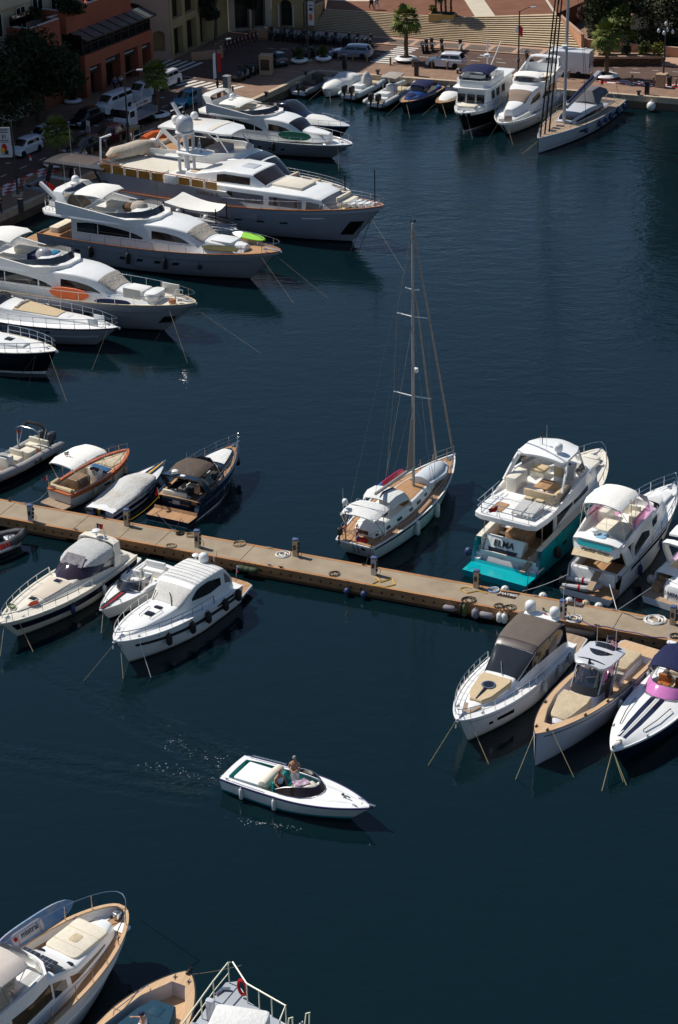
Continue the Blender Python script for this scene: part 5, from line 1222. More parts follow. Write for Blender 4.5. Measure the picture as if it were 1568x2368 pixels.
def board(name, label, bt, p0, p1, w_, mats, stand=.9, lean=.2, cat='paddle board'):
 A, Bq = Vector(p0), Vector(p1); d = (Bq - A); ln = d.length; d.normalize(); up = Vector((0, lean, stand)).normalized(); n = d.cross(up).normalized()
 b = MB(); N = 14; pr = []
 for i in range(N + 1):
  t = i / N; ww = w_ * (1 - abs(2 * t - 1) ** 3.2) ** .6 / 2 + .01; c = A + d * ln * t + up * w_ / 2
  pr.append([tuple(c + up * ww * j + n * .06 * k) for j, k in ((1, 0), (.9, 1), (-.9, 1), (-1, 0), (-.9, -1), (.9, -1))])
 k1 = N // 3
 b.loft(pr[:k1 + 1], 0); b.loft(pr[k1:], 1)
 o = b.build(name, mats); o.matrix_world = bt.M; return tag(o, label, cat)
board('paddle_board', 'red and blue paddle board standing on edge by the sailing yacht mast', s, (4.9, 1.75, 1.5), (8.3, 1.35, 1.75), .75, [M('blue_board', (.05, .22, .55), .4, .2, 2), M('red_board', (.50, .02, .09), .4, .2, 2)], .9, -.3)
s = mk('sport_boat', 'dark blue sport boat with teak stern platform and folded dark brown canopy', ('A', 1040, 740, .4), ('A', 1490, 255, 1.9), 3.2, 'the dark blue sport boat', ys=-.1)
s.hull(.4, 1.75, top=BLUEH, boot=WHITE, tw=.96, tm=.42, p=2.1, q=.9, rake=.12, sheer=[(0, .38), (.11, .38), (.15, 1.15), (.5, 1.38), (.8, 1.58), (1, 1.78)])
s.deck(TEAK, t0=0, t1=.12, name='swim_platform', cam=.01); s.deck(TEAK, t0=.15, inset=.12, cuts=[(1.5, 4.6, 1.22, .6, TEAKG, BLUEH)]); s.cap(BLUEH, .16, .07, t0=.15)
s.seatbox(1.75, .3, .6, .6, 1.7, .5, CUSH, BLUEH, back=180); s.cush(1.95, .95, .6, 1.0, .5, .55, CUSH, 'seat'); s.cush(2.9, .35, .6, .9, .7, .62, M('dark_table', (.08, .085, .09), .4, .1, 2), 'wet_bar'); s.cush(3.1, .1, 1.2, .5, .5, .12, CUSH, 'headrest'); s.seatbox(3.9, -.55, .6, .6, .7, .6, CUSH, BLACK, back=180)
s.cush(2.2, -.75, .6, .5, .4, .06, TEAK, 'hatch', e=.01)
o = s.cush(1.45, .2, .45, .12, 2.0, .62, BLUEH, 'transom'); MB().box(1.36, 1.39, -.1, .4, .7, .95).build('name_board', GREYC, o)
s.arch(2.6, 1.42, 1.3, 2.45, .9, .45, .12, BLUEH)
s.part('folded_canopy', BROWNC, MB().slab([(1.9, .95, 2.35), (2.2, 1.1, 2.52), (3.2, 1.15, 2.62), (4.0, 1.05, 2.55), (4.25, .95, 2.4)], .10, .12, nb=10, skirt=.12))
s.disc(1.75, .35, 2.45, .2, .2, .12); s.ant(2.0, -.4, 2.5, 1.5); s.cush(1.75, -.2, 2.47, .25, .35, .1, WHITE, 'light')
A = [(3.3, 1.3, 1.4), (4.4, 1.24, 1.5), (5.2, .9, 1.6), (5.6, .35, 1.65)]; A = A + [(x, -y, z) for x, y, z in A[::-1]]
s.part('windscreen', GL_DK, MB().loft([[p, (p[0] - .75, p[1] * .88, p[2] + .75)] for p in A], closed=False, cap=False)); s.part('screen_frame', BLACK, MB().tube([(p[0] - .75, p[1] * .88, p[2] + .76) for p in A], .035, 5).tube(A, .03, 5))
s.cush(4.6, -.3, 1.3, .5, 1.2, .35, GREYC, 'helm_console')
lf = s.house([(4.7, 1.02, .95, 1.45, 1.62), (6.0, .92, .82, 1.55, 1.78), (7.3, .55, .42, 1.65, 1.78), (7.9, .25, .15, 1.7, 1.74)], BLUEH, 'foredeck_coaming', .04)
o = s.part('sunpad_cover', PALEC, lf.patch(.7, 2.3, .40, .60, .05, nb=6))
s.cush(5.35, -.68, 1.64, .22, .22, .05, STEEL, 'deck_hatch', r=.1); s.port((.42, .55, .66), .55, STEEL, .012, .07, (-1,))
s.rail(.6, .42, 1, 6, (.55,), r=.02, over=.1, inset=.12); deckfit(s); s.side(.2, .95, .60, .64, STEEL, 'side_moulding', (-1, 1), .02)
s.part('stern_fairing', BLUEH, MB().prism([(1.0, -1.5), (1.9, -1.55), (1.9, -1.25), (1.2, -1.2)], .38, lambda x, y: lerp(.5, 1.3, min(1, (x - 1) / .9))))
s.flag(1.3, 1.3, .9, (RED,), .8, .5, .3, 3.4, .15); s.fender(.93, -1, 1.0, .6, .14, BLACK, col='black')
s.line((1.3, 1.35, 1.0), PP((G('A', 835, 735, .8) - cP).dot(dP), h, .85), YELLOW, .03, .15, 'yellow and white cable hanging from the dark blue sport boat to the pier', True, 'shore_cable', 'cable')
s.line((.2, -.9, .5), PP((G('A', 1100, 815, .8) - cP).dot(dP), h, .85), ROPED, .02, 0, None, True)
s.line((.2, .9, .5), PP((G('A', 1090, 812, .8) - cP).dot(dP), h, .85), ROPED, .02, 0, None, True)
s = mk('speedboat', 'white speedboat under a stained grey cover with yellow and navy bow stripes', ('A', 650, 690, .8), ('A', 1040, 375, 1.15), 2.3, 'the covered speedboat', ys=.3)
s.hull(.72, 1.05, top=WHITE, boot=NAVY, tw=.92, tm=.4, p=1.9, q=.95, rake=.14, fw=.84, fl=.55)
s.side(.0, .9, .38, .72, NAVY, 'hull_stripe'); s.deck(WHITE, cam=.10); s.cap(NAVY, .06, .06)
COVG = M('stained_grey_cover', (.52, .52, .50), .85, .12, .7, bump=.8, bs=3.5, c2=(.40, .33, .22), sh=.36)
s.part('cover', COVG, MB().loft([[(x, w_ * cos(a) * (1 if abs(cos(a)) > .9 else .97), z + h_ * max(0, sin(a)) ** .7 + .02 * sin(6 * a + x * 5)) for a in [pi * i / 14 for i in range(15)]] for x, w_, z, h_ in ((.45, 1.0, .70, .10), (1.1, 1.1, .72, .20), (2.4, 1.18, .76, .34), (3.3, 1.16, .80, .55), (4.0, 1.06, .84, .52), (4.7, .88, .90, .22), (5.1, .62, .96, .10))], closed=False))
for y, m_, w_ in ((.0, YELLOW, .07), (.19, NAVY, .10), (-.19, NAVY, .10)): s.part('deck_stripe', m_, MB().loft([[(x, y * k + w_ * k, s.zd(x / s.L) + .10 * (1 - y * y) + .004), (x, y * k - w_ * k, s.zd(x / s.L) + .10 * (1 - y * y) + .004), (x, y * k - w_ * k, s.zd(x / s.L) + .03), (x, y * k + w_ * k, s.zd(x / s.L) + .03)] for x, k in ((4.6, 1), (5.6, .9), (6.3, .7), (6.75, .4))]))
o = s.part('stern_panel', NAVY, MB().prism([(-.06, -.42), (-.06, .42), (.45, .42), (.45, -.42)], .25, .80)); MB().prism([(-.08, -.1), (-.08, .1), (.45, .1), (.45, -.1)], .26, .815).build('stripe', YELLOW, o)
MB().text('JOKAY', Matrix(((0, .25, -.97, -.03), (-1, 0, 0, .78), (0, .97, .25, .56), (0, 0, 0, 1))), .26, 0, .02, .006).build('lettering', BLACK, s.root)
s.part('outdrive', NAVY, MB().rbox(-.3, .35, .05, .5, .3, .5, .1).rbox(-.3, -.35, .05, .5, .3, .5, .1)); deckfit(s, ((.92, .6),), False); s.part('bow_roller', STEEL, MB().rbox(6.95, 0, 1.06, .35, .14, .1, .04))
s.fender(.55, -1, .45, .55, .12, FENDN, col='navy')
s = mk('motor_launch', 'traditional launch with orange varnished rail and white bimini', ('A', 370, 625, .8), ('A', 800, 300, 1.5), 2.45, 'the varnished launch', ys=.45, dx=.55)
OVAR = M('orange_varnish', (.50, .13, .04), .25, .18, 1.5, stretch=(1, 4, 2), coat=.6)
s.hull(.98, 1.35, top=CREAM, boot=SCUM, tw=.80, tm=.42, p=2.1, q=.75, rake=.05, fw=.78, fl=.6, bw=.05)
s.deck(SAND, inset=.14, drop=.05, cam=.03, cuts=[(.35, 3.4, [(.35, .6), (1, .9), (3.4, .95)], .45, TEAK, CREAM)]); s.cap(OVAR, .20, .07, stern=True, dz=.03); s.side(0, .99, .78, .98, OVAR, 'rub_band', off=.03)
s.plat([(-.75, .95), (-.55, 1.02), (.15, 1.0)], .24, .34, TEAKG, 'swim_platform', .02)
b = MB().tube([(.25, y, 1.12) for y in (-.85, -.4, 0, .4, .85)], .15, 8); s.part('stern_bolster', TAN, b); s.part('side_bolster', TAN, MB().tube([(.3, .95, 1.12), (1.1, 1.02, 1.14)], .14, 8))
s.cush(2.0, .15, .45, 1.1, .95, .75, M('engine_box', (.22, .14, .08), .5, .3, 3), 'engine_box'); s.seatbox(.75, .0, .45, .5, 1.4, .4, TAN); s.cush(3.1, -.25, .45, .35, 1.0, 1.0, CREAM, 'console'); s.cush(3.0, -.3, 1.4, .3, .7, .12, BLACK, 'dashboard'); s.part('wheel', STEEL, MB().tube([(2.85, -.4 + .2 * cos(a), 1.25 + .2 * sin(a)) for a in [i * pi / 5 for i in range(10)]], .025, 4, closed=True))
s.cush(3.8, .0, 1.02, .7, 1.5, .14, M('blue_cushion', (.03, .10, .22), .8, .1, 3), 'cushion'); s.cush(5.0, 0, 1.12, 1.6, 1.3, .10, SAND, 'sunpad'); s.part('deck_seams', WHITE, MB().box(4.0, 6.0, -.01, .01, 1.2, 1.236).box(4.9, 4.93, -.65, .65, 1.2, 1.236))
s.bimini([(.35, .98, 2.62), (1.0, 1.08, 2.78), (2.6, 1.06, 2.82), (3.5, .98, 2.66)], BIMC, [[(1.2, 1.08, 1.0), (.38, .98, 2.6)], [(1.6, 1.08, 1.0), (1.5, 1.06, 2.78)], [(2.0, 1.08, 1.0), (3.48, .98, 2.64)], [(3.6, 1.0, 1.1), (3.0, 1.0, 2.7)]], skirt=.08, cam=.1)
s.flag(1.3, .1, 2.85, (M('green_cloth', (.02, .22, .08), .8, .1, 4), CLW, RED), .4, .3, .22, 2, .05); s.flag(.1, .95, 1.0, (NAVYC, CLW, RED), .9, .3, .25, 3, 0, 'v')
s.rail(.45, .62, 1, 4, (), r=.018); s.part('bow_rail', STEEL, MB().tube([(4.6, .95, 1.15), (4.7, .95, 1.75), (5.9, .6, 1.8), (6.0, .58, 1.25)], .018, 4))
for k in range(3): s.fender((.3, .6, .84)[k], -1, .62, .5, .13, SAND, col='beige')
MB().text('MARIAZ', Matrix(((1, 0, 0, s.L * .48), (0, 0, 1, -1.2), (0, 1, 0, .62), (0, 0, 0, 1))), .14, 0, .06).build('lettering', BLACK, s.root)
s.line((.1, .95, .9), PP((G('A', 150, 640, .8) - cP).dot(dP), h, .83), ROPEW, .016, .35, 'slack white line drooping from the varnished launch to the pier on the left', True)
def rib(s, L, w_, mt, r0=.27, z=.62, bow=True, floor=TEAKG, hull=M('dark_rib_hull', (.06, .06, .065), .4, .2, 2)):
 f = [(0, w_, z - .02), (L * .5, w_, z), (L * .75, w_ * .82, z + .06), (L * .92, w_ * .42, z + .16), (L * .98, 0, z + .2)]
 s.part('tube', mt, MB().tube([(-.35, w_, z - .02)] + f[:-1] + [f[-1]] + [(x, -y, q) for x, y, q in f[-2::-1]] + [(-.35, -w_, z - .02)], [.10] + [r0] * (2 * len(f) - 1) + [.10], 10))
 s.part('hull', hull, MB().loft([[(x, w_ * k, z - .1), (x * .97, w_ * k * .6, .05), (x * .95, 0, -.15), (x * .97, -w_ * k * .6, .05), (x, -w_ * k, z - .1)] for x, k in ((.0, .95), (L * .5, .95), (L * .8, .65), (L * .95, .15))], closed=False))
 s.part('floor', floor, MB().prism(sym([(0, w_ * .9), (L * .6, w_ * .9), (L * .8, w_ * .6), (L * .92, w_ * .2)]), .25, z - .18)); s.L = L
def outboard(s, x, y, z=.55, m=BLACK, sc=1.0, tilt=0.0):
 T = Matrix.Translation((x, y, z)) @ Matrix.Rotation(-tilt, 4, 'Y') @ Matrix.Scale(sc, 4)
 o = s.part('outboard', m, MB().rbox(0, 0, .15, .62, .36, .5, .15, .13, T=T).rbox(-.02, 0, -.55, .22, .16, .75, .06, T=T).rbox(-.05, 0, -.85, .5, .08, .22, .03, T=T))
 return o
s = Boat('rigid_inflatable', 'grey rigid inflatable with twin outboards and a folded black canopy arch', (-18.9, 116.2), -122.4, 8.5, 2.6, 'inflatable boat', None, 'the grey inflatable at left')
rib(s, 7.5, 1.0, M('light_grey_tube', (.33, .32, .31), .6, .1, 3), .30)
outboard(s, .1, .38, .75, M('dark_grey_cowl', (.05, .055, .065), .3, .2, 2), 1.1); outboard(s, .1, -.38, .75, M('dark_grey_cowl2', (.06, .065, .075), .3, .2, 2), 1.1)
s.seatbox(1.15, 0, .4, .6, 1.6, .5, CUSH, VARN, back=180, bh=.35); s.cush(2.3, .2, .4, .8, .9, .65, CUSH, 'seat'); s.seatbox(3.4, 0, .4, .7, 1.1, .55, CUSH, CREAM, back=180); s.cush(4.3, 0, .4, .7, 1.0, 1.0, CREAM, 'console'); s.part('windscreen', GL_CL, MB().loft([[(4.6, y, 1.4), (4.35, y, 1.9)] for y in (-.5, 0, .5)], closed=False, cap=False)); s.cush(5.8, 0, .4, 1.3, 1.2, .3, CUSH, 'sunpad')
b = MB()
for x in (1.5, 2.2): b.tube([(1.9, .95, .85), (x - .3, .95, 2.2), (x - .3, .5, 2.4), (x - .3, -.5, 2.4), (x - .3, -.95, 2.2), (1.9, -.95, .85)], .03, 5)
s.part('canopy_arch', STEEL, b); s.part('rolled_canopy', BLACKC, MB().tube([(1.2, .92, 2.1), (1.2, .5, 2.42), (1.2, -.5, 2.42), (1.2, -.92, 2.1)], .10, 6))
s.flag(1.9, -.9, 1.6, (RED,), .5, .2, .2, 2, 0); s.zs = s.zb = .9; s.hullmat = BLACK
MB().text('ROSE', Matrix(((-1, 0, 0, 2.6), (0, 0, 1, 1.315), (0, 1, 0, .62), (0, 0, 0, 1))), .3, 0, .02).build('lettering', BLACK, s.root)
s = mk('sport_cruiser', 'cream sport cruiser with grey canvas canopy and dark blue hull band', ('B', 800, 255, 1.), ('B', 0, 690, 1.5), 3.2, 'the cream sport cruiser', ys=-.72)
s.hull(1.0, 1.42, top=CREAM, boot=SCUM, tw=.86, tm=.42, p=2.1, q=.80, rake=.12, fw=.86, fl=.6)
s.side(.0, .97, .42, .78, NAVY, 'hull_band'); s.deck(CREAM, cam=.10); s.cap(CREAM, .12, .06); s.port((.42, .58), .6, STEEL, .018, .08, (1, -1))
s.plat([(-.75, 1.1), (-.6, 1.2), (.1, 1.3)], .32, .42, CREAM, 'swim_platform', .03)
lf = s.house([(.5, 1.35, 1.2, .9, 1.25), (1.8, 1.38, 1.15, 1.0, 1.62), (3.6, 1.32, 1.05, 1.1, 1.75), (4.3, 1.22, .95, 1.15, 1.66), (5.1, 1.12, .85, 1.2, 1.52), (6.5, .9, .7, 1.3, 1.50), (8.3, .5, .35, 1.38, 1.46), (9.2, .2, .1, 1.4, 1.42)], CREAM, cam=.08)
s.win(lf, 1.1, 2.2, [.16, .20, .27], [.24, .31, .31]); s.cush(1.2, -.1, 1.4, 1.2, 2.0, .14, CUSH, 'aft_sunpad', r=.3)
A = [(3.2, 1.28, 1.45), (4.0, 1.22, 1.5), (4.7, .95, 1.52), (5.15, .4, 1.58)]; A = A + [(x, -y, z) for x, y, z in A[::-1]]
s.part('windscreen', M('dark_violet_glass', (.035, .022, .035), .06, .2, 1, coat=.3), MB().loft([[p, (p[0] - .38, p[1] * .95, p[2] + .32), (p[0] - .85, p[1] * .88, p[2] + .55)] for p in A], closed=False, cap=False)); s.part('screen_frame', STEEL, MB().tube([(p[0] - .85, p[1] * .88, p[2] + .56) for p in A], .03, 5))
o = s.part('canopy', GREYC, MB().loft([[(x, w_ * cos(a), z + h_ * max(0, sin(a)) ** .45) for a in [pi * i / 16 for i in range(17)]] for x, w_, z, h_ in ((1.5, 1.2, 1.9, .55), (1.9, 1.24, 1.85, .70), (2.9, 1.22, 1.8, .74), (3.5, 1.14, 1.9, .56), (3.95, 1.0, 2.02, .25), (4.2, .85, 2.04, .05))], closed=False))
s.arch(1.9, 1.32, 1.2, 2.55, .3, .55, .12, CREAM); s.part('canopy_window', M('clear_vinyl', (.22, .20, .21), .12, .5, 4, coat=.5), MB().loft([[(4.35 - .02, y, 2.04), (3.72, y * .86, 2.46)] for y in (-.75, -.4, 0, .4, .75)], closed=False, cap=False))
s.disc(1.7, -.1, 2.72, .24, .12, .2); s.ant(1.6, 1.0, 2.6, 1.1); s.ant(1.5, .3, 2.7, .5, mat=BLACK); s.part('horn', STEEL, MB().rbox(1.7, .5, 2.7, .2, .15, .12, .04)); s.flag(1.3, -.45, 2.65, (NAVYC, CLW, RED), .55, .4, .3, 2.5, .1, 'v')
s.part('foredeck_pad', M('faded_pad', (.60, .52, .42), .8, .08, 2), lf.patch(4.15, 5.5, .415, .585, .03, nb=8))
for x, a in ((5.55, 0), (7.75, 0)):
 p = lf.P(pw([(5.1, 4), (6.5, 5), (8.3, 6)], x), .5); o = s.cush(x, 0, p.z - .05, .42, .52, .10, CREAM, 'hatch', e=.02); MB().rbox(x, 0, p.z + .05, .34, .44, .014, .05, .005).build('hatch_glass', DGLASS, o)
s.rail(.5, .42, 1, 7, (), r=.022, inset=.1); deckfit(s)
o = tag(MB().tube([(.25 * cos(a * .9) * (1 + .2 * sin(a * 3)), .2 * sin(a), .05 + .01 * a / 6) for a in [i * .5 for i in range(60)]], .022, 4).build('rope_heap', M('red_rope', (.5, .08, .03), .8, .2, 6)), 'orange red rope heap on the bow of the cream sport cruiser', 'rope'); o.location = s.W((8.1, .3, 1.46))
o = tag(MB().tube([(.2 * cos(a) * (1 + .2 * sin(a * 3)), .26 * sin(a * .9), .05 + .01 * a / 6) for a in [i * .5 for i in range(60)]], .022, 4).build('rope_heap', M('green_rope', (.06, .12, .04), .8, .2, 6)), 'green rope heap on the bow of the cream sport cruiser', 'rope'); o.location = s.W((8.9, -.55, 1.46))
for k in (.12, .36, .63): s.fender(k, 1, .55, .6, .14, FENDN if k != .36 else FENDW, col='blue' if k != .36 else 'white')
s.line((9.6, .35, 1.4), (10.3, 2.0, -.2), YELLOW and M('yellowed_rope', (.36, .30, .16), .9, .2, 6), .022)
s.line((10.2, .0, 1.35), (11.6, .6, -.2))
CREAM29 = s
s = mk('speedboat', 'small white speedboat with red and black bow stripes between two cruisers', ('B', 985, 305, .9), ('B', 630, 610, 1.0), 2.1, 'the small red striped speedboat', ys=.25)
s.hull(.78, .95, top=WHITE, boot=NAVY, tw=.9, tm=.42, p=1.9, q=.95, rake=.13, fl=.55); s.deck(WHITE, cam=.08, cuts=[(.3, 3.5, .78, .4, CREAM, WHITE)]); s.cap(WHITE, .1, .06)
s.seatbox(.7, 0, .4, .5, 1.3, .4, WHITE, back=180); s.seatbox(2.1, .38, .4, .5, .5, .42, WHITE, back=180); s.seatbox(2.1, -.38, .4, .5, .5, .42, WHITE, back=180); s.cush(3.1, .35, .4, .5, .6, .5, BLACK, 'dashboard')
A = [(2.7, .85, .95), (3.4, .8, 1.0), (3.9, .5, 1.03)]; A = A + [(4.05, 0, 1.04)] + [(x, -y, z) for x, y, z in A[::-1]]
s.part('windscreen', GL_DK, MB().loft([[p, (p[0] - .45, p[1] * .92, p[2] + .34)] for p in A], closed=False, cap=False)); s.part('screen_frame', STEEL, MB().tube([(p[0] - .45, p[1] * .92, p[2] + .35) for p in A], .025, 4))
for y, m_, w_ in ((.0, RED, .05), (.14, BLACK, .08), (-.14, BLACK, .08)): s.part('deck_stripe', m_, MB().loft([[(x, (y + w_) * k, s.zd(x / s.L) + .09), (x, (y - w_) * k, s.zd(x / s.L) + .09), (x, (y - w_) * k, s.zd(x / s.L)), (x, (y + w_) * k, s.zd(x / s.L))] for x, k in ((3.9, 1), (5.0, 1), (5.9, .75), (6.25, .4))]))
deckfit(s, ((.9, .6),), False); s.rail(.25, .8, 1, 2, (), r=.018)
s.line((6.2, .1, .9), (7.2, .5, -.2))
s = mk('sport_cruiser', 'white hardtop cruiser with canvas covered windscreen and round white radome', ('B', 1440, 430, 1.2), ('B', 725, 800, 1.8), 3.3, 'the white hardtop cruiser', ys=-.6)
s.hull(1.15, 1.72, top=WHITE, boot=SCUM, tw=.90, tm=.42, p=2.3, q=.72, rake=.10, fw=.86, fl=.6, sp=1.2); s.deck(WHITE, cam=.08, cuts=[(.3, 1.6, 1.1, .8, TEAK, WHITE)]); s.cap(WHITE, .10, .06)
s.side(.05, .93, [.52, .55, .66], [.70, .72, .78], M('dark_brown_stripe', (.035, .03, .035), .3, .1, 2), 'hull_band'); s.side(.1, .28, .80, [.93, .95, .86], DGLASS, 'hull_window')
s.plat([(-1.5, .75), (-1.35, 1.15), (.05, 1.45)], .34, .46, WHITE, 'swim_platform', .03, TEAK)
lf = s.house([(.6, 1.3, 1.2, 1.1, 1.9), (1.3, 1.36, 1.2, 1.2, 2.72, .09), (2.6, 1.36, 1.2, 1.3, 2.84, .09), (3.7, 1.32, 1.16, 1.4, 2.78, .09), (4.3, 1.28, 1.1, 1.45, 2.5, .09), (5.1, 1.15, .95, 1.5, 2.0), (6.5, .95, .78, 1.6, 1.92), (8.0, .5, .38, 1.68, 1.8), (8.6, .2, .12, 1.7, 1.74)], WHITE, cam=.06)
s.win(lf, 1.35, 3.75, [.17, .14, .16, .2], [.27, .32, .31, .25]); s.win(lf, .35, 1.05, [.2, .16], [.30, .31], M('clear_vinyl', (.22, .20, .21), .12, .5, 4, coat=.5), 'canopy_window')
s.part('canvas_roof', PALEC, lf.patch(1.0, 3.0, .385, .615, .025, nb=10)); b = MB()
for a in [1.15 + .25 * i for i in range(8)]: b.tube([tuple(lf.P(a, u) + Vector((0, 0, .035))) for u in (.40, .44, .47, .5, .53, .56, .60)], .022, 4)
s.part('roof_ribs', GREYC, b)
s.part('windscreen_cover', M('windscreen_canvas', (.60, .58, .54), .85, .1, 3, bump=.4, bs=8), lf.patch(3.55, 4.95, [.37, .36, .34], [.63, .64, .66], .03, na=8, nb=10))
s.part('wiper', BLACK, MB().tube([(5.15, -.75, 2.05), (4.7, -.85, 2.42)], .025, 4).tube([(5.15, .55, 2.05), (4.75, .2, 2.36), (4.6, .0, 2.46)], .025, 4))
s.dome(1.35, -.1, 2.76, .28); s.disc(1.1, -.85, 2.6, .2, .1, .25); s.ant(1.2, .5, 2.95, 1.5); s.ant(1.1, .62, 2.95, .6, mat=BLACK); s.ant(1.25, -.6, 2.95, .7)
for x, l_ in ((5.6, .3), (6.35, .42)):
 p = lf.P(pw([(5.1, 5), (6.5, 6), (8, 7)], x), .5); s.cush(x, 0, p.z - .02, l_, .5, .05, DGLASS, 'deck_hatch', e=.01)
for y in (.42, -.42): s.part('handrail', BLACK, MB().tube([(5.8, y, 2.02), (5.85, y, 2.1), (6.75, y * .85, 2.06), (6.8, y * .85, 1.98)], .02, 4))
s.rail(.55, .30, 1, 8, (), r=.022, inset=.08); deckfit(s); s.part('anchor', STEEL, MB().tube([(8.8, 0, 1.8), (9.4, 0, 1.7), (9.5, 0, 1.4)], .05, 5))
for k in (.08, .22, .40, .55, .74): s.fender(k, 1, .95, .72, .17, FENDB, col='black')
s.flag(-.3, .8, 1.1, (CLW, M('dark_blue_cloth', (.02, .03, .15), .8, .1, 4), RED), .9, .6, .4, 3.6, .15)
MB().text('9180', Matrix(((-1, 0, 0, 7.0), (0, 0, 1, 1.12), (0, 1, 0, 1.42), (0, 0, 0, 1))), .2, 0, .1).build('lettering', BLACK, s.root)
s.line((8.3, .75, 1.7), (9.0, 2.1, -.2), ROPEW, .016); s.line((9.0, .1, 1.6), (9.9, .9, -.2), ROPE, .022); s.line((9.1, -.1, 1.6), (11.3, -.9, -.2), ROPE, .022)
s = mk('sport_cruiser', 'white cruiser with dark brown roof, black glass and two white domes', ('E', 830, 430, 1.2), ('E', 135, 935, 1.85), 3.35, 'the brown roofed cruiser', ys=-.85)
s.hull(1.15, 1.75, top=WHITE, boot=SCUM, tw=.90, tm=.42, p=2.3, q=.72, rake=.10, fw=.86, fl=.6, sp=1.2); s.deck(WHITE, cam=.08, cuts=[(.3, 1.5, 1.1, .8, TEAK, WHITE)]); s.cap(WHITE, .10, .06)
s.side(.70, .82, [.45, .48], [.64, .62], DGLASS, 'hull_window'); s.port((.86,), .5, STEEL, .012, .07); s.side(.05, .97, .84, .88, GREYW, 'hull_stripe')
s.plat([(-2.0, 1.0), (-1.9, 1.3), (.05, 1.5)], .32, .44, WHITE, 'swim_platform', .03, TEAKG)
lf = s.house([(.5, 1.32, 1.15, 1.1, 1.6), (1.0, 1.38, 1.2, 1.2, 2.86, .07), (2.6, 1.38, 1.2, 1.3, 2.96, .07), (3.9, 1.36, 1.12, 1.4, 2.88, .07), (4.6, 1.32, 1.06, 1.45, 2.55, .07), (5.9, 1.14, .88, 1.55, 1.92), (7.2, .95, .78, 1.6, 1.84), (8.7, .5, .36, 1.68, 1.78), (9.3, .2, .1, 1.72, 1.76)], WHITE, cam=.06)
BROWNR = M('dark_brown_metallic', (.075, .058, .052), .35, .12, 2, coat=.3)
s.part('roof_panel', BROWNR, lf.patch(.9, 3.6, .36, .64, .03, nb=10, na=14)); s.part('sliding_roof', M('brown_roof_canvas', (.125, .10, .085), .7, .1, 3), lf.patch(1.1, 3.0, .39, .61, .05, nb=8))
s.win(lf, .75, 3.3, [.12, .15, .16], [.34, .35, .35]); s.win(lf, 3.3, 4.85, [.18, .2, .26], [.33, .33, .31]); s.part('windscreen', BGLASS, lf.patch(3.65, 4.92, [.40, .39, .38], [.60, .61, .62], .03, na=8, nb=8))
s.part('screen_pillar', BROWNR, MB().loft([[tuple(lf.P(a, u) + Vector((0, 0, .035))) for u in (.335, .36, .385)] for a in (3.5, 4, 4.5, 4.95)], closed=False)); s.part('screen_pillar', BROWNR, MB().loft([[tuple(lf.P(a, 1 - u) + Vector((0, 0, .035))) for u in (.335, .36, .385)] for a in (3.5, 4, 4.5, 4.95)], closed=False))
s.part('wiper', STEEL, MB().tube([(5.95, .15, 2.02), (5.3, -.25, 2.38)], .022, 4)); s.cush(1.15, 0, 2.95, .6, 1.9, .14, WHITE, 'radar_shelf'); s.dome(1.15, -.68, 3.08, .30); s.dome(1.1, .68, 3.08, .28)
s.flag(1.0, -.05, 3.05, (M('green_cloth', (.02, .22, .08), .8, .1, 4), CLW, RED), .4, .3, .25, 1.2, 0); s.ant(.9, 1.05, 3.0, 2.0); s.flag(-.1, 1.25, 2.8, (RED, CLW), 1.0, .45, .32, 2.4, 0)
MB().box(.46, .5, -1.0, 1.0, .9, 2.3).build('saloon_door', DGLASS, s.root)
p6 = [(6.15, .78), (6.4, .86), (8.0, .62), (8.55, .32)]
b = MB().prism(sym(p6), 1.7, lambda x, y: lf.P(pw([(5.9, 5), (7.2, 6), (8.7, 7)], x), .5).z + .14, bev=.05); o = s.part('sunpad', TAN, b)
p = lf.P(5.95, .5); MB().lathe([(.30, 0), (.36, .02), (.36, .035), (.26, .04)], (7.15, 0, p.z + .15), 14).build('table_rim', STEEL, o); MB().lathe([(.27, 0), (.27, .045), (.01, .046)], (7.15, 0, p.z + .15), 14).build('table_top', DGLASS, o); MB().prism([(7.5, -.1), (7.5, .1), (8.5, .03), (8.5, -.03)], 1.9, lambda x, y: lf.P(pw([(5.9, 5), (7.2, 6), (8.7, 7)], x), .5).z + .155).build('centre_strip', DGLASS, o); MB().box(6.2, 6.22, -.8, .8, 1.9, 2.06).box(6.5, 6.52, -.8, .8, 1.9, 2.05).build('seam', GREYC, o)
s.cush(6.35, -.05, 1.98, .34, .5, .07, GREYW, 'control_panel', e=.01); s.plat([(8.75, .45), (9.6, .2)], 1.6, 1.80, TEAKG, 'bow_teak', .01)
s.rail(.62, .40, 1, 9, (.5,), r=.02, inset=.08); deckfit(s); s.part('anchor', STEEL, MB().tube([(9.9, 0, 1.85), (10.5, 0, 1.75), (10.6, 0, 1.45)], .05, 5))
for k in (.12, .26, .44): s.fender(k, 1, 1.0, .6, .14, GREYC, col='grey')
s.line((9.9, .35, 1.75), (10.7, 2.0, -.2), M('yellowed_rope', (.36, .30, .16), .9, .2, 6)); s.line((10.1, -.15, 1.7), (12.4, -.7, -.2), M('yellowed_rope', (.36, .30, .16), .9, .2, 6))
s = mk('day_cruiser', 'pale grey open cruiser with plumb bow, timber gunwales and grey T-top', ('E', 1310, 500, 1.2), ('E', 640, 1025, 1.9), 3.1, 'the pale grey open cruiser', ys=-.3)
LG = M('lilac_grey_paint', (.56, .55, .60), .25, .04, 1, coat=.4); LTEAK = M('light_teak', (.60, .41, .245), .6, .15, 1, stretch=(.5, 8, 1), c2=(.48, .31, .18))
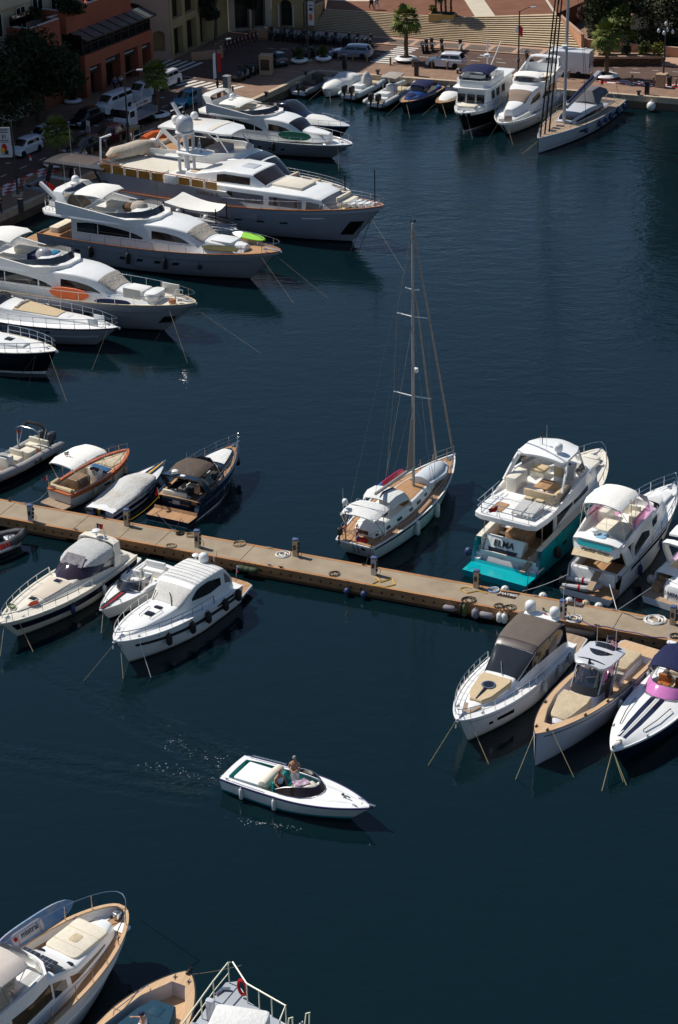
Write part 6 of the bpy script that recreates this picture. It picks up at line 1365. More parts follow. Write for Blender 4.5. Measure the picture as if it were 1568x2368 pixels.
s.hull(1.15, 1.85, top=LG, boot=LG, anti=LG, tw=.92, tm=.4, p=2.0, q=.75, rake=.0, fw=.82, fl=.6, sp=1.1, bw=.03, p2=1.6)
s.deck(LTEAK, inset=.06, drop=.0, cam=0, cuts=[(.2, 9.3, [(.2, 1.2), (4, 1.28), (6.5, 1.1), (8, .72), (9.3, .2)], .72, LTEAK, LG)]); s.side(.02, .97, .86, .89, BLACK, 'hull_line', off=.01)
lf = s.house([(4.6, .75, .7, .7, 1.5), (5.9, .8, .7, .7, 1.62), (6.6, .82, .72, .7, 1.5), (8.0, .56, .45, .8, 1.42), (8.5, .3, .2, .9, 1.3)], LG, 'console', .05); s.win(lf, 1.9, 2.3, .20, .29)
s.part('foredeck_pad', SAND, MB().prism(sym([(6.2, .78), (6.7, .82), (8.0, .52), (8.2, .38)]), 1.4, lambda x, y: pw([(6.2, 1.86), (7, 1.72), (8.2, 1.55)], x), bev=.06))
A = [(4.3, .82, 1.5), (5.4, .80, 1.55), (5.9, .55, 1.58), (6.05, 0, 1.6)]; A = A + [(x, -y, z) for x, y, z in A[-2::-1]]
s.part('windscreen', GL_DK, MB().loft([[p, (p[0] - .45, p[1] * .96, p[2] + .65), (p[0] - .8, p[1] * .93, p[2] + 1.15)] for p in A], closed=False, cap=False)); s.part('screen_base', BLACK, MB().loft([[p, (p[0] - .3, p[1] * .97, p[2] + .42)] for p in [(x + .02, y * 1.02, z) for x, y, z in A]], closed=False, cap=False))
o = s.part('hardtop', GREYW, MB().slab([(2.75, .75, 2.88), (3.1, 1.0, 2.95), (4.7, 1.02, 3.0), (5.05, .82, 2.92), (5.15, .6, 2.88)], .12, .08, nb=8))
for x0, x1, w_ in ((2.95, 3.45, .72), (3.75, 4.85, .74)): MB().slab([(x0, w_, 2.985 + (x0 > 3.5) * .02), (x1, w_, 2.99 + (x0 > 3.5) * .02)], .03, .06, nb=6).build('roof_glass', DGLASS, o)
for sg in (1, -1):
 s.part('hardtop_post', GREYW, MB().sweep([(4.4, sg * .82, .8), (3.8, sg * .86, 2.0), (3.4, sg * .85, 2.9)], .06, .12)); s.part('hardtop_post', GREYW, MB().sweep([(5.5, sg * .76, 1.6), (4.8, sg * .75, 2.9)], .05, .06))
s.ant(3.3, -.5, 3.05, 1.5); s.ant(3.3, .55, 3.05, 1.6); s.part('light_mast', STEEL, MB().tube([(3.2, 0, 3.05), (3.15, 0, 3.65)], .025, 5)); s.part('compass', BLACK, MB().lathe([(.1, 0), (.07, .06), (.05, .25)], (5.05, 0, 3.0), 8))
FL1 = M('flag_stripes', (.6, .6, .6), .8, .1, 3); f_ = s.flag(3.2, .1, 3.05, (RED, CLW, RED, CLW, RED, CLW, RED), .65, .62, .36, 1.4, 0); MB().box(3.2, 3.24, .1, .36, 3.47, 3.68).build('canton', NAVYC, s.root)
for x, y in ((3.9, -.35), (3.9, .4)): s.seatbox(x, y, .72, .55, .6, .75, BEIGE, M('brown_seat', (.20, .14, .09), .6, .1, 3), back=180)
s.seatbox(2.8, 0, .72, .6, 1.5, .6, BEIGE, LG, back=0); s.cush(1.2, -.2, .72, 2.0, 1.7, .42, LG, 'sunpad_base'); s.cush(1.2, -.2, 1.14, 1.95, 1.65, .22, SAND, 'aft_sunpad', e=.08); s.plat([(-1.5, 1.2), (-1.3, 1.35), (.1, 1.42)], .6, .72, LG, 'swim_platform', .02, LTEAK)
for x, y in ((9.9, .3), (9.9, -.3), (7.5, 1.1), (7.5, -1.1), (3.2, 1.42), (5.6, 1.35), (.6, 1.36)): s.cush(x, y, s.zd(x / s.L), .22, .07, .08, BLACK, 'cleat', e=.02)
for k in (.15, .30, .45): s.fender(k, 1, .95, .55, .14, GREYC, col='grey')
s.line((9.8, .5, 1.8), (10.4, 2.2, -.2), M('yellowed_rope', (.36, .30, .16), .9, .2, 6)); s.line((10.3, -.15, 1.75), (12.2, -.2, -.2), M('yellowed_rope', (.36, .30, .16), .9, .2, 6))
s = mk('speedboat', 'white speedboat with twin navy deck stripes, pink windscreen and navy bimini', ('E', 1720, 560, 1.2), ('E', 1140, 1135, 1.25), 3.0, 'the pink screened speedboat', ys=-.25)
s.hull(1.1, 1.2, top=NAVY, boot=NAVY, tw=.9, tm=.42, p=2.0, q=.85, rake=.10, fw=.8, fl=.55); s.deck(WHITE, inset=.0, cam=.26, cuts=[(.8, 4.1, .95, .6, TAN, WHITE)]); s.cap(WHITE, .16, .10, dz=-.02)
for y, m_, w_ in ((.24, NAVY, .13), (0, GREYC, .05), (-.24, NAVY, .13)): s.part('deck_stripe', m_, MB().loft([[(x, (y + w_) * k, s.zd(x / s.L) + .265 - .1 * (y + w_) ** 2 / max(.1, s.hb(x / s.L) ** 2)), (x, (y - w_) * k, s.zd(x / s.L) + .265 - .1 * (y - w_) ** 2 / max(.1, s.hb(x / s.L) ** 2)), (x, (y - w_) * k, 1.1), (x, (y + w_) * k, 1.1)] for x, k in ((4.6, 1), (6, 1), (7.5, .9), (8.9, .62))]))
for sg in (1, -1): s.part('grab_rail', BLACK, MB().tube([(5.3, sg * .95, 1.34), (5.35, sg * .95, 1.44), (6.6, sg * .84, 1.44), (7.7, sg * .62, 1.42), (7.75, sg * .62, 1.34)], .024, 5))
A = [(2.9, 1.2, 1.22), (3.9, 1.15, 1.25), (4.5, .75, 1.36), (4.75, .3, 1.42)]; A = A + [(x, -y, z) for x, y, z in A[::-1]]
s.part('windscreen', M('pink_glass', (.62, .20, .48), .12, .15, 1, coat=.3), MB().loft([[p, (p[0] - .35, p[1] * .96, p[2] + .32), (p[0] - .55, p[1] * .93, p[2] + .42)] for p in A], closed=False, cap=False)); s.part('screen_frame', STEEL, MB().tube([(p[0] - .56, p[1] * .93, p[2] + .43) for p in A], .025, 5).tube([(p[0] + .02, p[1] * 1.01, p[2] + .01) for p in A], .03, 5))
s.seatbox(3.1, .45, .6, .5, .7, .7, VARN, TAN, back=180); s.seatbox(3.1, -.45, .6, .5, .7, .7, VARN, TAN, back=180); s.seatbox(1.3, 0, .6, .6, 1.7, .5, TAN, back=180)
s.bimini([(1.2, 1.0, 2.5), (1.7, 1.1, 2.66), (3.0, 1.1, 2.7), (3.9, 1.0, 2.56)], NAVYC, [[(2.4, 1.2, 1.2), (1.25, 1.0, 2.5)], [(2.4, 1.2, 1.2), (3.85, 1.0, 2.55)], [(2.4, 1.2, 1.2), (2.5, 1.08, 2.66)]], skirt=.08); s.ant(1.6, -.9, 2.5, 1.7); s.cush(1.3, -.9, 2.55, .3, .5, .1, WHITE, 'light_bar')
deckfit(s, ((.955, .5), (.8, .95)), False); s.part('bow_rope', ROPE, MB().tube([(9.45, .1, 1.32), (9.3, -.05, 1.42), (9.15, .1, 1.45), (9.35, .15, 1.4), (9.8, 0, 1.3)], .05, 6))
for k, q in enumerate(((11.8, 1.0), (10.4, 1.6), (10.6, 1.9))): s.line((9.8, 0, 1.2), (q[0], q[1] - .6, -.2), M('yellowed_rope', (.36, .30, .16), .9, .2, 6))
s = Boat('rigid_inflatable', 'black and white inflatable lettered in red at the left edge of the photo', (-23.3, 99.9), 33, 5.6, 2.1, 'inflatable boat', None, 'the red lettered inflatable')
rib(s, 5.6, .8, M('black_tube', (.04, .04, .045), .5, .2, 3), .27, .6, floor=ALU, hull=WHITE); s.cush(2.2, 0, .5, 1.4, .9, .5, M('grey_seat_cover', (.34, .35, .36), .8, .1, 3), 'seat'); s.cush(4.6, 0, .62, .7, .6, .16, ALU, 'bow_step'); s.part('bow_handle', BLACK, MB().tube([(4.4, .3, .7), (4.4, .3, .95), (4.6, .3, .95), (4.6, .3, .7)], .025, 4).tube([(4.4, -.2, .7), (4.4, -.2, .95), (4.6, -.2, .95), (4.6, -.2, .7)], .025, 4))
s.part('side_stripe', WHITE, MB().tube([(-.2, -1.0, .48), (2.8, -1.0, .48), (4.1, -.85, .55), (5.0, -.48, .66)], .12, 6))
MB().text('PIRELLI', Matrix(((1, .1, 0, 3.25), (.10, -.6, -.8, -1.06), (0, .8, -.6, .68), (0, 0, 0, 1))) if False else Matrix(((.985, 0, .1, 3.55), (.16, .5, -.84, -.985), (0, .86, .5, .80), (0, 0, 0, 1))), .40, 0, .03, .01).build('lettering', M('red_letters', (.75, .03, .02), .5, .05, 4), s.root)
s = mk('motor_yacht', 'white yacht with teak side decks and beige bimini in the bottom left corner', ('G', -150, 1500, 1.6), ('G', 1085, 280, 2.35), 4.3, 'the corner yacht', 'yacht', ys=.35, dx=-2.6)
s.hull(1.7, 2.3, top=WHITE, boot=NAVY, tw=.92, tm=.42, p=2.4, q=.68, rake=.09, fw=.84, fl=.6, bw=.10, sp=1.3); s.deck(TEAK, drop=.42, inset=.10, cam=.03, bmat=WHITE); s.cap(LTEAK, .17, .07, dz=.03)
lf = s.house([(.3, 1.55, 1.5, 1.3, 2.9), (3.0, 1.55, 1.45, 1.3, 3.1), (5.4, 1.5, 1.35, 1.4, 3.15), (6.6, 1.4, 1.2, 1.5, 2.75), (7.3, 1.25, 1.05, 1.55, 2.35), (8.6, 1.0, .85, 1.65, 2.3), (9.7, .75, .6, 1.75, 2.25), (10.3, .45, .35, 1.8, 2.15)], WHITE, cam=.08)
s.win(lf, .5, 1.0, .14, .32); s.win(lf, 1.1, 2.05, [.16, .18], [.33, .33], M('brown_glass', (.06, .04, .02), .08, .4, 1.5, coat=.3)); s.win(lf, 2.15, 2.8, [.16, .18], [.32, .28]); s.win(lf, 3.2, 5.6, [.17, .19, .20], [.29, .29, .25])
s.win(lf, 2.35, 3.0, [.40, .39], [.60, .61], DGLASS, 'windscreen', False)
b = MB(); o = s.part('solar_panel', M('solar_cells', (.02, .02, .028), .15, .2, 2, coat=.5), MB().rbox(6.0, .42, 3.08, .9, .85, .05, .03, .01).rbox(6.0, -.5, 3.08, .9, .85, .05, .03, .01)); b = MB()
for y in (.42, -.5):
 for k in range(1, 4): b.box(5.56, 6.44, y - .425 + .2125 * k - .004, y - .425 + .2125 * k + .004, 3.13, 3.136); b.box(5.55 + .225 * k - .004, 5.55 + .225 * k + .004, y - .42, y + .42, 3.13, 3.135)
b.build('cell_lines', GREYC, o)
s.tub([(.2, 1.5), (4.2, 1.5), (5.2, 1.35), (5.6, .8), (5.7, .3)], 3.0, lambda x, y: pw([(.2, 3.5), (3, 3.75), (5.7, 3.62)], x), WHITE, 'flybridge', .12, TEAKG); s.part('fly_screen', GL_CL, MB().loft([[(x, y, 3.65), (x - .2, y * .96, 4.1)] for x, y in ((3.4, 1.48), (5.15, 1.3), (5.5, .8), (5.6, 0), (5.5, -.8), (5.15, -1.3), (3.4, -1.48))], closed=False, cap=False))
s.cush(2.6, -1.0, 3.05, 2.4, .7, .45, CUSH, 'sofa'); s.cush(3.9, .2, 3.05, .7, 1.9, .5, CUSH, 'sofa'); s.cush(4.25, .2, 3.4, .25, 1.9, .45, CUSH, 'backrest'); s.cush(2.4, .1, 3.05, 1.0, .8, .62, VARN, 'table')
s.bimini([(.6, 1.3, 4.55), (1.4, 1.5, 4.75), (3.0, 1.5, 4.82), (4.2, 1.36, 4.64), (4.6, 1.2, 4.45)], M('beige_bimini', (.62, .55, .49), .8, .06, 2), [[(3.2, 1.45, 3.6), (.65, 1.3, 4.5)], [(3.2, 1.45, 3.6), (4.55, 1.2, 4.45)], [(3.2, 1.45, 3.6), (2.8, 1.48, 4.75)]], skirt=.14, cam=.2)
o = s.cush(8.6, .1, 2.32, 2.1, 1.7, .14, CUSH, 'sunpad', r=.22, e=.06); MB().box(8.1, 8.12, -.75, .95, 2.4, 2.466).box(9.0, 9.02, -.75, .95, 2.4, 2.466).build('seam', SAND, o); MB().rbox(8.55, .1, 2.455, .5, .45, .02, .1, .01).build('hatch_outline', SAND, o)
for y in (.95, -.95): s.cush(7.15, y * .8, 2.40, .36, .34, .05, DGLASS, 'deck_hatch', e=.01)
for y in (.55, -.55): s.cush(10.6, y, 1.86, .55, .6, .05, WHITE, 'bow_hatch', e=.01)
s.rail(.72, .42, 1, 6, (), r=.022, inset=.06, dz=.03); deckfit(s, ((.86, .85),), False); s.part('windlass', STEEL, MB().rbox(11.0, 0, 1.95, .4, .3, .3, .08)); s.side(.35, .92, .62, .66, WHITE, 'rub_rail', off=.05)
s.fender(.42, -1, .7, .8, .18, FENDW, col='white'); s.line((10.8, 1.3, 2.2), (13.5, 3.4, -.2), ROPED, .014); s.line((11.2, -1.1, 2.1), (12.6, -3.2, -.2), ROPED, .014)
MIS = s
bd = board('paddle_board', 'blue and grey inflatable paddle board lettered mistral, leaning on the yacht rail', s, (6.0, 2.12, 1.95), (10.2, 1.45, 2.22), .85, [M('grey_board_deck', (.36, .36, .42), .5, .25, 2.5, c2=(.09, .13, .28)), M('blue_board_print', (.06, .20, .42), .5, .5, 2.2, c2=(.30, .33, .36))], .75, .55)
dd = (Vector((10.2, 1.45, 2.22)) - Vector((6.0, 2.12, 1.95))).normalized(); uu = Vector((0, .55, .75)).normalized(); nn = dd.cross(uu).normalized(); nn = nn if nn.y < 0 else -nn; uu = nn.cross(dd).normalized()
cc = Vector((6.0, 2.12, 1.95)).lerp(Vector((10.2, 1.45, 2.22)), .42) + uu * .42 + nn * .065
TT = Matrix(((dd.x, uu.x, nn.x, cc.x), (dd.y, uu.y, nn.y, cc.y), (dd.z, uu.z, nn.z, cc.z), (0, 0, 0, 1)))
MB().rbox(0, 0, -.005, 1.6, .5, .012, .18, .004, T=TT).build('panel', M('board_panel', (.52, .49, .50), .6, .06, 2), bd); MB().text('mistral', TT @ Matrix.Translation((.1, 0, .012)), .32, 0, .004, .004).build('lettering', BLACK, bd); MB().lathe([(.09, 0), (.09, .012), (.05, .014)], (0, 0, 0), 12, T=TT @ Matrix.Translation((-.62, 0, .01))).build('emblem', RED, bd)
s = Boat('tender', 'open launch with light teak gunwale and dark blue quilted sunpad', at(320, 2440, .6).xy, 62, 8.0, 3.7, 'motor boat', None, 'the launch with the blue sunpad')
bw_ = G('H', 330, 760, 1.35); e_ = Vector((bw_.x, bw_.y, 0)); ax = Vector((cos(R(62)), sin(R(62)), 0)); q_ = e_ - ax * 8.0 + Vector((-ax.y, ax.x, 0)) * .15; s.root.location = q_; s.M = Matrix.Translation(q_) @ Matrix.Rotation(R(62), 4, 'Z')
s.hull(1.0, 1.35, top=M('lilac_white_hull', (.60, .57, .60), .3, .05, 1, coat=.3), boot=NAVY, tw=.9, tm=.42, p=2.1, q=.78, rake=.06, fw=.8, fl=.6, bw=.03); s.deck(LTEAK, inset=.05, cam=.02, cuts=[(.5, 7.2, [(.5, 1.5), (4, 1.5), (6, 1.05), (7.0, .42), (7.2, .32)], .55, LTEAK, M('lilac_white_liner', (.55, .50, .50), .4, .05, 1))]); s.cap(BLACK, .05, .09, dz=-.04)
s.cush(5.0, 0, .55, .01, .01, .01, LTEAK, 'pad'); NAVQ = M('petrol_blue_cushion', (.008, .045, .08), .6, .2, 6)
o = s.part('sunpad', NAVQ, MB().prism(sym([(2.5, 1.15), (3.3, 1.2), (5.4, .82), (6.15, .5)]), .6, 1.18, bev=.06)); b = MB()
for k in range(1, 4): b.box(3.0 + .75 * k, 3.015 + .75 * k, -.8 + .1 * k, .8 - .1 * k, 1.1, 1.186)
b.box(3.0, 6.0, -.008, .008, 1.1, 1.186); b.build('seam', BLACK, o); MB().rbox(5.55, .0, 1.175, .55, .55, .015, .06, .005).build('hatch_outline', NAVQ, o)
s.part('windscreen', GL_DK, MB().loft([[(2.2 - abs(y) * .5, y, 1.15), (1.7 - abs(y) * .5, y * .95, 1.6)] for y in (-1.1, -.6, 0, .6, 1.1)], closed=False, cap=False)); s.cush(1.6, 0, .55, .6, 1.6, .75, BLUEH, 'console'); s.seatbox(1.2, .0, .55, .6, 1.6, .5, NAVQ, WHITE, back=180)
deckfit(s, ((.93, .5),), False); s.part('bow_roller', BLACK, MB().rbox(7.95, -.05, 1.36, .4, .14, .12, .04).tube([(8.0, 0, 1.4), (8.1, -.1, 1.75)], .03, 4)); s.part('side_rail', STEEL, MB().tube([(4.5, 1.35, 1.25), (4.6, 1.36, 1.4), (6.4, .98, 1.45), (6.5, .94, 1.34)], .022, 4))
TEND = s
s.line((7.9, -.25, 1.35), (9.3, -1.7, 1.3), ROPE, .016, .05, 'pale rope from the launch with the blue sunpad to the grey workboat')
p0 = G('H', 640, 830, 1.25); ax = Vector((cos(R(66)), sin(R(66)), 0)); q_ = Vector((p0.x, p0.y, 0)) - ax * 6.2
s = Boat('workboat', 'red hulled workboat with grey deck and white rails at the bottom edge', (q_.x, q_.y), 66, 6.2, 4.0, 'work boat', None, 'the red workboat')
GDECK = M('grey_deck_paint', (.36, .39, .43), .7, .1, 2)
P6 = [(0, 2.0), (4.2, 2.0)]; poly = [(-2, .2), (5.0, .25), (6.1, .2), (6.35, -.2), (5.4, -1.2), (4.7, -3.4), (4.4, -4.0), (-2, -4.3)]
s.part('hull', [M('red_hull_paint', (.30, .02, .02), .4, .2, 1.5), GDECK, WHITE], MB().prism(poly, -.3, 1.05, 0).prism([(x * .995, y * .99) for x, y in poly], 1.04, 1.2, 2).prism([(x * .99, y * .98) for x, y in poly], 1.19, 1.215, 1))
b = MB(); R1 = [(-2, .1, 2.15), (4.9, .12, 2.2), (6.1, .05, 2.25), (6.2, -.1, 2.25), (5.3, -1.15, 2.2), (4.75, -3.1, 2.15), (3.9, -3.25, 2.15)]
b.tube(R1, .035, 5); b.tube([(x, y, 1.7) for x, y, z in R1[:2]] + [(6.1, .05, 1.72)], .025, 5);
for x, y in ((-1, .1), (1, .1), (2.5, .1), (3.8, .1), (4.9, .12), (6.1, .05), (5.3, -1.15), (5.15, -1.75), (4.95, -2.4), (4.75, -3.1), (3.9, -3.25)): b.tube([(x, y, 1.2), (x, y, 2.18)], .03, 5)
for y in (-3.5, -4.0): b.tube([(3.9 + (y < -3.8) * .5, y, 1.2), (4.2 + (y < -3.8) * .5, y, 2.1), (4.3 + (y < -3.8) * .5, y - .1, 2.1), (4.2 + (y < -3.8) * .4, y - .15, 1.2)], .035, 5)
s.part('guard_rail', M('yellowed_white_rail', (.72, .70, .52), .4, .06, 3), b)
o = s.part('covered_locker', [PALEC], MB().rbox(3.35, -1.75, 1.2, 2.2, 1.5, .95, .2, .08, rot=R(-80)))
s.part('samson_post', ALU, MB().tube([(2.2, -.4, 1.2), (2.2, -.4, 2.2)], .12, 8).rbox(2.2, -.4, 2.15, .36, .3, .2, .08)); s.part('vent', GREYW, MB().rbox(3.9, -.25, 1.2, .25, .35, 1.0, .08)); s.part('anchor', STEEL, MB().tube([(5.2, .2, 1.25), (5.6, .1, 1.3), (5.7, -.2, 1.3)], .07, 5)); s.part('life_ring', RED, MB().tube([(5.5 + .05 * cos(a), -.85 + .2 * cos(a), 1.75 + .36 * sin(a)) for a in [i * pi / 6 for i in range(12)]], .07, 5, closed=True))
lf = s.house([(-2, 1.2, 1.0, 1.2, 2.4), (.6, 1.2, 1.0, 1.2, 2.4), (1.15, .9, .7, 1.2, 2.1), (1.45, .5, .3, 1.2, 1.5)], WHITE, 'wheelhouse', .1); lf.o.location = (.2, -1.45, 0); lf.o.rotation_euler = (0, 0, R(-8))
s.part('coiled_hose', ROPEW, MB().tube([(4.1 + .3 * cos(a), -4.0, 1.6 + .32 * sin(a) + .01 * a) for a in [i * .5 for i in range(40)]], .03, 4)); s.part('red_light', RED, MB().lathe([(.05, 0), (.05, .3), (.09, .34), (.09, .5), (.01, .56)], (1.7, -.3, 1.9), 8))
s.L = 6.2; s.line((4.3, -4.2, 1.3), (4.0, -8.0, -.1), ROPED, .014, 0, 'thin line from the red workboat running out to the right')
def mkb(name, label, bow, hd, L, B, ref, cat='yacht'):
 c = G(*bow); e = Vector((cos(R(hd)), sin(R(hd)), 0)); a = c - e * L
 return Boat(name, label, xy(a), hd, L, B, cat, None, ref)
SMOKE = M('smoked_acrylic', (.04, .045, .06), .06, .2, 1, coat=.4)
BRG = M('brown_glass_dark', (.03, .02, .015), .06, .3, 1, coat=.3)
CANV = M('sand_grey_canvas', (.40, .36, .31), .9, .12, 3, bump=1, bs=4)
GREYLINE = M('grey_line', (.2, .2, .22), .4, .1, 2)
def flyyacht(s, zm, zb, top, bim, canvas=True, L0=22.0, dark=False, cap=VARN, dk=TEAK):
 k = s.L / L0; X = lambda x: x * k
 s.hull(zm - .1, zb, top=top, boot=NAVY, tw=.9, tm=.42, p=2.5, q=.70, rake=.13, fw=.86, fl=.55, bw=.05, sp=2.0)
 s.deck(dk, drop=.18, inset=.08, cam=.03); s.cap(cap, .10, .06, dz=.03); s.side(.06, .93, .70, .74, GREYLINE, 'hull_line', (-1, 1), .02)
 s.port([.2, .27, .42, .50, .58, .66], .52, DGLASS, .013, .06, name='porthole')
 W_ = s.B / 2 - .55
 lf = s.house([(X(3.4), W_, W_ * .96, zm - .2, 3.6), (X(6), W_, W_ * .94, zm - .2, 3.75), (X(10), W_, W_ * .9, zm - .1, 3.95), (X(12.5), W_ * .96, W_ * .80, zm, 3.95), (X(14.3), W_ * .86, W_ * .66, zm + .1, 3.62), (X(15.6), W_ * .76, W_ * .5, zm + .2, 2.98), (X(17.6), W_ * .6, W_ * .38, zm + .2, 2.85), (X(19), W_ * .34, W_ * .2, zm + .3, 2.72)], WHITE, cam=.16)
 s.win(lf, .25, 2.15, .15, [.30, .32, .30, .25, .17]); s.win(lf, 2.45, 4.2, [.17, .17, .18], [.29, .28, .26, .19], BRG)
 for a in (1.0, 1.75): s.win(lf, a, a + .03, .15, .30, WHITE, 'mullion', off=.03, na=2)
 if canvas: s.part('windscreen_cover', CANV, lf.patch(4.0, 5.0, [.375, .36, .345], [.625, .64, .655], .05, na=8, nb=12))
 else: s.part('windscreen', DGLASS, lf.patch(3.75, 5.0, [.39, .37, .36], [.61, .63, .64], .03, na=8, nb=10))
 H = [(X(.2), W_ * .75), (X(.9), W_ + .1), (X(3), W_ + .25), (X(9), W_ + .05), (X(10.8), W_ * .8), (X(11.5), W_ * .4)]
 s.plat(H, 3.55, 3.85, WHITE, 'flybridge_deck', .05)
 s.tub([(X(2.2), W_ + .12), (X(9), W_ * .98), (X(10.6), W_ * .74), (X(11.2), W_ * .35)], 3.8, lambda x, y: pw([(2.2, 4.9), (3.4, 4.95), (5.2, 4.3), (8.5, 4.15), (11.2, 4.35)], x / k), WHITE, 'flybridge', .14, CREAM)
 A = [(X(6.4), W_ * .98, 4.25, .12), (X(8.8), W_ * .94, 4.25, .4), (X(10.3), W_ * .7, 4.32, .5), (X(10.85), W_ * .3, 4.36, .5)]; A = A + [(x, -y, z, q) for x, y, z, q in A[::-1]]
 s.part('fly_screen', SMOKE if dark else GL_DK, MB().loft([[(x, y, z), (x - .5 * q, y * .97, z + q)] for x, y, z, q in A], closed=False, cap=False))
 if bim:
  s.bimini([(X(bim[0]), W_ * .74, bim[2] - .12), (X(bim[0] + .8), W_ * .8, bim[2]), (X(bim[1] - .6), W_ * .8, bim[2] + .02), (X(bim[1]), W_ * .72, bim[2] - .16)], BIMC, [[(X(bim[0] + 1.2), W_ * .9, 4.5), (X(bim[0] + .1), W_ * .74, bim[2] - .15)], [(X(bim[0] + 1.2), W_ * .9, 4.5), (X(bim[1] - .1), W_ * .72, bim[2] - .18)]], skirt=.06, cam=.14)
 s.arch(X(3.3), W_ * .98, 4.2, 5.55, 1.3, .9, .16)
 for y in (1.2, -.9): s.cush(X(6.0), y, 3.85, 2.2, .8, .45, CUSH, 'sofa')
 s.cush(X(9.3), -.4, 3.85, 1.1, 1.6, .75, WHITE, 'helm_console'); s.rail(.7, .16, 1, 12, (), r=.024, inset=.05, dz=.03); deckfit(s, ((.87, .85),))
 return lf
s = mkb('motor_yacht', 'grey hulled flybridge yacht, sand canvas over its windscreen and a lime board on its bow', ('5', 625, 1185, 2.75), -29, 22, 5.5, 'the grey canvas-screened yacht')
lf = flyyacht(s, 1.95, 2.75, HULLG, (3.5, 6.3, 5.6), dark=True); W15 = s
s.dome(2.3, .4, 5.6, .34); s.disc(2.6, -.3, 5.55, .3, .16, .2); s.ant(2.2, -.9, 5.4, 2.6); s.ant(2.4, 1.0, 5.4, 2.2); s.ant(10.1, .8, 4.4, 3.2, r=.02, mat=BLACK); s.part('searchlight', STEEL, MB().tube([(2.0, .75, 5.5), (2.0, .75, 6.8), (2.2, .75, 6.8)], .04, 5))
s.part('canvas_heap', CANV, MB().ell((8.7, .2, 4.5), (.8, .6, .55), 12, 6)); s.part('canvas_heap', M('brown_heap', (.13, .07, .04), .9, .3, 4), MB().ell((7.4, .6, 4.25), (.6, .6, .35), 10, 5))
s.part('aft_tarpaulin', M('brown_tarpaulin', (.22, .17, .12), .9, .2, 2, bump=.8, bs=4), MB().loft([[(x, w_ * cos(a), 3.6 + h_ * sin(a)) for a in [pi * i / 8 for i in range(9)]] for x, w_, h_ in ((.6, .5, .3), (1.4, 1.0, 1.15), (2.6, 1.2, 1.3), (3.4, 1.0, .9))], closed=False)); s.part('crane_arm', GREYW, MB().sweep([(2.6, -1.5, 4.1), (-.6, -.6, 5.6)], .24, .3))
b = MB()
for z in (.45, .9): b.tube([(2.6, -2.2, 3.85 + z), (.8, -2.0, 3.85 + z), (.4, -1.4, 3.85 + z), (.4, 1.4, 3.85 + z), (.8, 2.0, 3.85 + z)], .03, 5)
for x, y in ((2.6, -2.2), (1.6, -2.1), (.8, -2.0), (.4, -1.0), (.4, 0), (.4, 1.2)): b.tube([(x, y, 3.8), (x, y, 4.78)], .03, 5)
s.part('aft_rail', STEEL, b); s.cush(1.0, -.8, 3.85, .9, .7, .5, WHITE, 'grill'); s.plat([(-2.4, 1.8), (-2.2, 2.2), (.3, 2.35)], .5, .62, WHITE, 'swim_platform', .03, TEAK); s.cush(.9, 0, 1.7, .9, 2.6, .45, CUSH, 'aft_seat')
s.flag(-.4, .3, 4.2, (RED,), 1.3, 1.1, .7, 0, .3); s.cush(17.0, 0, 2.88, 2.0, 1.6, .22, WHITE, 'sunpad')
for k in (.27, .45, .62, .77): s.fender(k, -1, 1.15, 1.0, .19, FENDB, k == .77, 'black')
s.line((20.8, -1.0, 2.5), (25.5, -3.6, -.2), ROPE, .008); s.line((21.6, -.3, 2.6), (27.5, -1.4, -.2), ROPE, .008)
o = board('paddle_board', 'white rimmed paddle board with a lime green pad on the bow of the grey yacht', s, (16.6, 1.5, 2.8), (19.8, 1.3, 2.75), .6, [WHITE, M('lime_pad', (.22, .55, .02), .6, .1, 2)], .5, .75)
board('paddle_board', 'olive board in its cover lying along the side deck of the grey yacht', s, (15.6, -1.6, 2.45), (18.8, -1.1, 2.5), .5, [M('olive_board', (.11, .10, .04), .7, .2, 2)] * 2, .6, .5)
s = mkb('motor_yacht', 'flybridge yacht cut by the left edge, open hatch lids and white cushions on its bow', ('4', 1358, 890, 2.7), -29, 22, 5.2, 'the white canvas-screened yacht')
lf = flyyacht(s, 2.0, 2.7, HULLG, (3.6, 6.4, 5.75), dark=True, cap=SAND, dk=CREAM)
s.part('clear_cover', M('clear_plastic_cover', (.36, .35, .37), .2, .3, 5, coat=.4), MB().ell((8.6, -.2, 4.5), (.7, .6, .6), 10, 6)); s.cush(9.2, .3, 4.6, .6, 1.0, .1, M('blue_towel', (.02, .16, .30), .8, .1, 3), 'towel'); s.cush(7.6, .4, 3.9, 1.1, 1.6, .5, NAVYC, 'cushion')
s.cush(16.9, 0, 2.85, 1.7, 1.6, .24, PALEC, 'sunpad'); s.cush(18.5, 0, 2.6, 1.0, 1.8, .5, WHITE, 'bow_seat', r=.4); s.part('crane', STEEL, MB().tube([(19.8, .4, 2.7), (20.1, .5, 3.3), (20.8, .3, 3.4), (20.9, 0, 3.0), (20.3, -.1, 2.9)], .035, 5)); s.cush(20.2, -.3, 2.5, .5, .35, .3, VARN, 'windlass_box')
for x, y, r_ in ((16.6, -1.35, .5), (18.6, .9, .45)): s.part('hatch_lid', CREAM, MB().prism([(x, y - .05), (x + 1.5, y - .05), (x + 1.5, y + .05), (x, y + .05)], 2.75, 3.5))
s.port((.97,), .45, DGLASS, .02, .12, (-1,), 'anchor_pocket')
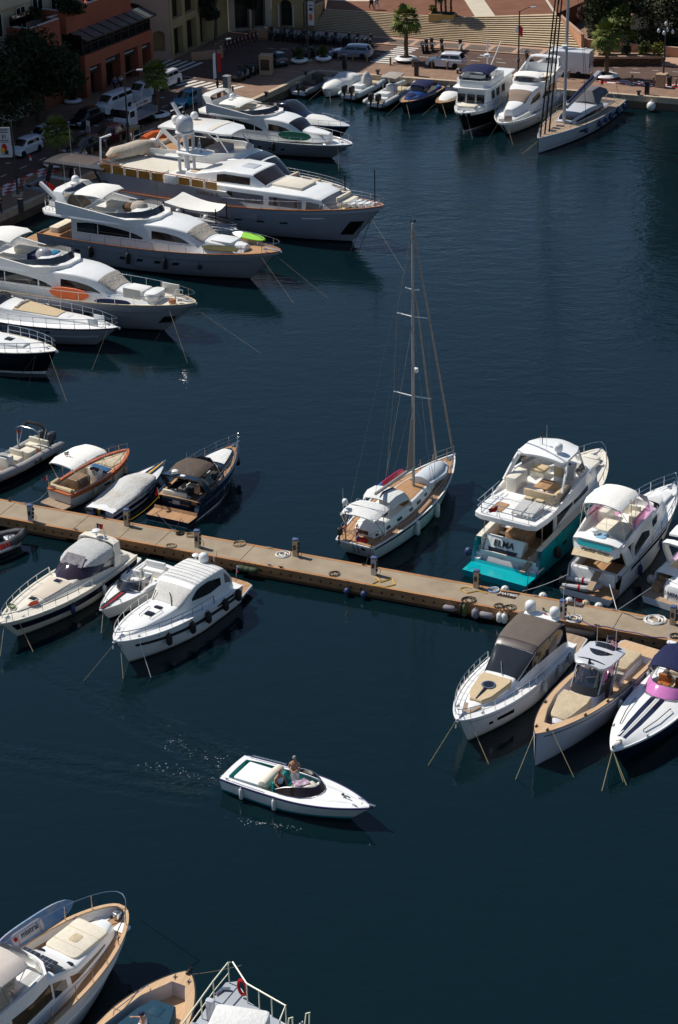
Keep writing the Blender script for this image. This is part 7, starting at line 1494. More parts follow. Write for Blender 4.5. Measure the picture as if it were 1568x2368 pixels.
board('paddle_board', 'orange paddle board standing on edge on the side deck of the white yacht', s, (10.4, -2.35, 2.15), (13.9, -2.2, 2.2), .85, [ORANGE] * 2, .9, .25); board('paddle_board', 'dark blue covered board lying along the side deck of the white yacht', s, (14.4, -2.2, 2.15), (17.4, -1.75, 2.25), .45, [NAVY] * 2, .7, .4)
s.line((20.5, -1.2, 2.3), (24.5, -5.0, -.2), ROPE, .008); s.line((21.5, 0, 2.5), (28.5, -.8, -.2), ROPE, .008); s.line((20.3, -1.0, 1.6), (20.9, -5.6, -.2), ROPED, .014)
s = mkb('sport_yacht', 'low white sport yacht with brown foredeck sunpad, second from the bottom on the left', ('4', 822, 1062, 1.75), -27, 14, 3.9, 'the low white sport yacht')
s.hull(1.35, 1.75, top=HULLG, boot=NAVY, tw=.9, tm=.42, p=2.2, q=.85, rake=.15, fw=.84, fl=.5); s.deck(WHITE, cam=.08); s.cap(NAVY, .08, .08, dz=-.05); s.side(.02, .96, .50, .60, GREYW, 'chine_band'); s.port((.62, .66), .74, DGLASS, .012, .05)
lf = s.house([(0, 1.6, 1.4, 1.3, 2.2), (3.2, 1.55, 1.25, 1.4, 2.6), (4.2, 1.5, 1.2, 1.4, 2.3), (6.5, 1.35, 1.0, 1.5, 2.15), (9.0, 1.0, .75, 1.6, 2.0), (11.6, .5, .3, 1.68, 1.82), (12.8, .2, .1, 1.7, 1.76)], WHITE, cam=.08)
s.win(lf, .9, 2.0, [.39, .41], [.61, .59], DGLASS, 'windscreen', False); s.part('sunpad', TAN, lf.patch(2.55, 4.05, [.40, .41, .42], [.60, .59, .58], .05, nb=6)); s.part('pad_back', CUSH, MB().tube([(5.6, .8, 2.3), (5.5, 0, 2.4), (5.6, -.8, 2.3)], .14, 7)); s.cush(9.7, 0, 1.98, .5, .6, .05, WHITE, 'deck_hatch', e=.01)
for y in (.5, -.4): s.cush(12.1, y, 1.75, .9, .07, .5, WHITE, 'hatch_lid', e=.01)
s.rail(.72, .30, 1, 9, (.5,), r=.024, inset=.06); deckfit(s, ((.93, .6),)); s.fender(.35, -1, .9, .7, .2, FENDB, col='black'); s.line((13.4, -.5, 1.6), (14.4, -4.6, -.2), ROPE, .008)
s = mkb('sport_yacht', 'navy hulled yacht with white deck and tall bow rail, lowest on the left edge', ('4', 390, 1225, 1.95), -28, 12, 3.8, 'the navy hulled yacht')
s.hull(1.5, 1.95, top=M('black_navy_hull', (.008, .007, .010), .15, .2, 1, coat=.5), boot=WHITE, tw=.9, tm=.42, p=2.3, q=.8, rake=.09, fw=.86, fl=.55, bh=.22); s.deck(WHITE, cam=.08); s.cap(CREAM, .10, .06)
lf = s.house([(0, 1.6, 1.4, 1.5, 3.2), (4.5, 1.5, 1.2, 1.6, 3.0), (6.0, 1.35, 1.05, 1.7, 2.25), (8.2, 1.0, .8, 1.75, 2.15), (9.4, .6, .4, 1.8, 2.0)], WHITE, cam=.06); s.win(lf, .2, 1.0, .15, .31); s.cush(8.0, 0, 2.18, .6, .6, .07, DGLASS, 'deck_hatch', e=.01)
s.rail(.75, .55, 1, 6, (.5,), r=.026, inset=.06); deckfit(s, ((.92, .7), (.85, .8))); s.line((11.7, -.4, 1.8), (15.5, -3.8, -.2), ROPE, .008); s.line((10.9, -.9, 1.8), (11.2, -2.6, -.2), ROPED, .018); s.line((10.9, -.9, 1.8), (10.0, -2.9, -.2), ROPED, .018)
s = mkb('motor_yacht', 'largest yacht, grey hulled, with a big white radome on a four post mast', ('5', 1438, 830, 3.6), -31, 28, 6.4, 'the large radome yacht')
s.hull(2.15, 3.6, top=M('lilac_grey_hull', (.33, .33, .38), .22, .05, .6, coat=.4), boot=NAVY, tw=.9, tm=.42, p=2.6, q=.72, rake=.11, fw=.86, fl=.6, bw=.02, sp=2.3); s.deck(SAND, drop=.3, inset=.08, cam=.03); s.cap(VARN, .16, .08, dz=.03)
s.side(.03, .55, .62, .66, GREYW, 'rub_rail', (-1, 1), .06); s.port([.52, .58, .66, .74], .55, DGLASS, .013, .03); s.side(.945, .985, .22, .62, DGLASS, 'anchor_pocket', (-1,), .03, 3)
lf = s.house([(7.5, 2.75, 2.65, 2.6, 4.7), (12, 2.75, 2.6, 2.7, 4.8), (18, 2.6, 2.4, 2.8, 4.85), (21.6, 2.3, 2.05, 2.9, 4.8), (22.9, 2.0, 1.7, 3.0, 4.55), (24.1, 1.6, 1.3, 3.1, 3.6)], WHITE, cam=.06, smooth=False); GW = M('grey_window_panels', (.12, .125, .14), .15, .15, 1, coat=.3)
s.win(lf, .9, 4.2, .16, .30, GW);
for a in (1.35, 2.2, 2.75): s.win(lf, a, a + .10, .17, .30, BRG)
s.win(lf, 4.05, 4.95, [.38, .37], [.62, .63], GW, 'windscreen', False); s.cush(19.2, .2, 4.9, 3.0, 2.4, .18, M('cream_awning_roll', (.62, .57, .48), .85, .1, 2), 'sunpad')
b = MB()
for sg in (1, -1): b.prism([(.8, sg * 2.9), (6.5, sg * 3.0), (14.2, sg * 3.0), (17.4, sg * 2.98), (17.0, sg * 2.9), (6.5, sg * 2.9), (.8, sg * 2.8)], 2.4, lambda x, y: pw([(6.5, 4.4), (14.2, 4.4), (17.4, 2.9)], x))
wg = s.part('side_wing', HULLG, b)
MB().text('DARIDA II', Matrix(((1, 0, 0, 12.4), (0, 0, 1, -3.01), (0, 1, 0, 4.0), (0, 0, 0, 1))), .5, 0, .01, .01).build('lettering', M('bronze_letters', (.16, .10, .06), .5, .1, 4), wg)
s.plat([(0, 2.2), (.6, 2.8), (7.5, 2.95), (14.2, 2.95)], 4.1, 4.35, WHITE, 'boat_deck', .03, CREAM)
AMB = M('amber_panel', (.42, .19, .03), .3, .3, 2)
for k in range(9):
 x = .9 + k * 1.4
 if k != 5: s.part('amber_panel', AMB, MB().box(x + .12, x + 1.28, -2.93, -2.88, 4.4, 5.05))
 s.part('rail_post', WHITE, MB().box(x - .05, x + .07, -2.95, -2.85, 4.35, 5.12))
s.part('teak_rail', VARN, MB().sweep([(.8, 2.2, 5.15), (.8, -2.2, 5.15), (1.2, -2.9, 5.15), (13.4, -2.9, 5.15)], .12, .06)); s.cush(8.7, -3.05, 4.4, 1.3, .25, .75, PALEC, 'life_raft_case')
lf = s.house([(10.6, 2.1, 2.0, 4.35, 5.3), (13.6, 2.2, 2.0, 4.4, 5.95), (16.3, 2.1, 1.9, 4.5, 5.9), (17.6, 1.9, 1.6, 4.7, 5.05)], WHITE, 'pilothouse', .05, False); s.win(lf, .75, 1.95, .14, .31, BRG); s.win(lf, 2.08, 2.95, [.38, .37], [.62, .63], BRG, 'windscreen', False); s.cush(15.0, .1, 5.92, 1.4, 1.2, .1, GREYW, 'roof_hatch'); s.cush(12.2, .2, 5.35, 1.3, 1.6, .06, TEAK, 'hatch_floor', e=.01)
for y in (.45, -.45, ):
 for x in (7.9, 8.8): s.part('mast_post', GREYW, MB().tube([(x, y, 3.4), (x, y, 7.4)], .14, 8))
s.part('mast_platform', WHITE, MB().rbox(9.3, 0, 6.4, 3.2, 2.0, .14, .5, .05).rbox(7.6, -.9, 6.1, 1.6, .9, .12, .3, .04)); s.part('mast_top', WHITE, MB().lathe([(.5, 0), (.85, .15), (.85, .28), (.3, .3)], (8.3, 0, 7.2), 14)); s.dome(8.3, 0, 7.4, .78, GREYW); s.part('mast_light', BLACK, MB().lathe([(.12, 0), (.12, .2), (.16, .3), (.05, .4)], (8.3, 0, 8.85), 8)); s.radar(9.8, -.3, 6.55, 1.6, .2); s.part('mast_gear', STEEL, MB().tube([(9.2, .6, 6.5), (9.6, .3, 7.6), (10.0, -.1, 6.5)], .05, 4).tube([(9.3, .3, 6.5), (9.6, .3, 7.7)], .05, 4))
s.part('round_locker', CREAM, MB().lathe([(.74, 0), (.78, .5), (.72, .56), (.01, .58)], (6.6, -1.6, 4.36), 18)); s.cush(4.4, -2.2, 4.36, 2.2, .8, .5, WHITE, 'locker'); s.cush(10.2, -1.0, 4.36, 1.8, 1.4, .8, WHITE, 'locker'); s.cush(10.1, -1.0, 5.16, 1.0, 1.0, .04, SAND, 'locker_lid', e=.01)
s.cush(24.6, 0, 3.3, .9, 2.2, .4, CUSH, 'bow_sofa'); s.cush(24.2, 0, 3.6, .25, 2.2, .45, CUSH, 'backrest');
for k in range(5): s.cush(25.0 + .5 * k, .1 * k - .1, 3.3, .34, 1.7 - .28 * k, .34, WHITE, 'deck_locker')
for ch in s.root.children:
 if ch.name.split('.')[0] in ('cabin', 'window', 'windscreen', 'sunpad', 'side_wing', 'boat_deck', 'amber_panel', 'rail_post', 'teak_rail', 'life_raft_case', 'pilothouse', 'roof_hatch', 'hatch_floor', 'round_locker', 'locker', 'locker_lid', 'passerelle_mast', 'mast_platform', 'mast_gear', 'radar'): ch.location.z = -.72
s.rail(.75, .50, .8, 5, (), r=.026, inset=.05, dz=.05); s.rail(.6, .84, 1, 4, (.5,), r=.026, inset=.06, dz=.05); s.part('jackstaff', BLACK, MB().tube([(27.2, 0, 3.5), (27.2, 0, 6.6)], .05, 5)); s.part('passerelle_mast', WHITE, MB().tube([(.6, -2.2, 4.3), (.6, -2.0, 6.4), (1.2, -1.2, 6.6)], .1, 6))
for k in (.36, .47): s.fender(k, -1, 1.2, .9, .32, GREYW, k > .4, 'grey')
s.line((27.6, -.1, 3.4), (33.5, 1.2, -.2), ROPE, .008); s.line((26.8, -.5, 3.0), (33.0, -5.0, -.2), ROPE, .008); s.line((26.2, -.4, 2.0), (26.4, -3.2, -.2), ROPED, .03); s.line((26.9, -.3, 2.2), (27.3, -3.6, -.2), ROPED, .03)
d = Boat('tender', 'tender under a beige cover on the aft deck of the large radome yacht', s.W((.0, .2, 0)), 38, 4.4, 1.8, 'tender'); d.root.location.z = -.74
d.part('cover', BEIGE, MB().loft([[(x, w_ * cos(a), 4.75 + h_ * sin(a) * (1 + .15 * sin(x * 3))) for a in [pi * i / 10 for i in range(11)]] for x, w_, h_ in ((-.6, .3, .3), (.2, .85, .8), (1.6, .95, 1.05), (2.8, .9, .9), (3.8, .75, 1.05), (4.3, .5, .75), (4.5, .1, .3))], closed=False)); d.part('hull', GREYW, MB().loft([[(x, w_, 4.76), (x, 0, 4.38), (x, -w_, 4.76)] for x, w_ in ((-.6, .3), (.2, .85), (2.8, .9), (4.3, .5), (4.5, .1))], closed=False)); d.part('outboard', BLACK, MB().rbox(-.9, 0, 4.7, .5, .4, .7, .12))
s = mkb('motor_yacht', 'white yacht with white hardtop and orange tabled bow lounge behind the radome yacht', ('2', 865, 1335, 2.4), -32, 24, 5.8, 'the yacht with the bow lounge')
s.hull(2.0, 2.4, top=HULLG, boot=NAVY, tw=.9, tm=.42, p=2.5, q=.72, rake=.12, fw=.86, fl=.55, bw=.04); s.deck(SAND, drop=.2, cam=.03); s.cap(WHITE, .12, .06)
lf = s.house([(4, 2.4, 2.3, 1.9, 3.7), (10, 2.4, 2.2, 1.9, 3.9), (13.2, 2.3, 2.0, 2.0, 4.3), (15.6, 2.0, 1.6, 2.0, 4.0), (17.2, 1.7, 1.2, 2.1, 3.0), (18.0, 1.4, 1.0, 2.1, 2.5)], WHITE, cam=.14); s.win(lf, .2, 1.9, .14, .31, BRG); s.win(lf, 3.0, 4.5, [.37, .36], [.63, .64], DGLASS, 'windscreen', False); s.part('roof_window', DGLASS, lf.patch(2.35, 2.85, .42, .58, .03)); s.win(lf, 2.4, 3.8, [.14, .2], [.30, .30], DGLASS)
s.plat([(2.0, 1.8), (3, 2.5), (12, 2.3)], 3.7, 3.95, WHITE, 'flybridge_deck', .04, TEAK); s.tub([(4.2, 2.4), (11.5, 2.2), (13.0, 1.5), (13.4, .6)], 3.9, lambda x, y: pw([(4.2, 4.3), (8, 4.5), (13, 4.75)], x), WHITE, 'flybridge', .14, TEAK)
s.part('hardtop', WHITE, MB().slab([(4.9, 1.6, 6.15), (5.8, 2.0, 6.3), (10.0, 2.0, 6.45), (12.0, 1.7, 6.35), (12.6, 1.1, 6.25)], .16, .12, nb=10)); s.part('slatted_roof', M('cream_slats', (.62, .58, .5), .7, .1, 1, stretch=(1, 8, 1)), MB().slab([(7.0, 1.5, 6.4), (10.8, 1.55, 6.5)], .06, .08))
for sg in (1, -1):
 s.part('hardtop_pillar', WHITE, MB().sweep([(6.6, sg * 2.2, 3.95), (5.0, sg * 2.0, 5.1), (5.8, sg * 1.7, 6.2)], .12, .5)); s.part('hardtop_pillar', WHITE, MB().sweep([(8.6, sg * 2.2, 4.1), (5.6, sg * 1.95, 6.1)], .12, .4)); s.part('hardtop_pillar', WHITE, MB().sweep([(12.6, sg * 1.7, 4.7), (11.2, sg * 1.6, 6.35)], .08, .12))
s.dome(6.4, -.9, 6.4, .36); s.dome(7.2, .9, 6.4, .36); s.part('light_mast', WHITE, MB().sweep([(6.6, 0, 6.35), (5.5, 0, 8.0)], .3, .2).tube([(5.9, -.9, 7.5), (5.9, .9, 7.5)], .06, 5)); s.ant(6.6, -.9, 5.9, 2.2); s.ant(7.2, .8, 5.9, 3.4)
b = MB()
for z in (.45, .9): b.tube([(6.0, -2.4, 3.95 + z), (3, -2.4, 3.95 + z), (2.1, -1.7, 3.95 + z), (2.1, 1.7, 3.95 + z)], .03, 5)
for x, y in ((5, -2.4), (4, -2.4), (3, -2.4), (2.1, -1.7), (2.1, 0)): b.tube([(x, y, 3.9), (x, y, 4.87)], .03, 5)
s.part('aft_rail', STEEL, b); s.part('orange_sunpad', ORANGE, MB().tube([(2.9, -1.2, 4.5), (3.0, 0, 4.7), (3.6, 1.2, 4.6)], .42, 8)); s.cush(4.2, -1.4, 3.95, .7, .5, .9, WHITE, 'grill'); s.cush(7.6, .5, 4.0, 2.2, 2.6, .6, BROWNC, 'sofa'); s.cush(10.6, -.2, 4.0, 1.6, 2.4, .8, M('mauve_cover', (.36, .32, .34), .8, .15, 2, bump=.6, bs=4), 'covered_seats'); s.flag(2.2, -2.0, 4.2, (RED, CLW), 1.4, .6, .5, 2.4, .1)
for k in range(4): s.cush(4.6 + .8 * k, -2.43, 3.0, .4, .06, .35, M('painted_lamp_glow', (.8, .5, .1), .5, .1, 4) if k == 1 else AMB, 'amber_window', e=.01)  # one pane's brighter amber paints a lamp's glow, nothing emits
s.part('bow_sofa', BEIGE, MB().rbox(18.4, 0, 2.2, .7, 2.2, .55, .2).rbox(18.1, 0, 2.6, .3, 2.2, .5, .1)); s.cush(19.2, .0, 2.2, .8, .9, .55, M('orange_table', (.60, .16, .05), .4, .1, 2), 'table'); s.cush(20.0, .2, 2.2, .7, 1.8, .5, BEIGE, 'bow_seat'); s.cush(21.3, 0, 2.3, 1.6, 1.3, .36, CUSH, 'sunpad', r=.3); s.cush(20.7, .0, 2.6, .3, 1.1, .35, SAND, 'headrest')
s.rail(.55, .62, 1, 6, (.5,), r=.024, inset=.06); s.part('jackstaff', BLACK, MB().tube([(23.6, 0, 2.4), (23.6, 0, 3.8)], .06, 5)); deckfit(s, ((.94, .6),))
s = mkb('motor_yacht', 'steel blue yacht with a dark hardtop between the two big yachts', ('1', 1190, 1395, 1.75), -31, 15, 4.4, 'the steel blue yacht')
STB = M('steel_blue_paint', (.30, .34, .42), .2, .08, 1, coat=.5)
s.hull(1.5, 1.75, top=STB, boot=NAVY, tw=.9, tm=.42, p=2.2, q=.85, rake=.12, fl=.55); s.deck(STB, cam=.12, cuts=[(.5, 8.5, 1.7, .9, TEAKG, WHITE)]); s.part('hardtop', M('dark_grey_roof', (.07, .068, .075), .3, .15, 1.5, coat=.3), MB().slab([(2.4, 1.5, 3.95), (3.4, 1.75, 4.05), (7.6, 1.7, 4.1), (8.8, 1.2, 3.95)], .22, .12, nb=10)); s.part('roof_inset', M('brown_roof_fabric', (.09, .07, .065), .7, .2, 2), MB().slab([(3.6, 1.3, 4.1), (7.4, 1.25, 4.15)], .04, .10))
for sg in (1, -1): s.part('hardtop_pillar', BLACK, MB().sweep([(9.4, sg * 1.7, 1.8), (8.0, sg * 1.5, 4.0)], .1, .22)); s.part('hardtop_pillar', BLACK, MB().sweep([(2.6, sg * 1.8, 1.6), (3.4, sg * 1.6, 4.0)], .1, .4))
s.part('windscreen', SMOKE, MB().loft([[(x, y, 1.8), (x - 1.1, y * .9, 2.9)] for x, y in ((7.6, 1.75), (9.6, 1.5), (10.3, .8), (10.5, 0), (10.3, -.8), (9.6, -1.5), (7.6, -1.75))], closed=False, cap=False)); s.cush(5.5, 0, .9, 2.4, 2.6, .6, M('blue_grey_cover', (.35, .39, .47), .7, .1, 2), 'seats'); s.cush(8.0, .2, .9, 1.0, 2.0, 1.1, STB, 'console'); s.cush(11.6, 0, 1.85, 1.6, 1.6, .14, WHITE, 'sunpad'); s.flag(.6, -1.2, 3.0, (RED, CLW), 1.3, .8, .5, 2.0, .1); s.cush(6.4, .4, 1.6, 1.2, .9, .25, WHITE, 'cushion'); s.ant(4, .5, 4.1, 3)
s = mkb('sport_boat', 'open sport boat under a white shade sail on four black poles', ('5', 290, 1020, 1.25), -30, 10, 3.0, 'the boat under the shade sail', 'motor boat')
s.hull(1.1, 1.25, top=WHITE, boot=NAVY, tw=.9, tm=.42, p=2.1, q=.85, rake=.12, fl=.55); s.deck(GREYW, cam=.05, cuts=[(.5, 7.6, [(.5, 1.0), (5, 1.05), (7.6, .6)], .5, TEAKG, GREYW)]); s.cap(WHITE, .14, .08)
PT = [(3.5, -1.2, 3.0), (3.9, 1.2, 3.3), (8.4, 1.0, 3.0), (8.3, -.55, 2.75)]
s.part('shade_sail', BIMC, MB().grid(lambda a, c: tuple(Vector(PT[0]).lerp(Vector(PT[3]), a).lerp(Vector(PT[1]).lerp(Vector(PT[2]), a), c) + Vector((0, 0, -.22 * sin(pi * a) * 1 - .12 * sin(pi * c) + .15 * (1 - a)))), 10, 8).grid(lambda a, c: tuple(Vector(PT[0]).lerp(Vector(PT[3]), a).lerp(Vector(PT[1]).lerp(Vector(PT[2]), a), c) + Vector((0, 0, -.22 * sin(pi * a) - .12 * sin(pi * c) + .15 * (1 - a) - .02))), 10, 8)); b = MB()
for x, y, z in PT: b.tube([(x, y, .6), (x, y, z + .25)], .05, 5)
s.part('pole', BLACK, b); s.part('windscreen', SMOKE, MB().loft([[(x, y, 1.15), (x - .7, y * .9, 1.75)] for x, y in ((3.0, 1.2), (4.0, 1.05), (4.6, .5), (4.6, -.5), (4.0, -1.05), (3.0, -1.2))], closed=False, cap=False)); s.cush(6.2, 0, .5, 1.6, 1.5, .5, M('mauve_cushion', (.36, .34, .35), .8, .1, 3), 'sunpad'); s.cush(5.1, 0, .5, .5, 1.5, .8, WHITE, 'seat'); s.cush(8.4, 0, 1.2, .8, .8, .2, GREYC, 'bow_pad'); s.rail(.5, .55, 1, 5, (.5,)); deckfit(s)
s = mkb('motor_yacht', 'white flybridge yacht with beige foredeck pad and a green board on its rail', ('2', 880, 985, 1.95), -33, 17, 4.9, 'the green board yacht')
lf = flyyacht(s, 1.7, 1.95, HULLG, (3.4, 6.6, 4.9), False, 17.0 * 22 / 17 / 1.0, True, WHITE, WHITE); s.dome(3.0, .4, 4.9, .28); s.disc(3.3, -.3, 4.9, .26, .14, .12); s.part('bronze_screen', M('bronze_screen', (.20, .09, .05), .1, .2, 2, coat=.4), MB().loft([[(x, y, 3.95), (x - .1, y * .96, 4.3)] for x, y in ((6.2, 1.7), (7.6, 1.25), (8.3, .7), (8.6, 0), (8.3, -.7), (7.6, -1.25), (6.2, -1.7))], closed=False, cap=False)); s.cush(13.2, 0, 2.6, 1.8, 1.4, .16, TAN, 'sunpad')
for k in (.15, .3, .43, .6): s.fender(k, -1, 1.0, .85, .16, FENDB, False, 'black')
s.root.scale = (1, 1, .86); board('paddle_board', 'green paddle board standing on edge along the rail of the white flybridge yacht', s, (9.9, -1.95, 1.75), (13.4, -1.5, 1.8), .8, [M('green_board', (.0, .10, .065), .5, .15, 2)] * 2, .9, .2); s.line((16.0, -.8, 1.6), (17.6, -3.2, -.2), ROPE, .008)
s = mkb('sport_boat', 'navy boat with white foredeck cover behind the yacht with the green board', ('2', 868, 880, 1.3), -38, 11, 3.2, 'the covered navy boat', 'motor boat')
s.hull(1.1, 1.3, top=NAVY, boot=NAVY, tw=.9, tm=.42, p=2.2, q=.8, rake=.1, fl=.55); s.deck(GREYW, cam=.08); s.cap(GREYW, .12, .08); lf = s.house([(1, 1.3, 1.1, 1.1, 2.0), (3.5, 1.3, 1.0, 1.1, 2.7), (5.2, 1.2, .9, 1.15, 1.9), (6.5, 1.0, .8, 1.2, 1.5)], NAVY, 'canopy', .15); s.win(lf, 1.1, 1.9, .39, .61, BGLASS, 'windscreen', False); s.part('foredeck_cover', PALEC, MB().loft([[(x, w_ * cos(a), 1.25 + h_ * sin(a)) for a in [pi * i / 8 for i in range(9)]] for x, w_, h_ in ((5.6, 1.1, .5), (7.5, 1.05, .6), (9, .8, .35), (10, .4, .12))], closed=False)); s.rail(.5, .6, 1, 4, ());
def tied(s, bowz=1.1, n=2):
 for k in range(n): s.line((s.L - .3, (.4, -.4)[k], bowz), (s.L + 1.2 + .3 * k, (1.6, -1.3)[k], -.2), ROPE, .016)
s = mkb('trawler_yacht', 'white trawler yacht with black hull and navy bimini', ('3', 60, 790, 2.15), -112, 13.5, 4.4, 'the black hulled trawler')
s.hull(1.5, 2.15, top=M('black_hull', (.01, .009, .01), .15, .2, 1, coat=.5), boot=WHITE, tw=.88, tm=.42, p=2.4, q=.7, rake=.07, fw=.86, fl=.6, bw=.05, bh=.2); s.deck(WHITE, cam=.04); s.cap(WHITE, .14, .1); s.side(.05, .99, .86, .99, WHITE, 'white_band')
lf = s.house([(2.5, 1.9, 1.8, 1.4, 3.7), (9.6, 1.85, 1.7, 1.6, 3.9), (10.3, 1.7, 1.5, 1.7, 3.75), (10.7, 1.7, 1.5, 1.7, 2.35), (12.2, 1.1, .95, 1.8, 2.3)], WHITE, cam=.06, smooth=False)
for a in (.35, .6, .82): s.win(lf, a, a + .14, .17, .30)
for y in (-1, 0, 1): s.cush(10.62, y, 2.5, .12, .82, .85, DGLASS, 'windscreen_pane', e=.01)
for a in (3.2, 3.55): s.win(lf, a, a + .2, .12, .24)
s.plat([(1.8, 1.9), (10.6, 1.9), (10.9, 1.3)], 3.85, 4.0, WHITE, 'flybridge_deck', .03); s.tub([(5.5, 1.75), (9.8, 1.65), (10.4, 1.2)], 3.95, 4.65, WHITE, 'flybridge', .1, CREAM); s.part('fly_screen', SMOKE, MB().wall([(9.0, 1.6), (9.8, 1.5), (10.3, .9), (10.3, -.9), (9.8, -1.5), (9.0, -1.6)], 4.65, 4.9, .03, closed=False)); s.cush(8.6, 0, 4.0, .7, 1.6, .9, WHITE, 'helm_console'); s.seatbox(7.4, .6, 4.0, .6, .7, .8, BLACK, BLACK, back=180)
s.bimini([(6.4, 1.45, 5.25), (7.2, 1.6, 5.4), (8.6, 1.6, 5.42), (9.6, 1.4, 5.25)], NAVYC, [[(8, 1.7, 4.6), (6.5, 1.45, 5.2)], [(8, 1.7, 4.6), (9.5, 1.4, 5.2)]], skirt=.1); s.part('mast', WHITE, MB().tube([(5.4, 0, 4), (5.2, 0, 7.6)], .08, 6).tube([(5.3, -.8, 6.0), (5.3, .8, 6.0)], .04, 4).lathe([(.3, 0), (.34, .1), (.3, .3), (.02, .36)], (5.5, 0, 5.9), 10)); s.part('boom', WHITE, MB().tube([(5.3, .3, 4.8), (3.9, 1.0, 7.2)], .06, 5)); s.cush(11.4, 0, 2.32, 1.5, 1.8, .2, CUSH, 'foredeck_cushion'); s.rail(.6, .5, 1, 7, (.5,)); deckfit(s); tied(s, 1.9)
s = mkb('motor_yacht', 'white yacht with covered foredeck and cream bimini between trawler and sailing yacht', ('3', 340, 845, 1.9), -112, 16, 4.6, 'the yacht with covered foredeck')
lf = flyyacht(s, 1.6, 1.9, WHITE, (8.3, 11.0, 5.1), False, 22.0, False, WHITE, WHITE); s.part('windscreen_cover', M('brown_mesh', (.24, .18, .14), .8, .1, 3), lf.patch(3.5, 5.0, [.39, .37, .36], [.61, .63, .64], .06, na=8, nb=8)); s.part('foredeck_cover', PALEC, MB().loft([[(x, w_ * cos(a), 1.75 + h_ * max(0, sin(a)) ** .6) for a in [pi * i / 8 for i in range(9)]] for x, w_, h_ in ((11.4, 1.7, .55), (13, 1.35, .5), (14.6, .8, .3))], closed=False)); s.cush(14.9, .3, 1.9, .1, .8, .6, M('beige_solar_panel', (.3, .22, .18), .4, .1, 2), 'panel', rot=.5); tied(s, 1.7)
s.root.scale = (1, 1, .88)
s = mkb('sailing_yacht', 'grey hulled sailing yacht with black rigging at the right end of the far quay', ('3', 592, 965, 1.55), -119, 18, 4.8, 'the grey sailing yacht', 'sailing boat')
s.hull(1.2, 1.55, top=M('silver_hull', (.44, .45, .48), .22, .05, 1, coat=.4), boot=NAVY, tw=.86, tm=.38, p=1.9, q=.95, rake=.01, fw=.82, fl=.55, sp=1.2); s.deck(TEAKG, inset=.08, cam=.05, cuts=[(.8, 4.6, 1.4, .75, TEAKG, GREYW)]); s.cap(GREYW, .08, .08, stern=True); s.side(.02, .97, .28, .31, GREYLINE, 'hull_line'); s.port((.22, .62), .62, DGLASS, .045, .07)
lf = s.house([(4.6, 1.5, 1.35, 1.2, 1.95), (7, 1.5, 1.3, 1.25, 2.05), (10.6, 1.2, 1.0, 1.35, 1.9), (11.6, .9, .7, 1.4, 1.55)], GREYW, 'coachroof', .06); s.win(lf, .1, 2.2, .12, .28); s.part('roof_glass', DGLASS, lf.patch(1.6, 2.6, .42, .58, .02)); s.win(lf, 2.75, 3, .12, .88, DGLASS, 'window', False)
o = s.part('mast', ALU, MB().tube([(11.6, 0, 1.4), (11.5, 0, 25)], [.17, .13], 8)); MB().tube([(11.3, 2.0, 8.9), (11.55, 0, 8.7), (11.3, -2.0, 8.9)], .08, 4).build('spreader', WHITE, o); MB().lathe([(.3, 0), (.3, .3), (.02, .34)], (12.1, 0, 8.9), 9).build('mast_radar', WHITE, o); s.part('boom', ALU, MB().sweep([(11.3, 0, 3.0), (4.0, 0, 4.2), (2.6, 0, 4.45)], .42, .36)); s.part('stowed_sail', NAVYC, MB().sweep([(10.8, 0, 3.28), (4.2, 0, 4.42)], .2, .2)); bk = M('black_stay', (.012, .012, .012), .6, .1, 3)
for x in (17.5, 16.4, 15.3): s.part('furled_sail', bk, MB().tube([(x, 0, 1.5), (11.7 + (x - 15.3) * .6, 0, 22)], [.085, .07], 6))
b = MB()
for y in (2.2, -2.2): b.tube([(11.2, y, 1.35), (11.35, y * .72, 8.9), (11.5, 0, 20)], .025, 3); b.tube([(1, y * .8, 1.25), (11.5, 0, 24)], .02, 3)
s.part('rigging', bk, b); s.part('spray_hood', M('grey_hood', (.13, .13, .14), .8, .1, 3), MB().slab([(3.0, 1.3, 2.9), (3.6, 1.4, 3.1), (5.2, 1.4, 3.0), (6.0, 1.25, 2.1)], .05, .2, nb=8, skirt=.35)); s.part('wheel', STEEL, MB().tube([(1.6, .9 + .5 * cos(a), 1.7 + .5 * sin(a)) for a in [i * pi / 6 for i in range(12)]], .03, 4, closed=True)); s.cush(2.6, 0, .8, 1.6, 1.8, .4, GREYW, 'seats')
for x in (12.8, 13.8, 14.8): s.cush(x, .1, s.zd(x / 18) + .02, .5, .8, .06, DGLASS, 'deck_hatch', e=.01)
b = MB()
for sg in (1, -1):
 L_ = [(t * 18, sg * (s.hb(t) - .1), s.zd(t) + .65) for t in (.02, .15, .3, .45, .6, .75, .9, .98)]; b.tube(L_, .014, 3); b.tube([(x, y, z - .3) for x, y, z in L_], .012, 3)
 for x, y, z in L_: b.tube([(x, y, z - .65), (x, y, z)], .022, 4)
s.part('guard_wires', STEEL, b); s.flag(.1, -.8, 1.4, (RED,), 1.6, .5, .4, 3, .2)
for k in (.06, .18, .30, .38, .46, .62): s.fender(k, 1, .85, .75, .22, FENDN, k in (.38, .62), 'blue')
s.line((17.9, .1, 1.4), (18.6, -1.6, -.2), ROPE, .016)
s = mkb('runabout', 'royal blue runabout with navy canopy and teak bow', ('2', 1232, 718, 1.1), -119, 8.4, 2.7, 'the blue runabout', 'motor boat')
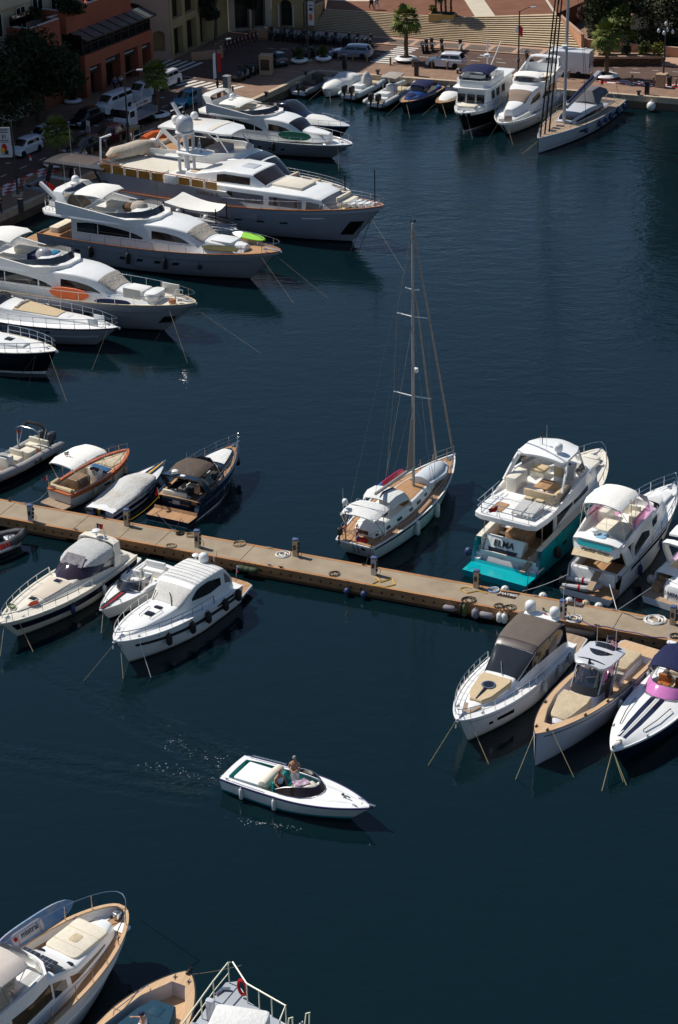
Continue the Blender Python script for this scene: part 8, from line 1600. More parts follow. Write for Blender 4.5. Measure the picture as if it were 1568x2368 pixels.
s.hull(.95, 1.12, top=BLUEH, boot=NAVY, tw=.8, tm=.45, p=2.2, q=.72, rake=.06, fl=.5, bw=.04); s.deck(TEAK, cam=.08, inset=.05); s.cap(NAVY, .1, .08); lf = s.house([(.6, .9, .8, .95, 1.2), (4.6, 1.0, .9, 1.0, 1.4), (6.2, .8, .65, 1.05, 1.5), (7.3, .4, .25, 1.1, 1.25)], ROYAL, 'foredeck', .1); s.part('foredeck_pad', NAVYC, lf.patch(1.9, 2.75, .42, .58, .03)); s.part('windscreen', DGLASS, MB().loft([[(x, y, 1.3), (x - .5, y * .95, 2.0)] for x, y in ((2.6, 1.1), (4.6, 1.05), (5.2, .6), (5.3, 0), (5.2, -.6), (4.6, -1.05), (2.6, -1.1))], closed=False, cap=False)); s.part('canopy', NAVYC, MB().slab([(2.4, .95, 1.95), (2.8, 1.05, 2.15), (4.4, 1.0, 2.15), (4.8, .9, 2.02)], .06, .12, skirt=.1)); deckfit(s, ((.9, .6),), False); tied(s, 1.0)
s = mkb('runabout', 'wooden decked runabout with white cockpit cover beside the blue one', ('2', 1482, 722, 1.05), -117, 7.6, 2.4, 'the wooden runabout', 'motor boat')
s.hull(.9, 1.08, top=BLACK, boot=NAVY, tw=.8, tm=.45, p=2.2, q=.72, rake=.06, fl=.5, bw=.04); s.deck(VARN and M('honey_deck', (.36, .20, .07), .3, .15, 1, coat=.5), cam=.08, inset=.02); s.part('cover', PALEC, MB().loft([[(x, w_ * cos(a), .98 + h_ * max(0, sin(a)) ** .7) for a in [pi * i / 8 for i in range(9)]] for x, w_, h_ in ((.5, .8, .2), (3, 1.0, .35), (4.4, .98, .6), (5.6, .75, .4), (6.5, .4, .12))], closed=False)); s.part('windscreen', SMOKE, MB().loft([[(x, y, 1.3), (x - .4, y * .95, 1.8)] for x, y in ((2.4, 1.0), (3.8, .9), (4.1, 0), (3.8, -.9), (2.4, -1.0))], closed=False, cap=False)); s.part('canopy', BLACKC, MB().slab([(1.4, .9, 1.8), (3.4, .85, 1.9)], .06, .1)); s.part('light_mast', BLACK, MB().tube([(1.2, 0, 1.0), (1.2, 0, 3.2)], .06, 5).rbox(1.2, 0, 2.9, .2, .7, .3, .08)); tied(s, .95)
s = mkb('speedboat', 'white boat under a pale tied cover in the corner of the quay', ('2', 690, 622, 1.0), -121, 7.0, 2.6, 'the pale covered boat', 'motor boat')
s.hull(.85, 1.05, top=WHITE, boot=NAVY, tw=.85, tm=.45, p=2.2, q=.7, rake=.06, fl=.5, bw=.06); s.part('cover', PALEC, MB().loft([[(x, w_ * cos(a), .85 + h_ * max(0, sin(a)) ** .6 + .04 * sin(x * 5 + a * 4)) for a in [pi * i / 12 for i in range(13)]] for x, w_, h_ in ((.1, 1.1, .3), (1.2, 1.25, .75), (2.4, 1.28, .95), (3.2, 1.25, .6), (4.4, 1.18, .85), (5.6, .9, .5), (6.6, .4, .3), (6.95, .1, .2))], closed=False)); tied(s, .9)
for lab, bow, hd, L_, w_, tm_, ref, top_ in (('grey inflatable with grey T-top and twin black outboards', ('2', 1325, 560, .8), 62, 9.6, 1.15, M('pale_tube', (.42, .43, .43), .6, .1, 3), 'the T-top inflatable', 2), ('grey inflatable with covered console and white seat beside the T-top one', ('2', 1120, 530, .8), 60, 8.2, 1.0, M('bluegrey_tube', (.36, .42, .45), .6, .1, 3), 'the covered console inflatable', 1), ('dark inflatable with brown seats in the corner of the quay', ('2', 765, 515, .8), 60, 7.6, .95, M('slate_tube', (.12, .14, .17), .6, .1, 3), 'the dark corner inflatable', 0)):
 s = mkb('rigid_inflatable', lab, bow, hd, L_, w_ * 2, ref, 'inflatable boat'); rib(s, L_, w_, tm_, .32, .66, floor=SAND)
 for y in ((.42, -.42) if top_ else (0, )): outboard(s, -.15, y, .78, BLACK, 1.35)
 s.part('engine_bracket', WHITE, MB().box(-.3, .25, -.8, .8, .3, .62)); s.cush(2.2, 0, .5, 1.0, 1.2, .75, (CUSH, WHITE, PALEC)[1] if top_ else BROWNC, 'seat'); s.cush(3.9, 0, .5, .9, 1.0, 1.2, (BROWNC, GREYC, GREYW)[top_], 'console'); s.cush(6.0, 0, .5, 1.6, 1.1, .3, SAND, 'bow_pad'); s.cush(1.2, 0, .5, .7, 1.6, .45, (BROWNC, PALEC, PALEC)[top_], 'aft_bench')
 if top_ == 2: s.part('ttop', M('beige_ttop', (.34, .30, .25), .5, .1, 2), MB().slab([(3.0, .9, 2.55), (5.2, .9, 2.65)], .08, .06)); s.part('ttop_frame', STEEL, MB().tube([(3.2, .7, .5), (3.4, .8, 2.55)], .04, 5).tube([(3.2, -.7, .5), (3.4, -.8, 2.55)], .04, 5).tube([(4.8, .7, .5), (4.8, .8, 2.6)], .04, 5).tube([(4.8, -.7, .5), (4.8, -.8, 2.6)], .04, 5)); s.ant(4.9, 0, 2.7, 2.6)
 if top_ == 1: s.part('console_cover', GREYC, MB().ell((3.9, 0, .6), (.75, .6, 1.7), 10, 6, z0=0))
CARG = DGLASS; TYRE = M('tyre_rubber', (.015, .015, .015), .8, .2, 5); RIM = M('wheel_rim', (.30, .30, .32), .3, .1, 4, metal=.8); HEADL = M('headlight', (.6, .62, .66), .1, .1, 3, coat=.5); TAIL = M('tail_light', (.25, .01, .01), .2, .1, 3, coat=.5)
def wheel_mesh(r, w_):
 T = Matrix.Rotation(pi / 2, 4, 'X'); return MB().lathe([(r * .6, -w_ / 2), (r * .92, -w_ / 2), (r, -w_ * .35), (r, w_ * .35), (r * .92, w_ / 2), (r * .6, w_ / 2)], n=14, T=T).mesh('wheel', [TYRE]), MB().lathe([(.02, -w_ * .42), (r * .62, -w_ * .46), (r * .62, w_ * .46), (.02, w_ * .42)], n=10, T=T).mesh('rim', [RIM])
WM = {r: wheel_mesh(r, w_) for r, w_ in ((.33, .22), (.36, .24), (.28, .10))}
def wheel(par, x, y, r):
 o = bpy.data.objects.new('wheel', WM[r][0]); COL.objects.link(o); o.parent = par; o.location = (x, y, r); q = bpy.data.objects.new('rim', WM[r][1]); COL.objects.link(q); q.parent = o
PAINT = lambda n, c: M(n, c, .25, .05, 1, coat=.6)
CW = PAINT('white_car_paint', (.62, .63, .66)); CB = PAINT('black_car_paint', (.012, .012, .016)); CT = PAINT('turquoise_car_paint', (.0, .22, .36)); CR_ = PAINT('dark_red_car_paint', (.10, .008, .015)); CS = PAINT('slate_blue_car_paint', (.17, .19, .27)); CD = PAINT('dark_teal_car_paint', (.01, .06, .08))
def car(label, pos, head, L=4.2, W=1.8, H=1.5, m=CW, kind='hatch', name='parked_car', cat='car'):
 t = thing(name, label, cat, (pos[0], pos[1], QZ + .008), head, 'vehicles parked on the quay road'); w_ = W / 2; hz = .92 * H / 1.5
 van = kind == 'van'; bz = hz * (1.12 if van else 1); Y = lambda f: (f - .5) * L
 lf = Loft([(Y(0), w_ * .84, w_ * .80, .42, bz * .86, .1), (Y(.03), w_ * .97, w_ * .93, .28, bz, .12), (Y(.25), w_, w_ * .95, .24, bz * 1.02, .1), (Y(.62), w_, w_ * .95, .24, bz * 1.0, .1), (Y(.78), w_ * .99, w_ * .9, .24, bz * .95, .1), (Y(.95), w_ * .92, w_ * .78, .28, bz * .80, .12), (Y(1), w_ * .78, w_ * .66, .38, bz * .62, .1)], .04)
 MB(); b = lf.mb(2).build('body', m, t, 40)
 g0, g1, g2, g3 = {'hatch': (.03, .13, .55, .74), 'wagon': (.02, .10, .56, .73), 'van': (.0, .03, .70, .88), 'smart': (.02, .12, .62, .88)}[kind]
 gl = Loft([(Y(g0), w_ * .84, w_ * .72, bz * .92, bz * 1.02, .06), (Y(g1), w_ * .90, w_ * .70, bz * .96, H - .03, .1), (Y((g1 + g2) / 2), w_ * .92, w_ * .74, bz * .97, H, .1), (Y(g2), w_ * .91, w_ * .70, bz * .96, H - .04, .1), (Y(g3), w_ * .84, w_ * .70, bz * .90, bz * .97, .05)], .05, False)
 gl.mb(2).build('cabin', m, t, 40)
 nw = 3 if van else 2
 for k in range(nw):
  a0 = lerp(.95, 3.25, k / nw) + .04; a1 = lerp(.95, 3.25, (k + 1) / nw) - .04
  for f in (0, 1):
   q = ([.10, .10], [.30, .31]); u0, u1 = (q if not f else ([1 - z for z in q[0]], [1 - z for z in q[1]])); gl.patch(a0, a1, u0, u1, .012, na=4, nb=3).build('side_window', CARG, t)
 gl.patch(3.08, 3.94, [.40, .38], [.60, .62], .012, nb=4).build('windscreen', CARG, t); gl.patch(.12, .92, .39, .61, .012, nb=4).build('rear_window', CARG, t)
 r = .36 if H > 1.55 else .33
 for x in (.19, .81):
  for s_ in (1, -1): wheel(t, Y(x), s_ * (w_ - .10), r)
 for s_ in (1, -1):
  MB().rbox(Y(.955), s_ * w_ * .66, bz * .62, .30, .36, .15, .06).build('headlight', HEADL, t); MB().rbox(Y(.015), s_ * w_ * .74, bz * .72, .12, .26, .24, .04).build('tail_light', TAIL, t); MB().rbox(Y(.62), s_ * (w_ + .04), bz * .98, .14, .2, .13, .05).build('mirror', m, t)
 MB().box(Y(.99), Y(1.004), -.3, .3, .42, .54).box(Y(-.004), Y(.02), -.26, .26, .55, .67).build('number_plate', LETTER, t)
 return t
gp = lambda k, x, y: G(k, x, y, QZ + .01)
car('white hatchback parked behind the tall lettered banner at left', gp('a', 395, 640), AL, 3.95, 1.75, 1.48)
car('white hatchback half hidden behind the left palm', gp('1', 300, 985), AL, 3.8, 1.7, 1.5)
car('black car parked nearest the left palm, chrome window frame', gp('1', 585, 1065), AL, 4.5, 1.85, 1.5, CB)
car('dark red hatchback parked behind the black car', gp('1', 765, 985), AL, 4.0, 1.75, 1.5, CR_)
car('black hatchback parked in front of the white people carrier', gp('1', 600, 865), AL, 4.3, 1.8, 1.5, CB)
car('white people carrier van parked by the shopfronts', gp('1', 795, 775), AL, 4.9, 1.9, 1.95, CW, 'van')
car('white car parked just behind the people carrier', gp('1', 985, 680), AL, 4.5, 1.85, 1.6)
car('white car farthest along the shopfronts, next to the lit crossing', gp('1', 1150, 600), AL, 4.4, 1.85, 1.62)
car('bright turquoise small car parked beside the grey charging cabinet', gp('1', 1300, 735), AL, 3.95, 1.75, 1.55, CT)
car('tiny dark teal car behind the beige kiosk', gp('h', 545, 680), AR + pi * .78, 2.7, 1.6, 1.5, CD, 'smart')
car('slate blue estate car parked left of the sunlit crossing', gp('c', 330, 245), AR + pi + .1, 4.9, 1.9, 1.45, CS, 'wagon')
car('white compact people carrier on the sunlit quay road', gp('w', 350, 700), AR + pi, 4.3, 1.8, 1.65, CW, 'wagon')
t = thing('panel_van', 'large white panel van parked behind the grey sailing yacht mast', 'van', gp('b', 560, 655), AR + pi, 'vehicles parked on the quay road')
lf = Loft([(-3.0, 1.0, .95, .5, 2.75, .12), (1.0, 1.0, .95, .5, 2.75, .12), (1.5, 1.0, .92, .5, 2.6, .12), (2.2, .98, .85, .45, 1.55, .12), (3.0, .9, .75, .4, 1.15, .12)], .04, False); lf.mb().build('body', CW, t)
lf.patch(2.1, 2.95, [.40, .38], [.60, .62], .012).build('windscreen', CARG, t)
for u in ((.22, .33), (.78, .67)): lf.patch(1.3, 2.3, [u[0], u[0]], [u[1], u[0] + (u[1] - u[0]) * .5], .012).build('side_window', CARG, t)
for x in (-1.9, 1.9):
 for y in (.88, -.88): wheel(t, x, y, .36)
MB().box(-3.06, -2.99, .65, .85, 1.0, 1.5).build('tail_light', TAIL, t); MB().box(-3.06, -2.99, -.85, -.65, 1.0, 1.5).build('tail_light', TAIL, t)
t = thing('flatbed_truck', 'small white flatbed truck with a red lettered white board', 'truck', gp('f', 640, 570), AL, 'vehicles parked on the quay road')
lf = Loft([(.6, .95, .9, .5, 2.1, .1), (1.8, .95, .88, .5, 2.1, .1), (2.2, .93, .85, .5, 1.3, .1), (2.35, .9, .8, .5, 1.0, .1)], .04, False); lf.mb().build('cab', CW, t); lf.patch(1.08, 1.95, .37, .63, .012).build('windscreen', CARG, t)
for u in ((.2, .33), (.8, .67)): lf.patch(.35, 1.05, u[0], u[1], .012).build('side_window', CARG, t)
MB().box(-3, .5, -.95, .95, .8, .95).box(-3, -2.9, -.95, .95, .95, 1.5).build('flatbed', ALU, t); o = MB().box(-3.1, .4, .1, .18, 1.75, 2.3).build('board', CW, t); MB().text('KCM 7888', Matrix(((1, 0, 0, -1.4), (0, 0, 1, .19), (0, 1, 0, 2.02), (0, 0, 0, 1))) @ Matrix.Scale(-1, 4, (1, 0, 0)) if False else Matrix(((-1, 0, 0, -1.4), (0, 0, 1, .19), (0, 1, 0, 2.02), (0, 0, 0, 1))), .45, 0, .01).build('lettering', TAIL, o)
for x in (-2.1, 1.4):
 for y in (.8, -.8): wheel(t, x, y, .36)
t = thing('cart', 'small white utility cart with green panel parked behind the people carrier', 'cart', gp('1', 985, 725), AL); MB().box(-1.2, 1.0, -.6, .6, .45, .6).box(-1.2, -1.15, -.6, .6, .6, 1.3).box(.4, 1.0, -.55, .55, .6, 1.5).build('body', CW, t); MB().box(-.6, .2, -.63, -.6, .5, .95).build('panel', GREENP, t)
for x in (-.8, .7):
 for y in (.5, -.5): wheel(t, x, y, .28)
def scooter(label, group, m, box=True):
 t = thing('scooter', label, 'scooter', (0, 0, 0), 0, group)
 for x in (-.62, .66): wheel(t, x, 0, .28)
 Loft([(-.85, .12, .1, .55, .78, .05), (-.5, .2, .18, .35, .82, .08), (-.1, .2, .18, .28, .75, .08), (.1, .16, .14, .25, .42, .05), (.35, .2, .18, .25, .5, .05), (.55, .2, .12, .35, 1.0, .06), (.7, .12, .08, .5, .95, .05)]).mb(2).build('body', m, t)
 MB().rbox(-.4, 0, .80, .85, .3, .12, .1, .05).build('seat', BLACK, t); MB().tube([(.42, -.34, 1.1), (.52, -.15, 1.03), (.52, .15, 1.03), (.42, .34, 1.1)], .03, 5).build('handlebar', BLACK, t); MB().rbox(.62, 0, .85, .14, .2, .16, .05).build('headlight', HEADL, t)
 if box: MB().rbox(-.85, 0, .92, .42, .42, .34, .12, .06).build('top_box', BLACK, t)
 else: MB().loft([[(.62, -.22, 1.0), (.45, -.2, 1.4)], [(.68, 0, 1.0), (.5, 0, 1.42)], [(.62, .22, 1.0), (.45, .2, 1.4)]], closed=False, cap=False).build('windshield', GL_CL, t)
 return t
SC = [scooter('x', None, m, k) for m, k in ((CB, 1), (PAINT('grey_scooter_paint', (.12, .12, .14)), 0), (CB, 0), (PAINT('pale_scooter_paint', (.45, .45, .48)), 1))]
used = set()
def put(k, p, rz, label, group):
 p = Vector((p[0], p[1], QZ + .012))
 if k not in used: used.add(k); o = SC[k]; o.location = p; o.rotation_euler = (0, 0, rz); o['label'] = label; o['group'] = group
 else: dup(SC[k], p, rz, label, group)
gq = 'scooters parked below the steps'
for i in range(24):
 a = -10.9 + i * .545; put((0, 1, 2, 0, 1)[i % 5], FR(a, 12.2 + (.35 if a < -8 else 0) + .15 * sin(i * 2.3)), AR - pi / 2 + .22 + .1 * sin(i * 1.7), 'dark scooter in the long shaded row below the steps', gq)
for k, (z, x, y, lab, q) in enumerate((('w', 105, 545, 'dark scooter right of the sunlit crossing, leftmost of four', 2), ('w', 150, 545, 'dark scooter right of the sunlit crossing, second of four', 0), ('w', 205, 535, 'dark scooter with round box right of the sunlit crossing, third of four', 0), ('w', 310, 545, 'dark scooter behind the white compact people carrier', 0), ('w', 505, 545, 'silver scooter with pale box in front of the steps', 3), ('w', 1195, 630, 'dark scooter standing alone beside the tall lamp post', 2), ('b', 785, 570, 'dark scooter beside the planter wall, right of the panel van', 0))):
 put(q, gp(z, x, y), AR - pi / 2 + .4, lab, 'scooters in the sun by the steps')
for i in range(5): put((2, 1, 0, 2, 1)[i], gp('h', 130 + i * 55, 845 - i * 26), AL + pi / 2 + .5, 'dark motorcycle parked by the beige kiosk on the quay', 'motorcycles by the kiosk')
for i in range(5): put((0, 2, 1, 0, 2)[i], gp('h', 735 + i * 62, 600 - 4 * i), AR + pi / 2 + .2, 'dark scooter parked behind the shrub planters', 'scooters behind the planters')
RB = M('red_bicycle_paint', (.22, .03, .025), .4, .15, 3)
def bike():
 t = thing('bicycle', 'x', 'bicycle', (0, 0, 0), 0); T = Matrix.Rotation(pi / 2, 4, 'X')
 for x in (-.5, .5): MB().tube([(x + .32 * cos(a), 0, .33 + .32 * sin(a)) for a in [i * pi / 7 for i in range(14)]], .03, 4, closed=True).build('wheel', TYRE, t)
 MB().tube([(-.5, 0, .33), (-.05, 0, .33), (.38, 0, .85), (.5, 0, .33)], .035, 4).tube([(-.05, 0, .33), (-.2, 0, .85)], .03, 4).build('frame', RB, t); MB().rbox(-.22, 0, .85, .26, .16, .07, .05).build('saddle', BLACK, t); MB().tube([(.3, -.28, 1.05), (.38, 0, 1.0), (.3, .28, 1.05)], .025, 4).build('handlebar', BLACK, t); MB().rbox(-.55, 0, .62, .4, .06, .22, .05).build('rear_guard', CW, t)
 return t
bk_ = bike()
for i in range(9):
 p = gp('h', 15 + i * 39, 510 - i * 13); lab = 'red hire bicycle in the shaded row in front of the arcade'
 if i == 0: bk_.location = p; bk_.rotation_euler = (0, 0, AR + 2.2); tag(bk_, lab, None, 'hire bicycles in a row')
 else: dup(bk_, p, AR + 2.2, lab, 'hire bicycles in a row')
LAMPM = M('dark_lamp_paint', (.03, .03, .034), .5, .15, 3); GLOBE = M('lamp_globe', (.55, .58, .62), .25, .05, 3, coat=.4)
def cloth(b, x, y, z, h_, w_, mi, dx=1): b.grid(lambda a, c: (x + dx * (.06 + w_ * a), y + .05 * sin(a * 5 + c * 4), z - h_ * c - .15 * a), 3, 6, mi); b.grid(lambda a, c: (x + dx * (.06 + w_ * a), y + .05 * sin(a * 5 + c * 4) + .012, z - h_ * c - .15 * a), 3, 6, mi)
def lamp(label, p, h_, rz, flags=(), dr=1.4):
 t = thing('street_lamp', label, 'street lamp', p, rz, 'street lamps on the quay'); MB().lathe([(.22, 0), (.22, .15), (.11, .3), (.10, 1.6), (.16, 1.62), (.16, 1.95), (.09, 2.0), (.07, h_)], n=9).build('post', LAMPM, t)
 if dr: MB().tube([(0, 0, h_ - .1), (dr * .6, 0, h_ + .25), (dr, 0, h_ + .3)], .04, 5).build('arm', LAMPM, t); MB().rbox(dr + .1, 0, h_ + .22, .6, .24, .12, .1).build('lamp_head', GLOBE, t)
 MB().box(-.45, .45, -.45, .45, -.05, .16).build('base', STONE, t); return t
g1 = gp('a', 285, 1300); t = lamp('street lamp with a tall white lettered banner at the left edge', g1, 6.8, pi, dr=1.6)
o = MB().box(.15, 1.35, -.02, .02, 3.5, 6.2).build('banner', M('banner_cloth', (.50, .50, .54), .8, .05, 2), t); T = Matrix(((-1, 0, 0, .75), (0, 0, 1, .022), (0, 1, 0, 5.35), (0, 0, 0, 1))); MB().text('31', T, .45, 0, .004, .02).build('lettering', BLACK, o); b = MB()
for k, z in enumerate((6.0, 5.85, 5.7, 5.0, 4.85, 3.75)): b.box(.35 + .05 * (k % 2), 1.15 - .05 * (k % 3), .02, .028, z, z + .07)
b.build('banner_lines', BLACK, o); MB().ell((.8, .02, 4.35), (.25, .02, .4)).build('banner_print', RED, o); MB().ell((.95, .03, 4.15), (.2, .02, .25)).build('banner_print', YELLOW, o); MB().ell((.65, .03, 4.0), (.2, .02, .2)).build('banner_print', NAVY, o)
lamp('street lamp in front of the shopfronts beside a beige cabinet', gp('f', 595, 725), 6.8, AL + 2.2); t = lamp('flagpole lamp with red and white cloths by the lit crossing', gp('f', 1397, 340), 5.9, AL + 2.6); b = MB(); cloth(b, 0, 0, 4.9, 1.9, .45, 0); cloth(b, 0, 0, 5.0, 2.6, .35, 1, -1); b.build('hanging_flag', [RED, CLW], t)
t = lamp('street lamp with a lettered banner in front of the scooters', gp('h', 870, 640), 8.6, AR); o = MB().box(.12, .85, -.02, .02, 4.0, 6.6).build('banner', bpy.data.materials['banner_cloth'], t); MB().box(.3, .7, -.03, -.02, 5.6, 5.9).box(.25, .75, -.03, -.02, 6.1, 6.2).build('banner_lines', BLACK, o); MB().ell((.45, -.02, 4.9), (.22, .02, .4)).build('banner_print', ORANGE, o)
t = lamp('tall lamp post with small red and white flags in front of the steps', gp('b', 160, 675), 7.0, AR + .6); b = MB(); cloth(b, 0, 0, 5.4, 1.0, .35, 0); cloth(b, 0, 0, 5.4, .5, .35, 1, -1); b.build('hanging_flag', [RED, CLW], t)
t = lamp('lamp post with four globe lamps at the right edge', gp('b', 1437, 660), 5.2, AR, dr=0); MB().tube([(-.75, 0, 4.95), (.75, 0, 4.95)], .04, 5).tube([(0, -.75, 4.95), (0, .75, 4.95)], .04, 5).build('arm', LAMPM, t)
for x, y, z in ((-.75, 0, 4.65), (.75, 0, 4.65), (0, .75, 4.65), (0, -.75, 4.65), (0, 0, 5.45)): MB().ell((x, y, z), (.17, .17, .24), 9, 6).build('globe', GLOBE, t)
def bowl(label, p, r=1.25, rim=WHITE):
 t = thing('planter_bowl', label, 'planter', p, 0, 'white planter bowls'); MB().lathe([(r * .45, 0), (r * .9, .22), (r, .36), (r * .93, .46), (r * .6, .55), (r * .55, .50)], n=22).build('bowl', rim, t); MB().lathe([(r * .57, .44), (r * .57, .52), (.01, .54)], n=16).build('soil', SOIL, t); return t
for k, (z, x, y, r, pl, lab, plab) in enumerate((('c', 1020, 300, 1.3, 4.2, 'white bowl planter of the palm on the sunlit quay', 'sunlit palm in the white bowl beside the crossing'), ('b', 935, 690, 1.35, 4.2, 'white bowl planter of the palm behind the grey sailing yacht', 'big palm in the white bowl behind the grey sailing yacht boom'), ('a', 935, 845, 1.5, 3.0, 'white bowl planter of the shaded palm at left', 'shaded palm beside the black car at left'), ('f', 855, 495, 1.3, 3.9, 'white bowl planter of the shaded palm by the flatbed truck', 'shaded palm between the flatbed truck and the white cars'), ('h', 780, 660, 1.0, 0, 'white bowl planter with a shrub, left of two near the lettered banner lamp', 'round shrub in the left white bowl'), ('h', 1030, 640, .95, 0, 'white bowl planter with a shrub, right of two beside the estate car', 'round shrub in the right white bowl'), ('1', 510, 725, .95, 0, 'white boat shaped planter on the pavement under the big tree', 'low plant in the planter under the big tree'))):
 p = gp(z, x, y); p = Vector((p.x, p.y, QZ + .01)); bowl(lab, p, r)
 if pl: palm(plab, p.x, p.y, QZ + .5, pl, 1.9 if k < 2 else 1.6, 38, 20 + k, tr=.2)
 else: bush('shrub', plab, p.x, p.y, QZ + .5, .75, 1.4, 500, LEAFG if k < 6 else LEAFD, 30 + k)
t = thing('planter_box', 'ochre planter box with several small palms standing on the steps', 'planter', (FR(7.6, 20.2)).to_tuple(), AR + .12); t.location.z = QZ + .2
MB().box(-1.5, 1.5, -.9, .9, 0, 2.35).build('box', M('ochre_box', (.40, .26, .10), .8, .12, 1), t); MB().box(-1.35, 1.35, -.8, .8, 2.3, 2.38).build('soil', SOIL, t); MB().box(.1, 1.2, -.93, -.9, 1.5, 1.8).box(-1.2, -.7, -.93, -.9, 1.2, 1.45).build('plaque', LETTER, t)
for k, (a, h_) in enumerate(((-.9, 2.4), (-.3, 2.0), (.3, 3.6), (.9, 3.1))): p = FR(7.6 + a, 20.3 + .2 * (k % 2)); palm(('small palm leaning left', 'short palm second from left', 'tallest palm', 'palm farthest right')[k] + ' in the ochre box on the steps', p.x, p.y, QZ + 2.5, h_, .85, 30, 50 + k, tr=.11)
bush('shrub', 'yellow green shrub at the left end of the ochre box on the steps', *xy(FR(6.5, 20.2)), QZ + 2.5, .7, .9, 400, LEAFY, 61)
def bollard():
 return MB().lathe([(.11, 0), (.11, .72), (.10, .76), (.12, .77), (.12, .88), (.08, .92), (.01, .93)], n=9).mesh('bollard', [M('bronze_bollard', (.20, .14, .08), .45, .2, 4, metal=.3)])
bm_ = bollard()
for F_, As, b_, lab in ((FR, (.5, 2.2, 3.9, 6.8, 9.4, 11.6, 13.4, 17.0, 27.0, 29.5, 33.9, 36.2, 38.6), 4.75, 'bronze bollard along the kerb of the right quay'), (FL, (12.5, 15.0, 22, 24, 26.3, 29.4, 33.2, 35.7, 38, 40.2, 43.0, 45.0, 47.0, 49.0, 52.0), 3.1, 'bronze bollard along the kerb of the left quay')):
 for a in As: o = bpy.data.objects.new('bollard', bm_); COL.objects.link(o); o.location = F_(a, b_ + (.3 if F_ is FR and a < 5 else 0)); tag(o, lab, 'bollard', lab.replace('bollard', 'bollards'))
def cabinet(label, p, l_, w_, h_, m, rz, dark=True):
 t = thing('cabinet', label, 'cabinet', p, rz); MB().box(-l_ / 2, l_ / 2, -w_ / 2, w_ / 2, 0, h_).build('body', m, t); MB().box(-l_ / 2 - .05, l_ / 2 + .05, -w_ / 2 - .05, w_ / 2 + .05, h_, h_ + .08).build('lid', m, t)
 if dark: MB().box(-l_ * .38, l_ * .38, -w_ / 2 - .02, -w_ / 2, h_ * .25, h_ * .85).build('door', SHOPD, t)
BGE = M('beige_cabinet', (.42, .29, .18), .7, .1, 2)
cabinet('beige kiosk cabinet with dark openings near the motorcycles', gp('h', 435, 770), 1.3, 1.3, 2.0, BGE, AR + .2); cabinet('beige cabinet with a dark front behind the trawler bimini', gp('b', 245, 690), 1.0, .8, 1.4, BGE, AR); cabinet('beige cabinet standing by the checkered kerb on the right', gp('b', 1412, 765), .9, .7, 1.3, BGE, AR, False); cabinet('beige cabinet at the foot of the shopfront lamp', gp('f', 640, 715), 1.1, .8, 1.5, BGE, AL + pi, True); cabinet('grey charging cabinet beside the turquoise car', gp('f', 1250, 400), .7, .6, 1.9, ALU, AL); cabinet('grey charging cabinet by the lit crossing', gp('f', 1480, 295), .7, .6, 2.0, ALU, AL); cabinet('black quay pedestal left of the covered white boat', gp('g', 433, 165), .4, .4, 1.5, BLACK, AR, False); cabinet('black quay pedestal in front of the sunlit palm', gp('g', 1060, 225), .4, .4, 1.5, BLACK, AR, False); cabinet('black quay pedestal near the stern of the grey sailing yacht', gp('3', 1350, 660), .45, .4, 1.3, BLACK, AR, False); cabinet('brown quay pedestal at the left edge behind the grey canvas-screened yacht', gp('4', 150, 265), .35, .35, 1.2, LAMPM, AL, False)
def bench(label, p, rz):
 t = thing('bench', label, 'bench', p, rz, 'benches on the quay'); MB().box(-.9, .9, -.25, .25, .42, .48).build('seat', ALU, t); MB().box(-.9, .9, .25, .30, .48, .95).build('backrest', TEAKG, t)
 for x in (-.8, .8): MB().box(x - .04, x + .04, -.22, .28, 0, .42).build('leg', LAMPM, t)
bench('bench on the shaded quay beside the checkered kerb', gp('a', 545, 1160), AL + pi); bench('bench on the sunlit quay in front of the compact people carrier', gp('w', 545, 770), AR)
tag(MB().lathe([(.25, 0), (.28, .9), (.30, .95), (.1, 1.05)], n=12).build('litter_bin', BLACK), 'black litter bin beside the beige cabinet on the right quay', 'bin').location = gp('b', 1490, 755)
tag(MB().ell((0, 0, 0), (.46, .46, .5), 16, 10).lathe([(.08, .45), (.08, .62), (.02, .66)], n=8).build('mooring_buoy', FENDW), 'large white ball fender hanging at the quay wall on the right', 'fender').location = FR(37.3, -.75, .55)
for z, x, y, lab in (('g', 722, 215, 'iron mooring bollard on the quay edge behind the T-top inflatable'), ('3', 1292, 665, 'iron mooring bollard on the quay edge right of the grey sailing yacht'), ('g', 95, 220, 'iron mooring bollard at the shaded quay corner'), ('2', 288, 672, 'iron mooring bollard on the sunlit left quay')): tag(MB().lathe([(.16, 0), (.13, .3), (.26, .38), (.24, .48), (.02, .52)], n=10).build('quay_bollard', BLACK), lab, 'bollard').location = gp(z, x, y)
t = thing('life_ring_post', 'red life ring post on the shaded left quay', 'life ring', gp('1', 1465, 840)); MB().box(-.08, .08, -.05, .05, 0, 1.6).build('post', PINK, t); MB().tube([(.33 * cos(a), -.1, 1.2 + .33 * sin(a)) for a in [i * pi / 6 for i in range(12)]], .08, 6, closed=True).build('ring', PINK, t)
t = thing('parking_sign', 'blue and white parking sign panel by the black car', 'sign', gp('1', 622, 990), AL - pi / 2); MB().box(-.05, .05, -.03, .03, 0, 1.6).build('post', LAMPM, t); MB().box(-.22, .22, -.05, -.03, 1.0, 2.1).build('panel', LETTER, t); MB().box(-.2, .2, -.06, -.05, 1.75, 2.08).build('blue_panel', CLB, t)
def gwall(label, pts, z1, th=.35): t = thing('garden_wall', label, 'wall'); MB().wall([xy(p) for p in pts], QZ, z1 - .08, th, closed=False).build('wall', M('salmon_wall', (.50, .27, .16), .85, .12, .6), t); MB().wall([xy(p) for p in pts], z1 - .08, z1, th + .06, closed=False).build('coping', KERB, t)
